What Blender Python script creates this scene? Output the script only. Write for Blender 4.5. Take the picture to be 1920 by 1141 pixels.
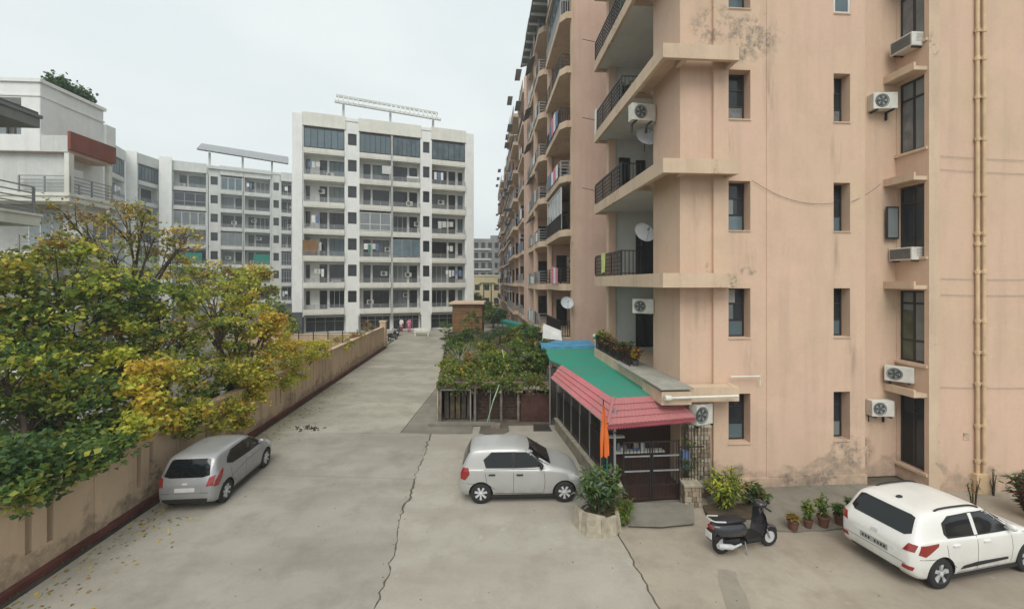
import bpy, bmesh, math, random
import numpy as np
from mathutils import Vector, Matrix
from mathutils.bvhtree import BVHTree
random.seed(7); np.random.seed(7)
for o in list(bpy.data.objects): bpy.data.objects.remove(o)
SC = bpy.context.scene; COL = SC.collection
# ---------------------------------------------------------------- camera, sky, sun, exposure
F = 780.0; HY = 530.0; CX = 960.0; H = 6.0
cd = bpy.data.cameras.new('camera'); cam = bpy.data.objects.new('camera', cd); COL.objects.link(cam)
cam.location = (0, 0, H); cam.rotation_euler = (math.pi/2, 0, 0)
cd.sensor_width = 36; cd.lens = F/1920*36; cd.shift_y = -(570.5-HY)/1920; cd.clip_end = 3000; cd.clip_start = .05
SC.camera = cam
W = bpy.data.worlds.new('World'); SC.world = W; W.use_nodes = True
wn = W.node_tree; wn.nodes.clear()
def wnode(t): return wn.nodes.new(t)
SUN_EL, SUN_AZ = math.radians(50), math.radians(186)      # azimuth clockwise from +Y
sky = wnode('ShaderNodeTexSky'); sky.sky_type = 'NISHITA'; sky.sun_disc = False
sky.sun_elevation = SUN_EL; sky.sun_rotation = SUN_AZ; sky.air_density = 1.0; sky.dust_density = 3.0; sky.ozone_density = 1.0
bg1 = wnode('ShaderNodeBackground'); bg1.inputs['Strength'].default_value = .05
tc = wnode('ShaderNodeTexCoord'); nz = wnode('ShaderNodeTexNoise'); nz.inputs['Scale'].default_value = 1.6; nz.inputs['Detail'].default_value = 4
mp = wnode('ShaderNodeMapping'); mp.inputs['Scale'].default_value = (1, 1, 2.5)
wn.links.new(tc.outputs['Generated'], mp.inputs['Vector']); wn.links.new(mp.outputs[0], nz.inputs['Vector'])
cr = wnode('ShaderNodeValToRGB'); cr.color_ramp.elements[0].position = .3; cr.color_ramp.elements[1].position = .72
cr.color_ramp.elements[0].color = (.60, .665, .675, 1); cr.color_ramp.elements[1].color = (.715, .755, .75, 1)
wn.links.new(nz.outputs[0], cr.inputs[0])
bg2 = wnode('ShaderNodeBackground'); bg2.inputs['Strength'].default_value = .97
wn.links.new(cr.outputs[0], bg2.inputs['Color']); wn.links.new(sky.outputs[0], bg1.inputs['Color'])
ad = wnode('ShaderNodeMixShader'); ad.inputs[0].default_value = .9       # mostly cloud cover over the clear sky
wo = wnode('ShaderNodeOutputWorld')
wn.links.new(bg1.outputs[0], ad.inputs[1]); wn.links.new(bg2.outputs[0], ad.inputs[2]); wn.links.new(ad.outputs[0], wo.inputs[0])
sl = bpy.data.lights.new('sun', 'SUN'); sl.energy = 1.5; sl.angle = math.radians(38); sl.color = (1, .95, .88)
so = bpy.data.objects.new('sun', sl); COL.objects.link(so)
sd = Vector((math.sin(SUN_AZ)*math.cos(SUN_EL), math.cos(SUN_AZ)*math.cos(SUN_EL), math.sin(SUN_EL)))
so.rotation_euler = sd.to_track_quat('Z', 'Y').to_euler(); so.location = (0, -20, 40)
SC.view_settings.view_transform = 'Standard'; SC.view_settings.look = 'None'
SC.view_settings.exposure = 0.53; SC.view_settings.gamma = 1
SC.render.engine = 'CYCLES'
# ---------------------------------------------------------------- materials
def srgb(r, g, b):
    f = lambda c: (c/255/12.92 if c/255 <= .04045 else ((c/255+.055)/1.055)**2.4)
    return (f(r), f(g), f(b))
def newmat(n):
    m = bpy.data.materials.new(n); m.use_nodes = True
    nt = m.node_tree; b = nt.nodes['Principled BSDF']; return m, nt, b
def N(nt, t, **k):
    n = nt.nodes.new(t)
    for a, v in k.items():
        if a.startswith('_'): setattr(n, a[1:], v)
        else: n.inputs[a.replace('__', ' ')].default_value = v
    return n
def mix(nt, fac, a, b, mode='MIX'):
    x = nt.nodes.new('ShaderNodeMix'); x.data_type = 'RGBA'; x.blend_type = mode
    for i, v in ((0, fac), (6, a), (7, b)):
        if hasattr(v, 'is_linked') or isinstance(v, bpy.types.NodeSocket): nt.links.new(v, x.inputs[i])
        else: x.inputs[i].default_value = v if i == 0 else (*v[:3], 1)
    return x.outputs[2]
def ramp(nt, src, p0, p1, c0=0.0, c1=1.0):
    x = nt.nodes.new('ShaderNodeMapRange'); x.inputs[1].default_value = p0; x.inputs[2].default_value = p1
    x.inputs[3].default_value = c0; x.inputs[4].default_value = c1
    nt.links.new(src, x.inputs[0]); return x.outputs[0]
def noise(nt, vec, scale, detail=3, rough=.55, stretch=None):
    if stretch:
        mpn = nt.nodes.new('ShaderNodeMapping'); mpn.inputs['Scale'].default_value = stretch
        nt.links.new(vec, mpn.inputs[0]); vec = mpn.outputs[0]
    n = nt.nodes.new('ShaderNodeTexNoise'); n.inputs['Scale'].default_value = scale
    n.inputs['Detail'].default_value = detail; n.inputs['Roughness'].default_value = rough
    nt.links.new(vec, n.inputs['Vector']); return n.outputs[0]
def mul(nt, a, b, op='MULTIPLY'):
    x = nt.nodes.new('ShaderNodeMath'); x.operation = op
    for i, v in enumerate((a, b)):
        if isinstance(v, bpy.types.NodeSocket): nt.links.new(v, x.inputs[i])
        else: x.inputs[i].default_value = v
    return x.outputs[0]
def bump(nt, b, h, strength=.3, dist=.01):
    x = nt.nodes.new('ShaderNodeBump'); x.inputs['Strength'].default_value = strength; x.inputs['Distance'].default_value = dist
    nt.links.new(h, x.inputs['Height']); nt.links.new(x.outputs[0], b.inputs['Normal'])
def plain(n, c, rough=.6, metal=0, var=.12, vs=3.0, spec=.5, coat=0, alpha=1):
    m, nt, b = newmat(n); g = nt.nodes.new('ShaderNodeNewGeometry')
    f = noise(nt, g.outputs['Position'], vs, 4)
    d = tuple(x*(1-var) for x in c); l = tuple(min(1, x*(1+var)) for x in c)
    nt.links.new(mix(nt, ramp(nt, f, .3, .7), d, l), b.inputs['Base Color'])
    b.inputs['Roughness'].default_value = rough; b.inputs['Metallic'].default_value = metal
    b.inputs['Specular IOR Level'].default_value = spec; b.inputs['Coat Weight'].default_value = coat
    return m
def plaster(n, c, c2, streak=.5, dirt=(.12, .1, .08), damp=0, scale=.35, patch=0, spots=(), runs=()):
    """painted render: slow colour drift, vertical rain streaks, fine grain, damp at the foot"""
    m, nt, b = newmat(n); g = nt.nodes.new('ShaderNodeNewGeometry'); p = g.outputs['Position']
    col = mix(nt, ramp(nt, noise(nt, p, scale, 4), .35, .65), c, c2)
    st = ramp(nt, noise(nt, p, 1.0, 5, .6, (2.6, 2.6, .16)), .5, .78, 0, streak)
    col = mix(nt, st, col, tuple(x*.55 for x in c))
    col = mix(nt, ramp(nt, noise(nt, p, 1.3, 7, .72, (1, 1, .55)), .47, .68, 0, .30), col, tuple(x*.70 for x in c2))
    col = mix(nt, ramp(nt, noise(nt, p, .8, 5, .6, (1, 1, 1.3)), .55, .7, 0, .4), col, tuple(min(1, x*1.1) for x in c))
    gr = ramp(nt, noise(nt, p, 9, 6, .7), .3, .7, 0, .16)
    col = mix(nt, gr, col, tuple(x*.6 for x in c))
    if patch:
        pt = mul(nt, ramp(nt, noise(nt, p, .55, 3), .58, .66), ramp(nt, noise(nt, p, 6, 6, .8), .5, .62, 0, patch))
        col = mix(nt, pt, col, dirt)
    for (sx, sy, sz, sr, rx) in spots:
        mpn = nt.nodes.new('ShaderNodeMapping'); mpn.vector_type = 'TEXTURE'; mpn.inputs['Location'].default_value = (sx, sy, sz); mpn.inputs['Scale'].default_value = (sr*rx, sr*2, sr)
        nt.links.new(p, mpn.inputs[0]); ln = nt.nodes.new('ShaderNodeVectorMath'); ln.operation = 'LENGTH'; nt.links.new(mpn.outputs[0], ln.inputs[0])
        dd = mul(nt, ln.outputs['Value'], noise(nt, p, 3.2, 6, .75), 'ADD')
        col = mix(nt, mul(nt, ramp(nt, dd, 1.35, 1.0), mul(nt, ramp(nt, noise(nt, p, 2.6, 5, .7), .42, .55, 0, 1), ramp(nt, noise(nt, p, 9, 6, .8, (1, 1, .6)), .40, .56, .25, .95), 'MULTIPLY')), col, dirt)
    if runs:
        rn = noise(nt, p, 5, 4, .6, (1, 1, .12))
        for (sx, sy, sz, sr) in runs:
            mpn = nt.nodes.new('ShaderNodeMapping'); mpn.vector_type = 'TEXTURE'; mpn.inputs['Location'].default_value = (sx, sy, sz); mpn.inputs['Scale'].default_value = (.22, 1.2, sr)
            nt.links.new(p, mpn.inputs[0]); ln = nt.nodes.new('ShaderNodeVectorMath'); ln.operation = 'LENGTH'; nt.links.new(mpn.outputs[0], ln.inputs[0])
            col = mix(nt, mul(nt, ramp(nt, ln.outputs['Value'], 1.0, .2, 0, .7), ramp(nt, rn, .42, .6)), col, tuple(x*.55 for x in c2))
    if damp:
        s = nt.nodes.new('ShaderNodeSeparateXYZ'); nt.links.new(p, s.inputs[0])
        z = mul(nt, s.outputs[2], mul(nt, noise(nt, p, 1.1, 5, .65), 2.4), 'SUBTRACT')
        dz = mul(nt, ramp(nt, z, -.55, -1.05+.3, 0, 1), ramp(nt, noise(nt, p, 3, 5, .7), .36, .56, .25, 1))
        col = mix(nt, mul(nt, dz, damp), col, dirt)
    nt.links.new(col, b.inputs['Base Color']); b.inputs['Roughness'].default_value = .85
    b.inputs['Specular IOR Level'].default_value = .25
    bump(nt, b, noise(nt, p, 28, 5, .7), .25, .01)
    return m
def concrete(n, c, c2, stain, sc=.5, stainamt=.6):
    m, nt, b = newmat(n); g = nt.nodes.new('ShaderNodeNewGeometry'); p = g.outputs['Position']
    col = mix(nt, ramp(nt, noise(nt, p, sc, 6, .6), .35, .66), c, c2)
    col = mix(nt, ramp(nt, noise(nt, p, sc*2.3, 7, .68), .46, .66, 0, stainamt), col, stain)
    col = mix(nt, ramp(nt, noise(nt, p, .33, 5, .6, (.45, 1.3, 1)), .47, .62, 0, stainamt*.85), col, stain)
    col = mix(nt, ramp(nt, noise(nt, p, 14, 6, .8), .35, .75, 0, .28), col, tuple(x*.55 for x in c))
    col = mix(nt, ramp(nt, noise(nt, p, 3.1, 3, .5), .68, .74, 0, .35), col, tuple(min(1, x*1.35) for x in c2))
    v = nt.nodes.new('ShaderNodeTexVoronoi'); v.inputs['Scale'].default_value = 5.5; nt.links.new(p, v.inputs['Vector'])
    sp = mul(nt, ramp(nt, v.outputs['Distance'], .05, .08, 1, 0), ramp(nt, noise(nt, p, .9, 2), .5, .55))
    col = mix(nt, ramp(nt, noise(nt, p, 55, 4, .9), .5, .72, 0, .4), col, tuple(x*.5 for x in c))
    col = mix(nt, mul(nt, sp, .6), col, tuple(x*.45 for x in c))
    nt.links.new(col, b.inputs['Base Color']); b.inputs['Roughness'].default_value = .88; b.inputs['Specular IOR Level'].default_value = .2
    bump(nt, b, noise(nt, p, 18, 7, .75), .35, .02)
    return m
def glass(n, c=(.02, .025, .03), rough=.08, var=1.0):
    m, nt, b = newmat(n); oi = nt.nodes.new('ShaderNodeObjectInfo')
    g = nt.nodes.new('ShaderNodeNewGeometry')
    f = ramp(nt, noise(nt, g.outputs['Position'], 1.3, 3), .35, .65)
    lo = mix(nt, oi.outputs['Random'], c, tuple(x*(1+2.2*var) for x in c))
    nt.links.new(mix(nt, f, lo, tuple(x*(1+1.2*var) for x in c)), b.inputs['Base Color'])
    b.inputs['Roughness'].default_value = rough; b.inputs['Specular IOR Level'].default_value = .5
    return m
def leafmat(n, c, c2):
    m, nt, b = newmat(n); g = nt.nodes.new('ShaderNodeNewGeometry')
    col = mix(nt, g.outputs['Random Per Island'], c, c2)
    nt.links.new(col, b.inputs['Base Color']); b.inputs['Roughness'].default_value = .55; b.inputs['Specular IOR Level'].default_value = .3
    tr = nt.nodes.new('ShaderNodeBsdfTranslucent'); nt.links.new(col, tr.inputs[0])
    ms = nt.nodes.new('ShaderNodeMixShader'); ms.inputs[0].default_value = .42
    out = nt.nodes['Material Output']; nt.links.new(b.outputs[0], ms.inputs[1]); nt.links.new(tr.outputs[0], ms.inputs[2]); nt.links.new(ms.outputs[0], out.inputs[0])
    return m
M = {}
M['pink'] = plaster('pink_render', (.66, .465, .36), (.62, .47, .34), .28, (.17, .15, .12), damp=.0, patch=.0)
SPOTS = [(5.9, 12.1, 13.5, .8, 1.1), (7.1, 12.1, 13.2, .85, 1.2), (6.6, 12.1, 12.7, .4, 1.0), (6.9, 12.1, 6.35, .22, 1.6), (5.75, 12.1, 6.45, .25, .7), (9.9, 12.2, .9, .75, 1.0), (9.3, 12.2, .25, .35, 1.5), (10.9, 12.6, .8, .6, .8), (8.4, 12.2, .2, .35, 2.5), (6.6, 12.1, .5, .3, 1.2)]
RUNS = [(6.33, 12.1, 9.9, .8), (6.95, 12.1, 6.8, .7), (9.62, 12.3, 9.85, .8), (10.1, 12.3, 3.8, .8), (6.95, 12.1, 3.7, .7), (9.62, 12.3, 6.9, .8), (5.4, 12.1, 8.4, .9), (6.0, 12.1, 11.3, .9), (5.5, 12.1, 5.2, .9), (7.55, 12.1, 11.5, 1.6)]
M['pink_base'] = plaster('pink_render_weathered', (.66, .46, .355), (.62, .47, .335), .34, (.20, .17, .14), damp=.5, patch=.0, spots=SPOTS, runs=RUNS)
M['pink_far'] = plaster('pink_render_brown', (.68, .50, .41), (.63, .46, .37), .3)
M['ledge'] = plaster('ledge_render', (.66, .51, .37), (.57, .44, .32), .6, (.15, .12, .09), patch=.8)
M['wallpink'] = plaster('boundary_render', (.66, .50, .355), (.54, .41, .285), .7, (.13, .11, .085), damp=.55, patch=.6)
M['white'] = plaster('white_render', (.82, .83, .81), (.76, .78, .76), .22)
M['whitegrey'] = plaster('grey_white_render', (.62, .64, .615), (.54, .555, .53), .38)
M['cream'] = plaster('cream_render', (.74, .735, .67), (.66, .655, .59), .35)
M['recess'] = plaster('recess_paint', (.62, .64, .62), (.56, .575, .56), .2)
M['grey'] = plaster('grey_concrete', (.26, .27, .26), (.19, .20, .2), .6)
M['darkgrey'] = plain('dark_grey_cladding', (.08, .09, .1), .6)
M['yellow'] = plaster('yellow_render', (.66, .56, .33), (.60, .52, .32), .3)
M['redp'] = plaster('red_render', (.27, .09, .06), (.20, .065, .045), .5)
M['brownp'] = plain('brown_boards', (.2, .105, .04), .7, var=.3, vs=2)
M['road1'] = concrete('concrete_near_lane', (.40, .375, .32), (.335, .315, .27), (.235, .215, .18), .4, .62)
M['road2'] = concrete('concrete_far_lane', (.44, .415, .345), (.37, .35, .295), (.25, .235, .19), .4, .7)
M['lot'] = concrete('concrete_lot', (.44, .41, .35), (.385, .36, .305), (.28, .25, .205), .4, .55)
M['lot2'] = concrete('concrete_lot_brown', (.42, .37, .30), (.365, .32, .26), (.25, .205, .16), .45)
M['patchc'] = concrete('patch_concrete', (.33, .295, .24), (.29, .26, .215), (.22, .19, .15), .8)
M['apron'] = concrete('apron_concrete', (.27, .255, .215), (.23, .215, .18), (.15, .135, .11), .8)
M['ground'] = concrete('ground_earth', (.16, .14, .11), (.12, .11, .085), (.08, .07, .05), .5)
M['crack'] = plain('joint_dirt', (.13, .11, .085), .95)
M['gutter'] = plain('gutter_grime', (.045, .035, .028), .95, var=.4)
M['maroon'] = plain('maroon_paint', (.13, .04, .034), .75, var=.35, vs=1.5)
M['iron'] = plain('dark_iron', (.018, .017, .017), .5)
M['greymetal'] = plain('grey_metal', (.3, .31, .32), .45, .3)
M['whitemetal'] = plain('white_metal', (.68, .69, .68), .5, var=.06)
M['acwhite'] = plain('casing_white', (.60, .59, .54), .5, var=.12, vs=4)
M['acgrey'] = plain('casing_side_grey', (.33, .33, .31), .6, var=.15)
M['grille'] = plain('grille_dark', (.06, .075, .075), .6, var=.2)
M['glass'] = glass('dark_glass', (.015, .018, .022), .08, .8)
M['glassblue'] = glass('blue_grey_glass', (.045, .065, .075), .1)
M['glasspale'] = glass('curtained_glass', (.11, .125, .13), .2, .6)
M['frame_dark'] = plain('window_frame_dark', (.03, .025, .022), .5)
M['frame_white'] = plain('window_frame_white', (.6, .62, .6), .5)
M['interior'] = plain('dark_interior', (.022, .018, .015), .95)
M['green_tarp'] = concrete('green_roof_cover', (.035, .31, .215), (.06, .28, .20), (.10, .22, .17), .8, .5)
M['teal'] = plain('green_cloth', (.01, .20, .15), .8, var=.12)
M['blue_tarp'] = plain('blue_tarpaulin', (.07, .26, .44), .7, var=.3)
M['pinktile'] = concrete('pink_tile_sheet', (.56, .17, .185), (.50, .20, .205), (.36, .17, .165), .9, .6)
M['orange'] = plain('orange_cloth', (.72, .16, .03), .8, var=.1)
M['stone'] = plaster('rubble_stone', (.3, .26, .2), (.2, .17, .14), .3, scale=3)
M['stone2'] = plain('pale_stone', (.36, .32, .245), .85, var=.25, vs=6)
M['mortar'] = plain('mortar', (.12, .105, .085), .95)
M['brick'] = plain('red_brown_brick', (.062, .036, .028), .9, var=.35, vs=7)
M['soil'] = plain('soil', (.07, .05, .03), .95, var=.4, vs=5)
M['wood'] = plain('bark', (.07, .05, .035), .9, var=.35, vs=8)
M['greybark'] = plain('grey_bark', (.2, .18, .15), .9, var=.3, vs=8)
M['terracotta'] = plain('terracotta', (.13, .06, .04), .85, var=.2)
M['pipe'] = plain('painted_pipe', (.60, .44, .27), .6, var=.15)
M['dish'] = plain('dish_grey', (.50, .54, .57), .5, var=.06)
M['cloth_lime'] = plain('lime_cloth', (.55, .62, .22), .85)
M['cloth_white'] = plain('white_cloth', (.72, .72, .7), .85)
M['cloth_red'] = plain('red_cloth', (.4, .06, .06), .85)
M['cloth_pink'] = plain('pink_cloth', (.62, .2, .3), .85)
M['cloth_blue'] = plain('blue_cloth', (.12, .18, .34), .85)
M['skin'] = plain('skin', (.28, .15, .09), .6)
M['hair'] = plain('hair', (.012, .01, .01), .6)
M['rubber'] = plain('rubber', (.018, .018, .018), .8)
M['hose'] = plain('pale_green_hose', (.35, .5, .33), .5)
L = {}
L['dark'] = leafmat('leaf_dark', (.045, .10, .035), (.095, .18, .06))
L['mid'] = leafmat('leaf_mid', (.10, .18, .04), (.19, .27, .06))
L['olive'] = leafmat('leaf_olive', (.23, .255, .045), (.38, .39, .08))
L['lime'] = leafmat('leaf_yellow_green', (.42, .48, .06), (.66, .66, .10))
L['yellow'] = leafmat('leaf_yellow', (.62, .44, .04), (.78, .58, .12))
L['brown'] = leafmat('leaf_brown', (.24, .13, .045), (.42, .26, .09))
L['red'] = leafmat('leaf_dark_red', (.14, .03, .02), (.28, .09, .04))
L['grey'] = leafmat('leaf_grey_green', (.13, .17, .12), (.26, .30, .22))
LK = list(L); LM = [L[k] for k in LK]
# ---------------------------------------------------------------- object helpers
def tag(o, label=None, cat=None, group=None, kind=None):
    if label: o['label'] = label
    if cat: o['category'] = cat
    if group: o['group'] = group
    if kind: o['kind'] = kind
    return o
WP = {}
def wpos(o):
    p = Vector((0, 0, 0))
    while o is not None: p += Vector(o.location); o = o.parent
    return p
def empty(name, loc, label=None, cat=None, group=None, rz=0, kind=None, parent=None):
    o = bpy.data.objects.new(name, None); COL.objects.link(o); o.location = loc; o.rotation_euler = (0, 0, rz)
    o.empty_display_size = .2
    if parent: o.parent = parent
    return tag(o, label, cat, group, kind)
class MB:
    def __init__(s): s.v = []; s.f = []; s.m = []; s.X = None
    def add(s, vs, fs, m=0):
        b = len(s.v)
        for p in vs:
            p = Vector(p)
            s.v.append(s.X @ p if s.X is not None else p)
        for f in fs: s.f.append([b+i for i in f]); s.m.append(m)
        return s
    def box(s, x0, x1, y0, y1, z0, z1, m=0):
        return s.add([(x0,y0,z0),(x1,y0,z0),(x1,y1,z0),(x0,y1,z0),(x0,y0,z1),(x1,y0,z1),(x1,y1,z1),(x0,y1,z1)],
              [(3,2,1,0),(4,5,6,7),(0,1,5,4),(1,2,6,5),(2,3,7,6),(3,0,4,7)], m)
    def quad(s, a, b, c, d, m=0): return s.add([a, b, c, d], [(0,1,2,3)], m)
    def prism(s, poly, z0, z1, m=0):
        n = len(poly); vs = [(x, y, z0) for x, y in poly]+[(x, y, z1) for x, y in poly]
        fs = [tuple(range(n-1, -1, -1)), tuple(range(n, 2*n))]+[(i, (i+1) % n, n+(i+1) % n, n+i) for i in range(n)]
        return s.add(vs, fs, m)
    def tube(s, pts, rad, n=6, m=0, cap=True):
        pts = [Vector(p) for p in pts]; k = len(pts)
        if not hasattr(rad, '__len__'): rad = [rad]*k
        vs = []; up = None
        for i, p in enumerate(pts):
            t = (pts[min(i+1, k-1)]-pts[max(i-1, 0)])
            if t.length < 1e-9: t = Vector((0, 0, 1))
            t.normalize()
            if up is None: up = t.orthogonal().normalized()
            else:
                up = up-t*up.dot(t)
                up = up.normalized() if up.length > 1e-6 else t.orthogonal().normalized()
            w = t.cross(up)
            for j in range(n):
                a = 2*math.pi*j/n; vs.append(p+(up*math.cos(a)+w*math.sin(a))*rad[i])
        fs = [(i*n+j, i*n+(j+1) % n, (i+1)*n+(j+1) % n, (i+1)*n+j) for i in range(k-1) for j in range(n)]
        if cap: fs += [tuple(range(n-1, -1, -1)), tuple(range((k-1)*n, k*n))]
        return s.add(vs, fs, m)
    def lathe(s, prof, axis='z', c=(0,0,0), n=20, m=0, cap=True):
        """prof: list of (radius, height)"""
        vs = []
        for r, h in prof:
            for j in range(n):
                a = 2*math.pi*j/n; x, y = r*math.cos(a), r*math.sin(a)
                vs.append({'z': (x, y, h), 'y': (x, h, y), 'x': (h, x, y)}[axis])
        vs = [Vector(v)+Vector(c) for v in vs]; k = len(prof)
        fs = [(i*n+j, i*n+(j+1) % n, (i+1)*n+(j+1) % n, (i+1)*n+j) for i in range(k-1) for j in range(n)]
        if cap and prof[0][0] > 1e-5: fs.append(tuple(range(n-1, -1, -1)))
        if cap and prof[-1][0] > 1e-5: fs.append(tuple(range((k-1)*n, k*n)))
        return s.add(vs, fs, m)
    def ball(s, c, r, n=10, k=7, m=0, sq=(1,1,1)):
        c = Vector(c); vs = []
        for i in range(k+1):
            t = math.pi*i/k
            for j in range(n):
                a = 2*math.pi*j/n
                vs.append(c+Vector((r*math.sin(t)*math.cos(a)*sq[0], r*math.sin(t)*math.sin(a)*sq[1], r*math.cos(t)*sq[2])))
        return s.add(vs, [(i*n+j, (i+1)*n+j, (i+1)*n+(j+1) % n, i*n+(j+1) % n) for i in range(k) for j in range(n)], m)
    def mesh(s, name, mats, off=(0,0,0), smooth=False, bevel=0):
        off = Vector(off); me = bpy.data.meshes.new(name)
        me.from_pydata([v-off for v in s.v], [], s.f)
        for x in (mats if isinstance(mats, (list, tuple)) else [mats]): me.materials.append(M[x] if isinstance(x, str) else x)
        me.polygons.foreach_set('material_index', s.m)
        if bevel:
            bm = bmesh.new(); bm.from_mesh(me); bmesh.ops.remove_doubles(bm, verts=bm.verts, dist=1e-5)
            bmesh.ops.bevel(bm, geom=[e for e in bm.edges if len(e.link_faces) == 2 and e.calc_face_angle() > .5], offset=bevel, segments=2, affect='EDGES', profile=.5, clamp_overlap=True)
            bm.to_mesh(me); bm.free()
        if smooth:
            me.polygons.foreach_set('use_smooth', [True]*len(me.polygons))
            if smooth != 2: me.set_sharp_from_angle(angle=math.radians(40))
        me.update(); return me
    def build(s, name, mats, parent=None, smooth=False, bevel=0, local=False, loc=None):
        off = Vector((0, 0, 0))
        if parent is not None and not local: off = wpos(parent)
        if parent is None and loc is not None: off = Vector(loc)
        o = bpy.data.objects.new(name, s.mesh(name, mats, off, smooth, bevel)); COL.objects.link(o)
        if parent is not None: o.parent = parent
        elif loc is not None: o.location = loc
        return o
def inst(name, me, parent, wloc, rz=0):
    """object sharing a mesh, placed by its world position under an unrotated parent"""
    o = bpy.data.objects.new(name, me); COL.objects.link(o)
    if parent is not None: o.parent = parent; o.location = Vector(wloc)-wpos(parent)
    else: o.location = wloc
    o.rotation_euler = (0, 0, rz); return o
def sub(name, me, parent):
    o = bpy.data.objects.new(name, me); COL.objects.link(o); o.parent = parent; return o
def dup(root, loc=None, rz=None, label=None):
    c = root.copy(); COL.objects.link(c)
    if loc is not None: c.location = loc
    if rz is not None: c.rotation_euler = (0, 0, rz)
    if label: c['label'] = label
    def rec(a, b):
        for ch in a.children:
            d = ch.copy(); COL.objects.link(d); d.parent = b; rec(ch, d)
    rec(root, c); return c
def G(px, py, z=0):
    """ground point seen at a pixel of the photograph"""
    Y = (H-z)*F/(py-HY); return Vector(((px-CX)/F*Y, Y, z))
def P(px, py, Y): return Vector(((px-CX)/F*Y, Y, H-(py-HY)/F*Y))
AD = math.atan(55/780)          # the road's heading: its lines meet at pixel (905, 530)
class Face:
    """vertical plane: origin o, along-direction angle a; u to the right, y inward, z up"""
    def __init__(s, x, y, a): s.o = Vector((x, y)); s.a = a; s.d = Vector((math.cos(a), math.sin(a))); s.n = Vector((-math.sin(a), math.cos(a)))
    def p(s, u, y, z): q = s.o+s.d*u+s.n*y; return Vector((q.x, q.y, z))
    def mat(s): return Matrix.Translation((s.o.x, s.o.y, 0)) @ Matrix.Rotation(s.a, 4, 'Z')
    def u(s, px, y=0):
        t = (px-CX)/F; r = Vector((t, 1)); q = s.o+s.n*y
        k = q.dot(s.n)/r.dot(s.n); return (r*k-s.o).dot(s.d)
    def Y(s, px, y=0):
        t = (px-CX)/F; r = Vector((t, 1)); q = s.o+s.n*y; return q.dot(s.n)/r.dot(s.n)
    def z(s, px, py, y=0): return H-(py-HY)/F*s.Y(px, y)
    def side(s, u, y=0, right=True):
        """face turned 90 deg whose viewer stands on the left (west) when right=False"""
        q = s.o+s.d*u+s.n*y
        return Face(q.x, q.y, s.a-math.pi/2) if right else Face(q.x, q.y, s.a+math.pi/2)
def facade(mb, fc, u0, u1, z0, z1, y, holes, dep, m=0, mr=None, open_back=False):
    us = sorted({u0, u1, *[min(max(h[0], u0), u1) for h in holes], *[min(max(h[1], u0), u1) for h in holes]})
    zs = sorted({z0, z1, *[min(max(h[2], z0), z1) for h in holes], *[min(max(h[3], z0), z1) for h in holes]})
    mr = m if mr is None else mr
    for i in range(len(us)-1):
        for j in range(len(zs)-1):
            a, b, c, d = us[i], us[i+1], zs[j], zs[j+1]
            if b-a < 1e-4 or d-c < 1e-4: continue
            cu, cz = (a+b)/2, (c+d)/2
            if any(h[0] < cu < h[1] and h[2] < cz < h[3] for h in holes): continue
            mb.quad(fc.p(a,y,c), fc.p(b,y,c), fc.p(b,y,d), fc.p(a,y,d), m)
    for a, b, c, d in holes:
        y2 = y+dep
        mb.quad(fc.p(a,y,c), fc.p(a,y,d), fc.p(a,y2,d), fc.p(a,y2,c), mr)
        mb.quad(fc.p(b,y,c), fc.p(b,y2,c), fc.p(b,y2,d), fc.p(b,y,d), mr)
        mb.quad(fc.p(a,y,c), fc.p(a,y2,c), fc.p(b,y2,c), fc.p(b,y,c), mr)
        mb.quad(fc.p(a,y,d), fc.p(b,y,d), fc.p(b,y2,d), fc.p(a,y2,d), mr)
def fbox(mb, fc, u0, u1, y0, y1, z0, z1, m=0):
    old = mb.X; mb.X = fc.mat(); mb.box(u0, u1, y0, y1, z0, z1, m); mb.X = old
_wc = {}
def window_mesh(w, h, vs=(), hs=(), t=.05, fr='frame_dark'):
    k = (round(w, 3), round(h, 3), vs, hs, t, fr)
    if k not in _wc:
        b = MB(); b.box(0, t, 0, .06, 0, h); b.box(w-t, w, 0, .06, 0, h); b.box(t, w-t, 0, .06, 0, t); b.box(t, w-t, 0, .06, h-t, h)
        for v in vs: b.box(w*v-t/2, w*v+t/2, .003, .057, t, h-t)
        for q in hs: b.box(t, w-t, .006, .054, h*q-t/2, h*q+t/2)
        g = MB(); g.box(t, w-t, .025, .035, t, h-t)
        _wc[k] = (b.mesh('window', fr), {})
        _wc[k][1]['g'] = g
    return _wc[k]
def window(parent, fc, u, y, z, w, h, vs=(), hs=(), t=.05, fr='frame_dark', gl='glass', name='window'):
    me, d = window_mesh(w, h, vs, hs, t, fr)
    if gl not in d: d[gl] = d['g'].mesh('pane', gl)
    o = inst(name, me, parent, fc.p(u, y, z), fc.a); sub('pane', d[gl], o); return o
_rc = {}
def railing_mesh(w, h, vert=.14, mat='iron', r=.012, style='v'):
    k = (round(w, 2), h, vert, mat, style)
    if k not in _rc:
        b = MB(); b.box(0, w, -r, r, h-2*r, h); n = max(1, int(round(w/ (1.2 if style == 'h' else vert))))
        if style == 'h':
            for i in range(n+1): x = min(max(w*i/n, r), w-r); b.box(x-r*1.4, x+r*1.4, -r*1.4, r*1.4, 0, h-2*r)
            for q in (.15, .35, .55, .75): b.box(0, w, -r*.7, r*.7, h*q-r, h*q+r)
        else:
            b.box(0, w, -r, r, .06, .06+2*r)
            for i in range(n+1): x = min(max(w*i/n, r), w-r); b.box(x-r*.8, x+r*.8, -r*.8, r*.8, 0, h-2*r)
        _rc[k] = b.mesh('railing', mat)
    return _rc[k]
def railing(parent, fc, u, y, z, w, h=.95, **k): return inst('railing', railing_mesh(w, h, **k), parent, fc.p(u, y, z), fc.a)
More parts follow.
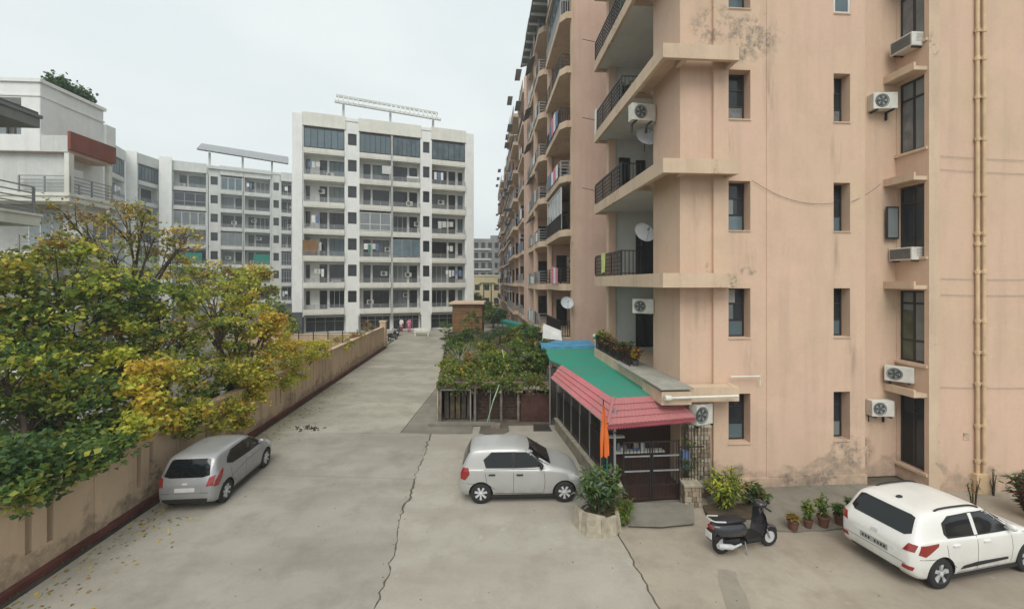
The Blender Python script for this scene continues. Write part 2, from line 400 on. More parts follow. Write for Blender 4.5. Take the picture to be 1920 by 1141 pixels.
# ================================================================ THE GROUND
g = MB(); g.quad((-900,-300,-.04), (900,-300,-.04), (900,1500,-.04), (-900,1500,-.04))
tag(g.build('ground', 'ground'), kind='structure')
CA, SA = math.cos(AD), math.sin(AD)
FA = Face(0, 0, AD)             # frame of the road: u across (east), y along
UW = -9.12                      # road-side face of the boundary wall
def WL(v, u=UW): q = FA.p(u, v, 0); return (q.x, q.y)
def jag(pts, amp=.03, step=.22, seed=1):
    r = random.Random(seed); out = []
    for a, b in zip(pts[:-1], pts[1:]):
        a, b = Vector(a[:2]), Vector(b[:2]); n = max(1, int((b-a).length/step)); d = (b-a).normalized(); m = Vector((-d.y, d.x))
        for i in range(n): out.append(a+(b-a)*i/n+(m*r.uniform(-amp, amp) if i or len(out) else Vector((0, 0))))
    out.append(Vector(pts[-1][:2])); return [(p.x, p.y) for p in out]
def gp(*l): return [tuple(G(x, y)[:2]) for x, y in l]
def offs(pl, dx): return [(x+dx, y) for x, y in pl]
def rough(pl, lo, hi, seed):
    r = random.Random(seed); q = r.uniform(lo, hi); out = []
    for x, y in pl:
        q += r.uniform(-.03, .03); q = min(max(q, lo), hi); out.append((x-q, y))
    return out
crackC = jag(gp((810,813), (797,850), (778,897), (770,932), (752,965), (742,1020), (726,1080), (704,1141))+[(-2.95, 4.5), (-3.2, -6)], .05, .13, seed=3)
crackR = jag(gp((1160,1003), (1178,1035), (1206,1085), (1238,1141))+[(3.4, 4.5), (3.7, -6)], .03, .13, seed=5)
road = empty('road', (0, 0, 0), kind='structure')
bed = MB(); bed.prism([WL(-6), (30, -6), (30, 12.6), (9, 12.6), (3.6, 12.3), (3.6, 19), (-2, 60), WL(62)], -.10, -.022)
bed.build('joint_bed', 'crack', road)
def slab(poly, mat, ztop=0, name='concrete_slab'):
    bm = bmesh.new(); vs = [bm.verts.new((x, y, ztop)) for x, y in poly]; f = bm.faces.new(vs); f.normal_update()
    if f.normal.z < 0: f.normal_flip()
    r = bmesh.ops.extrude_face_region(bm, geom=[f]); 
    bmesh.ops.translate(bm, verts=[e for e in r['geom'] if isinstance(e, bmesh.types.BMVert)], vec=(0, 0, 0))
    for v in vs: v.co.z = ztop-.03
    bmesh.ops.triangulate(bm, faces=bm.faces[:]); bmesh.ops.recalc_face_normals(bm, faces=bm.faces[:])
    me = bpy.data.meshes.new(name); bm.to_mesh(me); bm.free(); me.materials.append(M[mat])
    o = bpy.data.objects.new(name, me); COL.objects.link(o); o.parent = road; return o
gap = .018
topj = G(810, 813)
i897 = min(range(len(crackC)), key=lambda i: abs(crackC[i][1]-G(778,897).y))
cL = rough(crackC, .015, .065, 5)
vj = topj.y*CA
mid = jag([WL(G(778,900).y+1.2), (cL[i897][0]-.02, cL[i897][1])], .012, .4, 8)
slab([WL(vj+.72)]+jag([(-6, topj.y+.1), (cL[0][0], cL[0][1])], .01, .5, 4)+cL[1:i897]+mid[::-1][:-1]+[mid[0]], 'road1')
slab([(x, y-gap) for x, y in mid]+cL[i897+1:]+[WL(-6)], 'road1')
e1 = gp((750,811), (820,724))
slab([WL(vj+.75), (-6, topj.y+.13), (cL[0][0]-.02, cL[0][1]+.03), (e1[0][0], e1[0][1]), e1[1], tuple(G(826,690)[:2]), WL(G(826,690).y+.5)], 'road2')
slab([WL(G(826,690).y+.53), (G(826,690).x, G(826,690).y+.02), tuple(G(832,655)[:2]), WL(G(832,655).y+.5)], 'road2')
slab([WL(G(832,655).y+.53), (G(832,655).x, G(832,655).y+.02), (-4.5, 50), (2, 62), (-30, 62), (-30, 46.5), WL(44)], 'road2')
slab([(e1[0][0]+.03, e1[0][1]), (cL[0][0]+.02, cL[0][1]+.02), tuple(G(886,811)[:2]), tuple(G(886,797)[:2]), tuple(G(822,797)[:2]), (e1[1][0]+.03, e1[1][1])], 'apron')
slab(offs(crackC, .0)[::-1]+[tuple(G(884,813)[:2]), tuple(G(888,799)[:2]), tuple(G(1046,796)[:2]), (2.35, 12.2), (2.9, 11.2), (2.6, 10.2)]+[(x-.03, y) for x, y in crackR], 'lot')
slab([(x+.01, y) for x, y in crackR[::-1]]+[(2.65, 10.2), (2.95, 11.3), (3.6, 12.28), (9, 12.28), (29, 13), (29, -6)], 'lot2')
slab(jag(gp((1340,975), (1400,992), (1480,998), (1590,992), (1640,975)), .03, .2, 9)+[(10.6, 12.45), (5.6, 12.2)], 'apron', .045, 'apron_slab')
slab(gp((1178,990), (1240,992), (1302,986), (1300,948), (1182,948)), 'apron', .09, 'ramp_slab')
slab(gp((898,812), (935,818), (955,808), (950,785), (905,785)), 'ground', .02, 'soil_patch')
slab(gp((1000,808), (1035,808), (1028,795), (1000,795)), 'gutter', .012, 'drain_cover')
slab(jag(gp((1346,1066), (1378,1072), (1392,1100), (1410,1150), (1362,1150), (1346,1066)), .03, .15, 2), 'patchc', .004, 'repair_patch')
slab(jag(gp((1180,1003), (1175,990), (1185,980), (1240,1141), (1252,1160), (1228,1160), (1180,1003)), .02, .2, 6), 'apron', .003, 'repair_patch') if False else None
# debris round a road drain
b = MB(); r = random.Random(4); c = G(577, 804)
for i in range(46):
    x, y = c.x+r.gauss(0, .28), c.y+r.gauss(0, .16); s = r.uniform(.02, .07)
    b.tube([(x, y, .01), (x+r.uniform(-2, 2)*s, y+r.uniform(-2, 2)*s, .02+s*.5)], s*.35, 5)
tag(b.build('debris', 'gutter'), kind='stuff')
# parking ground behind the wall
g = MB(); g.prism([WL(-6, -9.4), WL(60, -9.4), WL(60, -60), WL(-6, -60)], -.1, -.01)
tag(g.build('parking_ground', 'apron'), kind='structure')
# scattered leaves on the ground
def leafmesh(name, C, S, MI, up=.35, seed=0, mats=None):
    rs = np.random.RandomState(seed); n = len(C); C = np.asarray(C, float); S = np.asarray(S, float)
    nr = rs.normal(size=(n, 3)); nr[:, 2] = np.abs(nr[:, 2])+up; nr /= np.linalg.norm(nr, axis=1)[:, None]
    t = rs.normal(size=(n, 3)); t -= nr*(t*nr).sum(1)[:, None]; t /= np.linalg.norm(t, axis=1)[:, None]
    w = np.cross(nr, t); L_ = S[:, None]; W_ = S[:, None]*rs.uniform(.32, .5, (n, 1))
    dr = nr*(L_*rs.uniform(-.1, .3, (n, 1)))
    V = np.stack([C-t*L_*.5, C+w*W_-t*L_*.05+dr*.5, C+t*L_*.55-dr, C-w*W_+dr*.5-t*L_*.05], 1).reshape(-1, 3)
    me = bpy.data.meshes.new(name); me.vertices.add(4*n); me.vertices.foreach_set('co', V.ravel())
    me.loops.add(4*n); me.loops.foreach_set('vertex_index', np.arange(4*n)); me.polygons.add(n)
    me.polygons.foreach_set('loop_start', np.arange(0, 4*n, 4)); me.polygons.foreach_set('loop_total', np.full(n, 4))
    for m in (mats or LM): me.materials.append(m)
    me.polygons.foreach_set('material_index', np.asarray(MI, dtype=np.int32)); me.update(calc_edges=True); return me
def put(name, me, parent=None, loc=(0,0,0)):
    o = bpy.data.objects.new(name, me); COL.objects.link(o); o.location = loc
    if parent: o.parent = parent
    return o
rs = np.random.RandomState(3); n = 700
v = rs.uniform(5, 26, n); uu = UW+.35+np.abs(rs.normal(0, .7, n))
C = np.stack([uu*CA-v*SA, uu*SA+v*CA, np.full(n, .012)], 1)
tag(put('fallen_leaves', leafmesh('fallen_leaves', C, rs.uniform(.05, .1, n), rs.choice([2, 4, 5], n), up=3, seed=2)), kind='stuff')
# ---------------------------------------------------------------- kerb and boundary wall
k = MB(); fbox(k, FA, UW+.0, UW+.14, -6, 39.4, -.05, .13); o = k.build('kerb', 'maroon'); tag(o, kind='structure')
k = MB(); fbox(k, FA, UW+.142, UW+.30, -6, 39.6, -.02, .006); tag(k.build('gutter', 'gutter'), kind='structure')
bw = empty('boundary_wall', FA.p(UW, 8, 0), 'long stained pinkish wall with narrow slots between the road and the trees', 'wall')
slots = []
for v in [3.6, 6.2, 9.25, 11.95, 14.65, 16.6, 19.3, 22, 24.7, 27.4, 30.1, 32.8, 35.5]:
    for d in (-.21, .21): slots.append((v+d-.07, v+d+.07, .55, 1.62))
Wf = Face(*WL(-6), AD+math.pi/2)      # east-facing: u runs north, inward is west
w = MB(); facade(w, Wf, 0, 45.3, 0, 1.9, 0, [(a+6, b_+6, c_, d_) for a, b_, c_, d_ in slots], .23)
facade(w, Wf, 0, 45.3, 0, 1.9, .23, [(a+6, b_+6, c_, d_) for a, b_, c_, d_ in slots], 0)
w.quad(Wf.p(45.3,0,0), Wf.p(45.3,.23,0), Wf.p(45.3,.23,1.9), Wf.p(45.3,0,1.9))
w.build('wall_body', 'wallpink', bw)
for i in range(15):
    b = MB(); fbox(b, FA, UW-.27, UW+.04, -6+i*3+.004, -6+(i+1)*3-.004, 1.9, 1.97+.004*(i % 2)); b.build('coping_stone', 'wallpink', bw)
for v in (5, 7.6, 10.6, 13.3, 15.7, 18, 20.6, 23.3, 26, 28.7, 31.4, 34.1):
    b = MB(); fbox(b, FA, UW, UW+.035, v-.16, v+.16, .0, 1.9); b.build('pilaster', 'wallpink', bw)
gp_ = MB(); fbox(gp_, FA, UW-.4, UW+.12, 39.31, 39.85, 0, 2.35); fbox(gp_, FA, UW-.46, UW+.18, 39.25, 39.91, 2.35, 2.47)
o = gp_.build('gate_pillar', 'wallpink', loc=FA.p(UW, 39.5, 0)); tag(o, 'square pink pillar at the far end of the long boundary wall', 'pillar')
# cross wall far behind the bushes
cw = MB(); cw.box(-24, -12.4, 36, 36.22, 0, 1.5); cw.box(-24, -12.4, 35.97, 36.25, 1.5, 1.58)
o = cw.build('cross_wall', 'wallpink', loc=(-18, 36, 0)); tag(o, 'low pink cross wall behind the yellow bush with iron posts beside it', 'wall')
fe = empty('iron_fence', (-15, 35.6, 0), 'thin dark iron post fence in front of the low cross wall', 'fence')
for i in range(7):
    b = MB(); b.tube([(-19.5+i*1.25, 35.6, 0), (-19.5+i*1.25, 35.6, 2.0)], .045, 6); b.build('post', 'iron', fe)
for z in (1.0, 1.75):
    b = MB(); b.tube([(-19.5, 35.6, z), (-12, 35.6, z)], .022, 5); b.build('rail', 'iron', fe)
# ================================================================ WHITE APARTMENT BLOCKS
ZB, PIT, OPH = 2.8, 3.15, 2.35
def acbox():
    b = MB(); b.box(0, .8, -.3, 0, 0, .55); b.lathe([(0, -.305), (.2, -.31), (.22, -.3)], 'y', (.32, 0, .28), 12, 1); return b
_ac = None
def ac_far(parent, fc, u, y, z):
    global _ac
    if _ac is None: _ac = acbox().mesh('air_conditioner', ['acwhite', 'grille'])
    return inst('air_conditioner', _ac, parent, fc.p(u, y, z), fc.a)
TPL = [[('w', .03, .14, .5), ('d', .36, .54, 0), ('W', .59, .96, .15)], [('d', .14, .36, 0), ('W', .42, .93, .1)],
       [('W', .06, .55, .05), ('d', .62, .90, 0)], [('W', .06, .5, .05), ('d', .55, .75, 0), ('w', .82, .97, .5)]]
def white_face(root, fc, cols, wm, bandm, seed, glazed=True, rows=7, depth=1.5, special={}, top=25.9, gf='shop'):
    r = random.Random(seed); wb = MB(); ztop = ZB+PIT*(rows-1)+OPH+.3
    for ci, (kind, p0, p1, tp) in enumerate(cols):
        u0, u1 = fc.u(p0), fc.u(p1); wd = u1-u0
        if kind == 'pil':
            fbox(wb, fc, u0, u1, -.12, depth, 2.6 if gf == 'shop' else 0, top-.3)
            if gf == 'shop':
                b = MB(); fbox(b, fc, u0, u1, -.10, depth, 0, 2.6); b.build('plinth_cladding', 'darkgrey', root)
            continue
        if kind == 'stair':
            hs = [(u0+wd*.18, u1-wd*.14, ZB+PIT*k+.85, ZB+PIT*k+2.25) for k in range(rows)]
            facade(wb, fc, u0, u1, 0, top-.5, .05, hs, .25)
            for a, b_, c_, d_ in hs:
                window(root, fc, a, .25, c_, b_-a, d_-c_, hs=(.6,), t=.06, gl='glass')
            b = MB(); fbox(b, fc, u0-.05, u1+.05, -.03, depth, top-.5, top-.15); b.build('roof_trim', wm, root)
            continue
        # balcony bay
        facade(wb, fc, u0, u1, 0, ztop, depth, [(u0+wd*f0, u0+wd*f1, ZB+PIT*k+(0.02 if t_ == 'd' else q), ZB+PIT*k+2.28) for k in range(rows) for t_, f0, f1, q in TPL[tp]], .12, m=0)
        fbox(wb, fc, u0-.12, u0+.12, .02, depth, 2.0, ztop); fbox(wb, fc, u1-.12, u1+.12, .02, depth, 2.0, ztop)
        for k in range(rows):
            z = ZB+PIT*k; gz = glazed and k == rows-1
            for t_, f0, f1, q in TPL[tp]:
                z0 = z+(.02 if t_ == 'd' else q)
                ww = wd*(f1-f0)
                if t_ == 'd': window(root, fc, u0+wd*f0, depth+.05, z0, ww, z+2.28-z0, hs=(.78,), t=.07, fr='frame_dark', gl='glass', name='door')
                else: window(root, fc, u0+wd*f0, depth+.05, z0, ww, z+2.28-z0, vs=(.33, .66) if t_ == 'W' else (), t=.05, fr=r.choice(['frame_dark', 'frame_dark', 'frame_white']), gl=r.choice(['glass', 'glass', 'glass', 'glasspale', 'glassblue']))
            b = MB(); pr = -.18 if tp in (0, 3) and k not in (rows-1,) else -.05
            fbox(b, fc, u0+.121, u1-.121, pr, depth-.01, z-.56, z-.40); fbox(b, fc, u0+.121, u1-.121, pr-.02, pr+.12, z-.40, z+.08)
            fbox(b, fc, u0+.121, u1-.121, pr+.12, depth-.01, z-.42, z-.02)
            b.build('balcony', bandm, root)
            enc = (not gz) and r.random() < .13
            if enc: window(root, fc, u0+.13, pr+.16, z+.16, wd-.26, OPH-.18, vs=r.choice([(.25, .5, .75), (.33, .66)]), hs=r.choice([(), (.35,)]), t=.08, fr=r.choice(['frame_white', 'greymetal']), gl=r.choice(['glasspale', 'glassblue', 'glass']), name='glazing')
            elif gz:
                window(root, fc, u0+.13, .03, z+.16, wd-.26, OPH-.1, vs=(.17, .33, .5, .67, .83), hs=(), t=.07, fr='frame_dark', gl='glassblue', name='glazing')
            else:
                railing(root, fc, u0+.15, -.0+pr+.05, z+.08, wd-.3, .55, style='h', mat='greymetal', r=.02)
                x = r.random()
                if x < .45: ac_far(root, fc, u0+wd*r.uniform(.15, .8), depth-.02, z+r.uniform(.2, 1.4))
                if r.random() < .45:   # laundry or shade cloths hung on the balcony
                    b = MB(); x0 = u0+wd*r.uniform(.05, .5)
                    for q in range(r.randint(2, 5)):
                        wq = r.uniform(.25, .5)
                        if x0+wq > u1-.2: break
                        hq = r.uniform(.5, 1.0); fbox(b, fc, x0, x0+wq, .25, .27, z+1.7-hq, z+1.7, r.choice([0, 0, 1, 3, 3, 3, 0, 1])); x0 += wq+.08
                    if b.v: b.build('laundry', ['cloth_white', 'cloth_blue', 'cloth_red', 'whitegrey'], root)
                sp = special.get((ci, k))
                if sp: 
                    b = MB(); fbox(b, fc, u0+wd*sp[1], u0+wd*sp[2], pr+.13, pr+.17, z+sp[3], z+sp[4]); b.build(sp[5], sp[0], root)
                
        # roof edge over the bay
        b = MB(); fbox(b, fc, u0, u1, -.10, depth+.2, ztop-.02, ztop+.2); fbox(b, fc, u0, u1, -.06, .14, ztop+.2, top); b.build('parapet', bandm, root)
        # ground floor
        if gf == 'shop':
            facade(wb, fc, u0, u1, 0, 2.0, 1.0, [(u0+.2, u1-.2, .12, 1.9)], .1)
            if ci % 3 != 2: window(root, fc, u0+.2, 1.08, .12, wd-.4, 1.78, vs=(.25, .5, .75), hs=(.7,), t=.06, fr='greymetal', gl='glass', name='shop_window')
            else:
                b = MB(); fbox(b, fc, u0+.2, u1-.2, 1.09, 2.4, .12, 1.9); b.build('shop_interior', 'interior', root)
    wb.build('wall', wm, root)
    return ztop
def prism_body(root, pts, z0, z1, mat, name='body'):
    b = MB(); b.prism(pts, z0, z1); return b.build(name, mat, root)
f1 = Face(-25.3, 48, math.atan2(7, 20.2))
w1 = empty('apartment_building', f1.p(10, 6, 0), 'free standing eight storey white block with glazed top floor facing down the road', 'building')
cols1 = [('pil', 548, 567, 0), ('bay', 567, 648, 0), ('stair', 648, 672, 0), ('bay', 672, 735, 1), ('bay', 735, 790, 2), ('stair', 790, 808, 0), ('bay', 808, 874, 3), ('pil', 874, 888, 0)]
sp1 = {(1, 2): ('brownp', .01, .34, .1, 1.9, 'bamboo_blind'), (4, 5): ('cloth_white', .5, .9, .1, .85, 'balcony_sheet'), (3, 2): ('teal', .3, .36, .1, 1.6, 'balcony_sheet'), (3, 5): ('whitegrey', .7, .98, .9, 1.9, 'shade_screen'), (1, 1): ('cloth_white', .66, .9, -.1, .5, 'balcony_sheet')}
white_face(w1, f1, cols1, 'white', 'cream', 5, special=sp1)
ue = f1.u(888)
b = MB(); fbox(b, f1, .01, ue-.01, 1.75, 13, 0, 25.4); b.build('body', 'white', w1)
b = MB(); fbox(b, f1, .3, ue-.3, 2.6, 12.7, 25.4, 25.9); b.build('roof_slab', 'cream', w1)
for (a, c, z1) in ((560, 650, 26.5), (672, 800, 26.3), (812, 885, 26.1)):
    b = MB(); fbox(b, f1, f1.u(a), f1.u(c), 1.8, 2.0, 25.4, z1); b.build('rooftop_wall', 'cream', w1)
# roof pergola: posts, edge beams and cross beams
pg = empty('roof_pergola', f1.p(9, 1.2, 25.9), 'white tilted slatted pergola frame standing on the roof of the white block', 'pergola')
ua, ub = f1.u(628, .4), f1.u(826, .4); za, zb_ = f1.z(628, 192, .4), f1.z(826, 226, .4)
for px in (644, 732, 812):
    u = f1.u(px, .6); z = za+(zb_-za)*(u-ua)/(ub-ua)
    b = MB(); fbox(b, f1, u-.13, u+.13, .5, .76, 24.9, z-.02); b.build('post', 'whitegrey', pg)
for yy, dz in ((.1, 0), (2.6, 1.75)):
    b = MB(); b.tube([f1.p(ua, yy, za+dz), f1.p(ub, yy, zb_+dz)], .19, 4); b.build('edge_beam', 'whitegrey', pg)
for i in range(22):
    u = ua+.3+(ub-ua-.6)*i/21; z = za+(zb_-za)*(u-ua)/(ub-ua)
    b = MB(); b.tube([f1.p(u, -.4, z-.3), f1.p(u, 3.0, z+2.0)], .07 if i < 11 else .12, 4); b.build('cross_beam', 'whitegrey', pg)
# second block, to the left, farther off
f2 = Face(-55.4, 67.5, math.atan2(8.2, 15.4))
w2 = empty('apartment_building', f2.p(8, 6, 0), 'long grey white block behind the trees with green cloths hung on its balconies', 'building')
cols2 = [('bay', 323, 388, 1), ('stair', 391, 411, 0), ('bay', 412, 456, 2), ('bay', 457, 508, 1), ('stair', 510, 525, 0), ('bay', 526, 548, 2), ('pil', 548, 560, 0)]
sp2 = {(3, 2): ('teal', .35, .95, -1.2, 1.9, 'green_cloth'), (0, 2): ('teal', .2, .85, -1.0, 1.9, 'green_cloth'), (2, 3): ('cloth_white', .1, .5, .1, .8, 'balcony_sheet')}
white_face(w2, f2, cols2, 'whitegrey', 'whitegrey', 11, glazed=False, special=sp2, gf='plain')
b = MB(); fbox(b, f2, -.5, f2.u(560), 1.75, 13, 0, 25.6); b.build('body', 'whitegrey', w2)
b = MB(); fbox(b, f2, f2.u(388), f2.u(509), -.3, 0, 25.2, 25.6); b.build('roof_trim', 'whitegrey', w2)
# its bowed wing
f3 = Face(P(257, 300, 63.6).x, 63.6, math.atan2(67.4-63.6, P(298, 300, 67.4).x-P(257, 300, 63.6).x))
white_face(w2, f3, [('bay', 258, 298, 1)], 'whitegrey', 'whitegrey', 13, glazed=True, gf='plain', depth=1.0)
b = MB(); pl = [P(298, 0, 66.7), P(322, 0, 67.2), P(330, 0, 80), P(300, 0, 80)]; b.prism([(p.x, p.y) for p in pl], 0, 26.3); b.build('pilaster', 'white', w2)
b = MB(); pl = [P(235, 0, 62.8), P(257, 0, 63.2), P(275, 0, 80), P(250, 0, 80)]; b.prism([(p.x, p.y) for p in pl], 0, 26.0); b.build('pilaster', 'white', w2)
b = MB(); pl = [P(258, 0, 65.9), P(297, 0, 69.4), P(300, 0, 82), P(258, 0, 82)]; b.prism([(p.x, p.y) for p in pl], 0, 25.6); b.build('body', 'whitegrey', w2)
q0, q1 = P(204, 0, 58.6), P(235, 0, 62.9)
f4 = Face(q0.x, q0.y, math.atan2(q1.y-q0.y, q1.x-q0.x))
white_face(w2, f4, [('bay', 205, 234, 1)], 'white', 'whitegrey', 17, glazed=True, gf='plain', depth=1.0)
b = MB(); pl = [P(190, 0, 56.8), P(205, 0, 58.6), P(205, 0, 75), P(190, 0, 75)]; b.prism([(p.x, p.y) for p in pl], 0, 25.8); b.build('pilaster', 'white', w2)
# slanted roof canopy of the left block
pg = empty('roof_canopy', f2.p(8, 1.5, 25.6), 'dark edged sloping canopy on the roof of the block behind the trees', 'canopy')
ua, ub = f2.u(372, 1), f2.u(540, 1); za, zb_ = f2.z(372, 281, 1), f2.z(540, 302, 1)
b = MB(); b.quad(f2.p(ua, .0, za-.3), f2.p(ub, .0, zb_-.9), f2.p(ub, 4, zb_+1.4), f2.p(ua, 4, za+1.8))
b.quad(f2.p(ua, .0, za-.1), f2.p(ub, .0, zb_-.7), f2.p(ub, 4, zb_+1.6), f2.p(ua, 4, za+2.0)); b.build('roof_sheet', 'greymetal', pg)
for i in range(14):
    u = ua+(ub-ua)*i/13; dz = (zb_-.6-za)*i/13
    b = MB(); b.tube([f2.p(u, -.15, za-.2+dz), f2.p(u, 4.1, za+1.95+dz)], .08, 4); b.build('cross_beam', 'grey', pg)
for px in (393, 455, 510):
    u = f2.u(px, 1); b = MB(); fbox(b, f2, u-.15, u+.15, .9, 1.2, 25.0, za-.2+(zb_-.4-za)*(u-ua)/(ub-ua)); b.build('post', 'whitegrey', pg)
# ---------------------------------------------------------------- distant buildings at the road's end
d = empty('distant_building', P(915, 0, 130)*1, None)
d.location.z = 0; tag(d, 'faint grey apartment block at the far end of the road above the yellow building', 'building')
fd = Face(P(884, 0, 128).x, 128, .06)
u1 = fd.u(955); hs = [(.9+i*2.1, 2.1+i*2.1, 1.2+k*3.1, 2.9+k*3.1) for i in range(int((u1-1)/2.1)) for k in range(6)]
w = MB(); facade(w, fd, 0, u1, 0, 19.6, 0, hs, .5); w.build('wall', 'grey', d)
b = MB(); fbox(b, fd, 0.02, u1-.02, 1.2, 12, 0, 19.5); b.build('body', 'grey', d)
for a, b_, c_, d_ in hs: window(d, fd, a, .45, c_, b_-a, d_-c_, vs=(.5,), t=.1)
for k in range(6):
    b = MB(); fbox(b, fd, 0, u1*.52, -.5, -.01, .6+k*3.1, 1.0+k*3.1); b.build('balcony', 'whitegrey', d)
b = MB(); fbox(b, fd, u1*.5, u1, 0, 6, 19.6, 20.6); b.build('rooftop_room', 'grey', d)
y_ = empty('yellow_building', (P(915, 0, 100).x, 100, 0), 'low pale yellow building at the far end of the road', 'building')
fy = Face(P(884, 0, 100).x, 100, .0)
u1 = fy.u(950); hs = [(.8+i*2.3, 2.0+i*2.3, z, z+1.4) for i in range(3) for z in (1.0, 4.2)]
w = MB(); facade(w, fy, 0, u1, 0, 7.6, 0, hs, .3); w.build('wall', 'yellow', y_)
b = MB(); fbox(b, fy, .02, u1-.02, .6, 9, 0, 7.5); b.build('body', 'yellow', y_)
b = MB(); fbox(b, fy, -.1, u1, -.15, .3, 7.6, 7.9); b.build('roof_trim', 'cream', y_)
for a, b_, c_, d_ in hs: window(y_, fy, a, .25, c_, b_-a, d_-c_, vs=(.5,), t=.08)
# brown boarded hut behind the garden
fh = Face(P(848, 0, 39).x, 39, AD*.3); u1 = fh.u(904)
h_ = empty('boarded_hut', fh.p(1.2, 1, 0), 'brown boarded hut with pale roof edge behind the raised garden', 'hut')
b = MB(); fbox(b, fh, 0, u1, .05, 4, 0, 4.0); b.build('wall', 'brownp', h_)
n = 13
for i in range(n):
    b = MB(); fbox(b, fh, 0.02, u1-.02, .0-.01*(i % 2), .05, .3+i*.28, .3+i*.28+.25); b.build('board', 'brownp', h_)
b = MB(); fbox(b, fh, -.3, u1+.2, -.3, 4.3, 4.0, 4.16); b.build('roof', 'ledge', h_)
# ================================================================ LOW HOUSES ON THE LEFT
_q = FA.p(0, 1.75, 0); FE = Face(_q.x, _q.y, AD)
hu = FE.u(75, 24)      # u of the corner at px 75 on plane y=24
h2 = empty('terrace_house', FE.p(hu-4, 28, 0), 'white stepped house with red parapet over its terrace beyond the trees', 'house')
ub = FE.u(130, 24)
b = MB(); fbox(b, FE, hu-14, hu, 25.2, 28.0, 0, 17.5); fbox(b, FE, hu-14, hu-5, 24.02, 25.2, 0, 17.45); b.build('body', 'white', h2)
ho = Face(*FE.p(hu-5, 24, 0)[:2], AD)
w = MB(); facade(w, ho, 0, 5, 13.6, 17.6, 0, [(.3, 4.0, 14.5, 16.6)], 1.0); fbox(w, FE, hu-.02, hu+.02, 24, 25.2, 13.6, 17.6); w.build('wall', 'white', h2)
for i in range(3): window(h2, ho, .5+i*1.15, .8, 14.5, .8, 1.7, t=.09, gl='glasspale')
b = MB(); fbox(b, FE, hu-14.1, hu+.12, 23.9, 28.1, 17.5, 17.7); fbox(b, FE, hu-14.1, hu+.06, 23.95, 28.05, 16.7, 16.8); b.build('roof_trim', 'white', h2)
b = MB(); fbox(b, FE, hu-1.2, hu+.2, 28.0, 28.7, 14.6, 16.6); b.build('rooftop_room', 'white', h2)
# rooftop solar heater rack (dark shape)
sh = empty('roof_plants', FE.p(hu-.6, 26.6, 17.75), 'dark clump of planting on the roof edge of the white house', 'plants')
cc, ss, mi = [], [], []
for i in range(1700):
    v = 25.0+2.6*np.random.rand(); cc.append(FE.p(hu-.5+np.random.normal(0, .22), v, 17.85+abs(np.random.normal(0, .3)))); ss.append(.2); mi.append(0)
put('foliage', leafmesh('foliage', np.array([list(c) for c in cc])-np.array(wpos(sh)), ss, mi, seed=3), sh)
b = MB(); fbox(b, FE, hu-.8, hu-.3, 25, 27.6, 17.7, 17.95); b.build('planter', 'darkgrey', sh)
for k, zf in enumerate((11.2, 7.8, 4.4, 1.0)):
    # terrace slab, side wall, recess, door, windows
    y1 = 27.0
    b = MB(); fbox(b, FE, hu-6, ub, 24, y1, zf-.5, zf); fbox(b, FE, hu-6, ub+.06, 23.94, y1, zf-.2, zf-.06); b.build('terrace_slab', 'cream', h2)
    if k: 
        b = MB(); fbox(b, FE, hu-6, hu+1.2, 25.2, y1-.2, zf, zf+2.9); b.build('wall', 'whitegrey', h2)
        ff = Face(*FE.p(hu+1.2, 25.2, 0)[:2], AD+math.pi/2); window(h2, ff, .6, -.03, zf+.7, 1.5, 1.6, vs=(.33, .66), fr='frame_white', gl='glasspale')
        ff = Face(*FE.p(hu-6, 25.2, 0)[:2], AD); window(h2, ff, 4.2, -.03, zf+.4, 2, 1.9, vs=(.33, .66), fr='frame_white', gl='glasspale')
    rl = Face(*FE.p(hu-1.2, 24.05, 0)[:2], AD); railing(h2, rl, 0, 0, zf, ub-hu+1.2, 1.0, style='h', mat='greymetal', r=.025)
    rl = Face(*FE.p(ub-.05, 24.05, 0)[:2], AD+math.pi/2); railing(h2, rl, 0, 0, zf, y1-24.2, 1.0, style='h', mat='greymetal', r=.025)
b = MB(); fbox(b, FE, hu-5, ub-.15, 24.3, 24.45, 11.2, 13.7); fbox(b, FE, hu-6, ub-.1, 24.0, 24.15, 13.55, 14.5); b.build('side_wall', 'whitegrey', h2)
b = MB(); fbox(b, FE, ub-.1, ub+.06, 24.0, 27.0, 13.7, 14.75); fbox(b, FE, hu, ub-.1, 26.85, 27.0, 13.7, 14.75); b.build('red_parapet', 'redp', h2)
b = MB(); fbox(b, FE, hu-3, ub-.11, 24.16, 26.84, 13.5, 13.7); b.build('terrace_ceiling', 'pink', h2)
b = MB(); fbox(b, FE, ub-.28, ub-.02, 24.0, 24.3, 11.2, 13.5); fbox(b, FE, ub-.3, ub-.05, 26.6, 26.85, 11.2, 13.5); b.build('column', 'cream', h2)
b = MB(); fbox(b, FE, ub-1.5, ub-1.35, 24.45, 25.7, 11.2, 13.5); b.build('terrace_wall', 'redp', h2)
ff = Face(*FE.p(ub-1.34, 24.6, 0)[:2], AD+math.pi/2); window(h2, ff, .4, -.03, 11.2, .9, 2.0, gl='glass', fr='frame_dark', name='door')
b = MB(); fbox(b, FE, ub-1.5, ub-1.3, 25.71, 27.4, 11.2, 13.5); b.build('terrace_wall', 'white', h2)
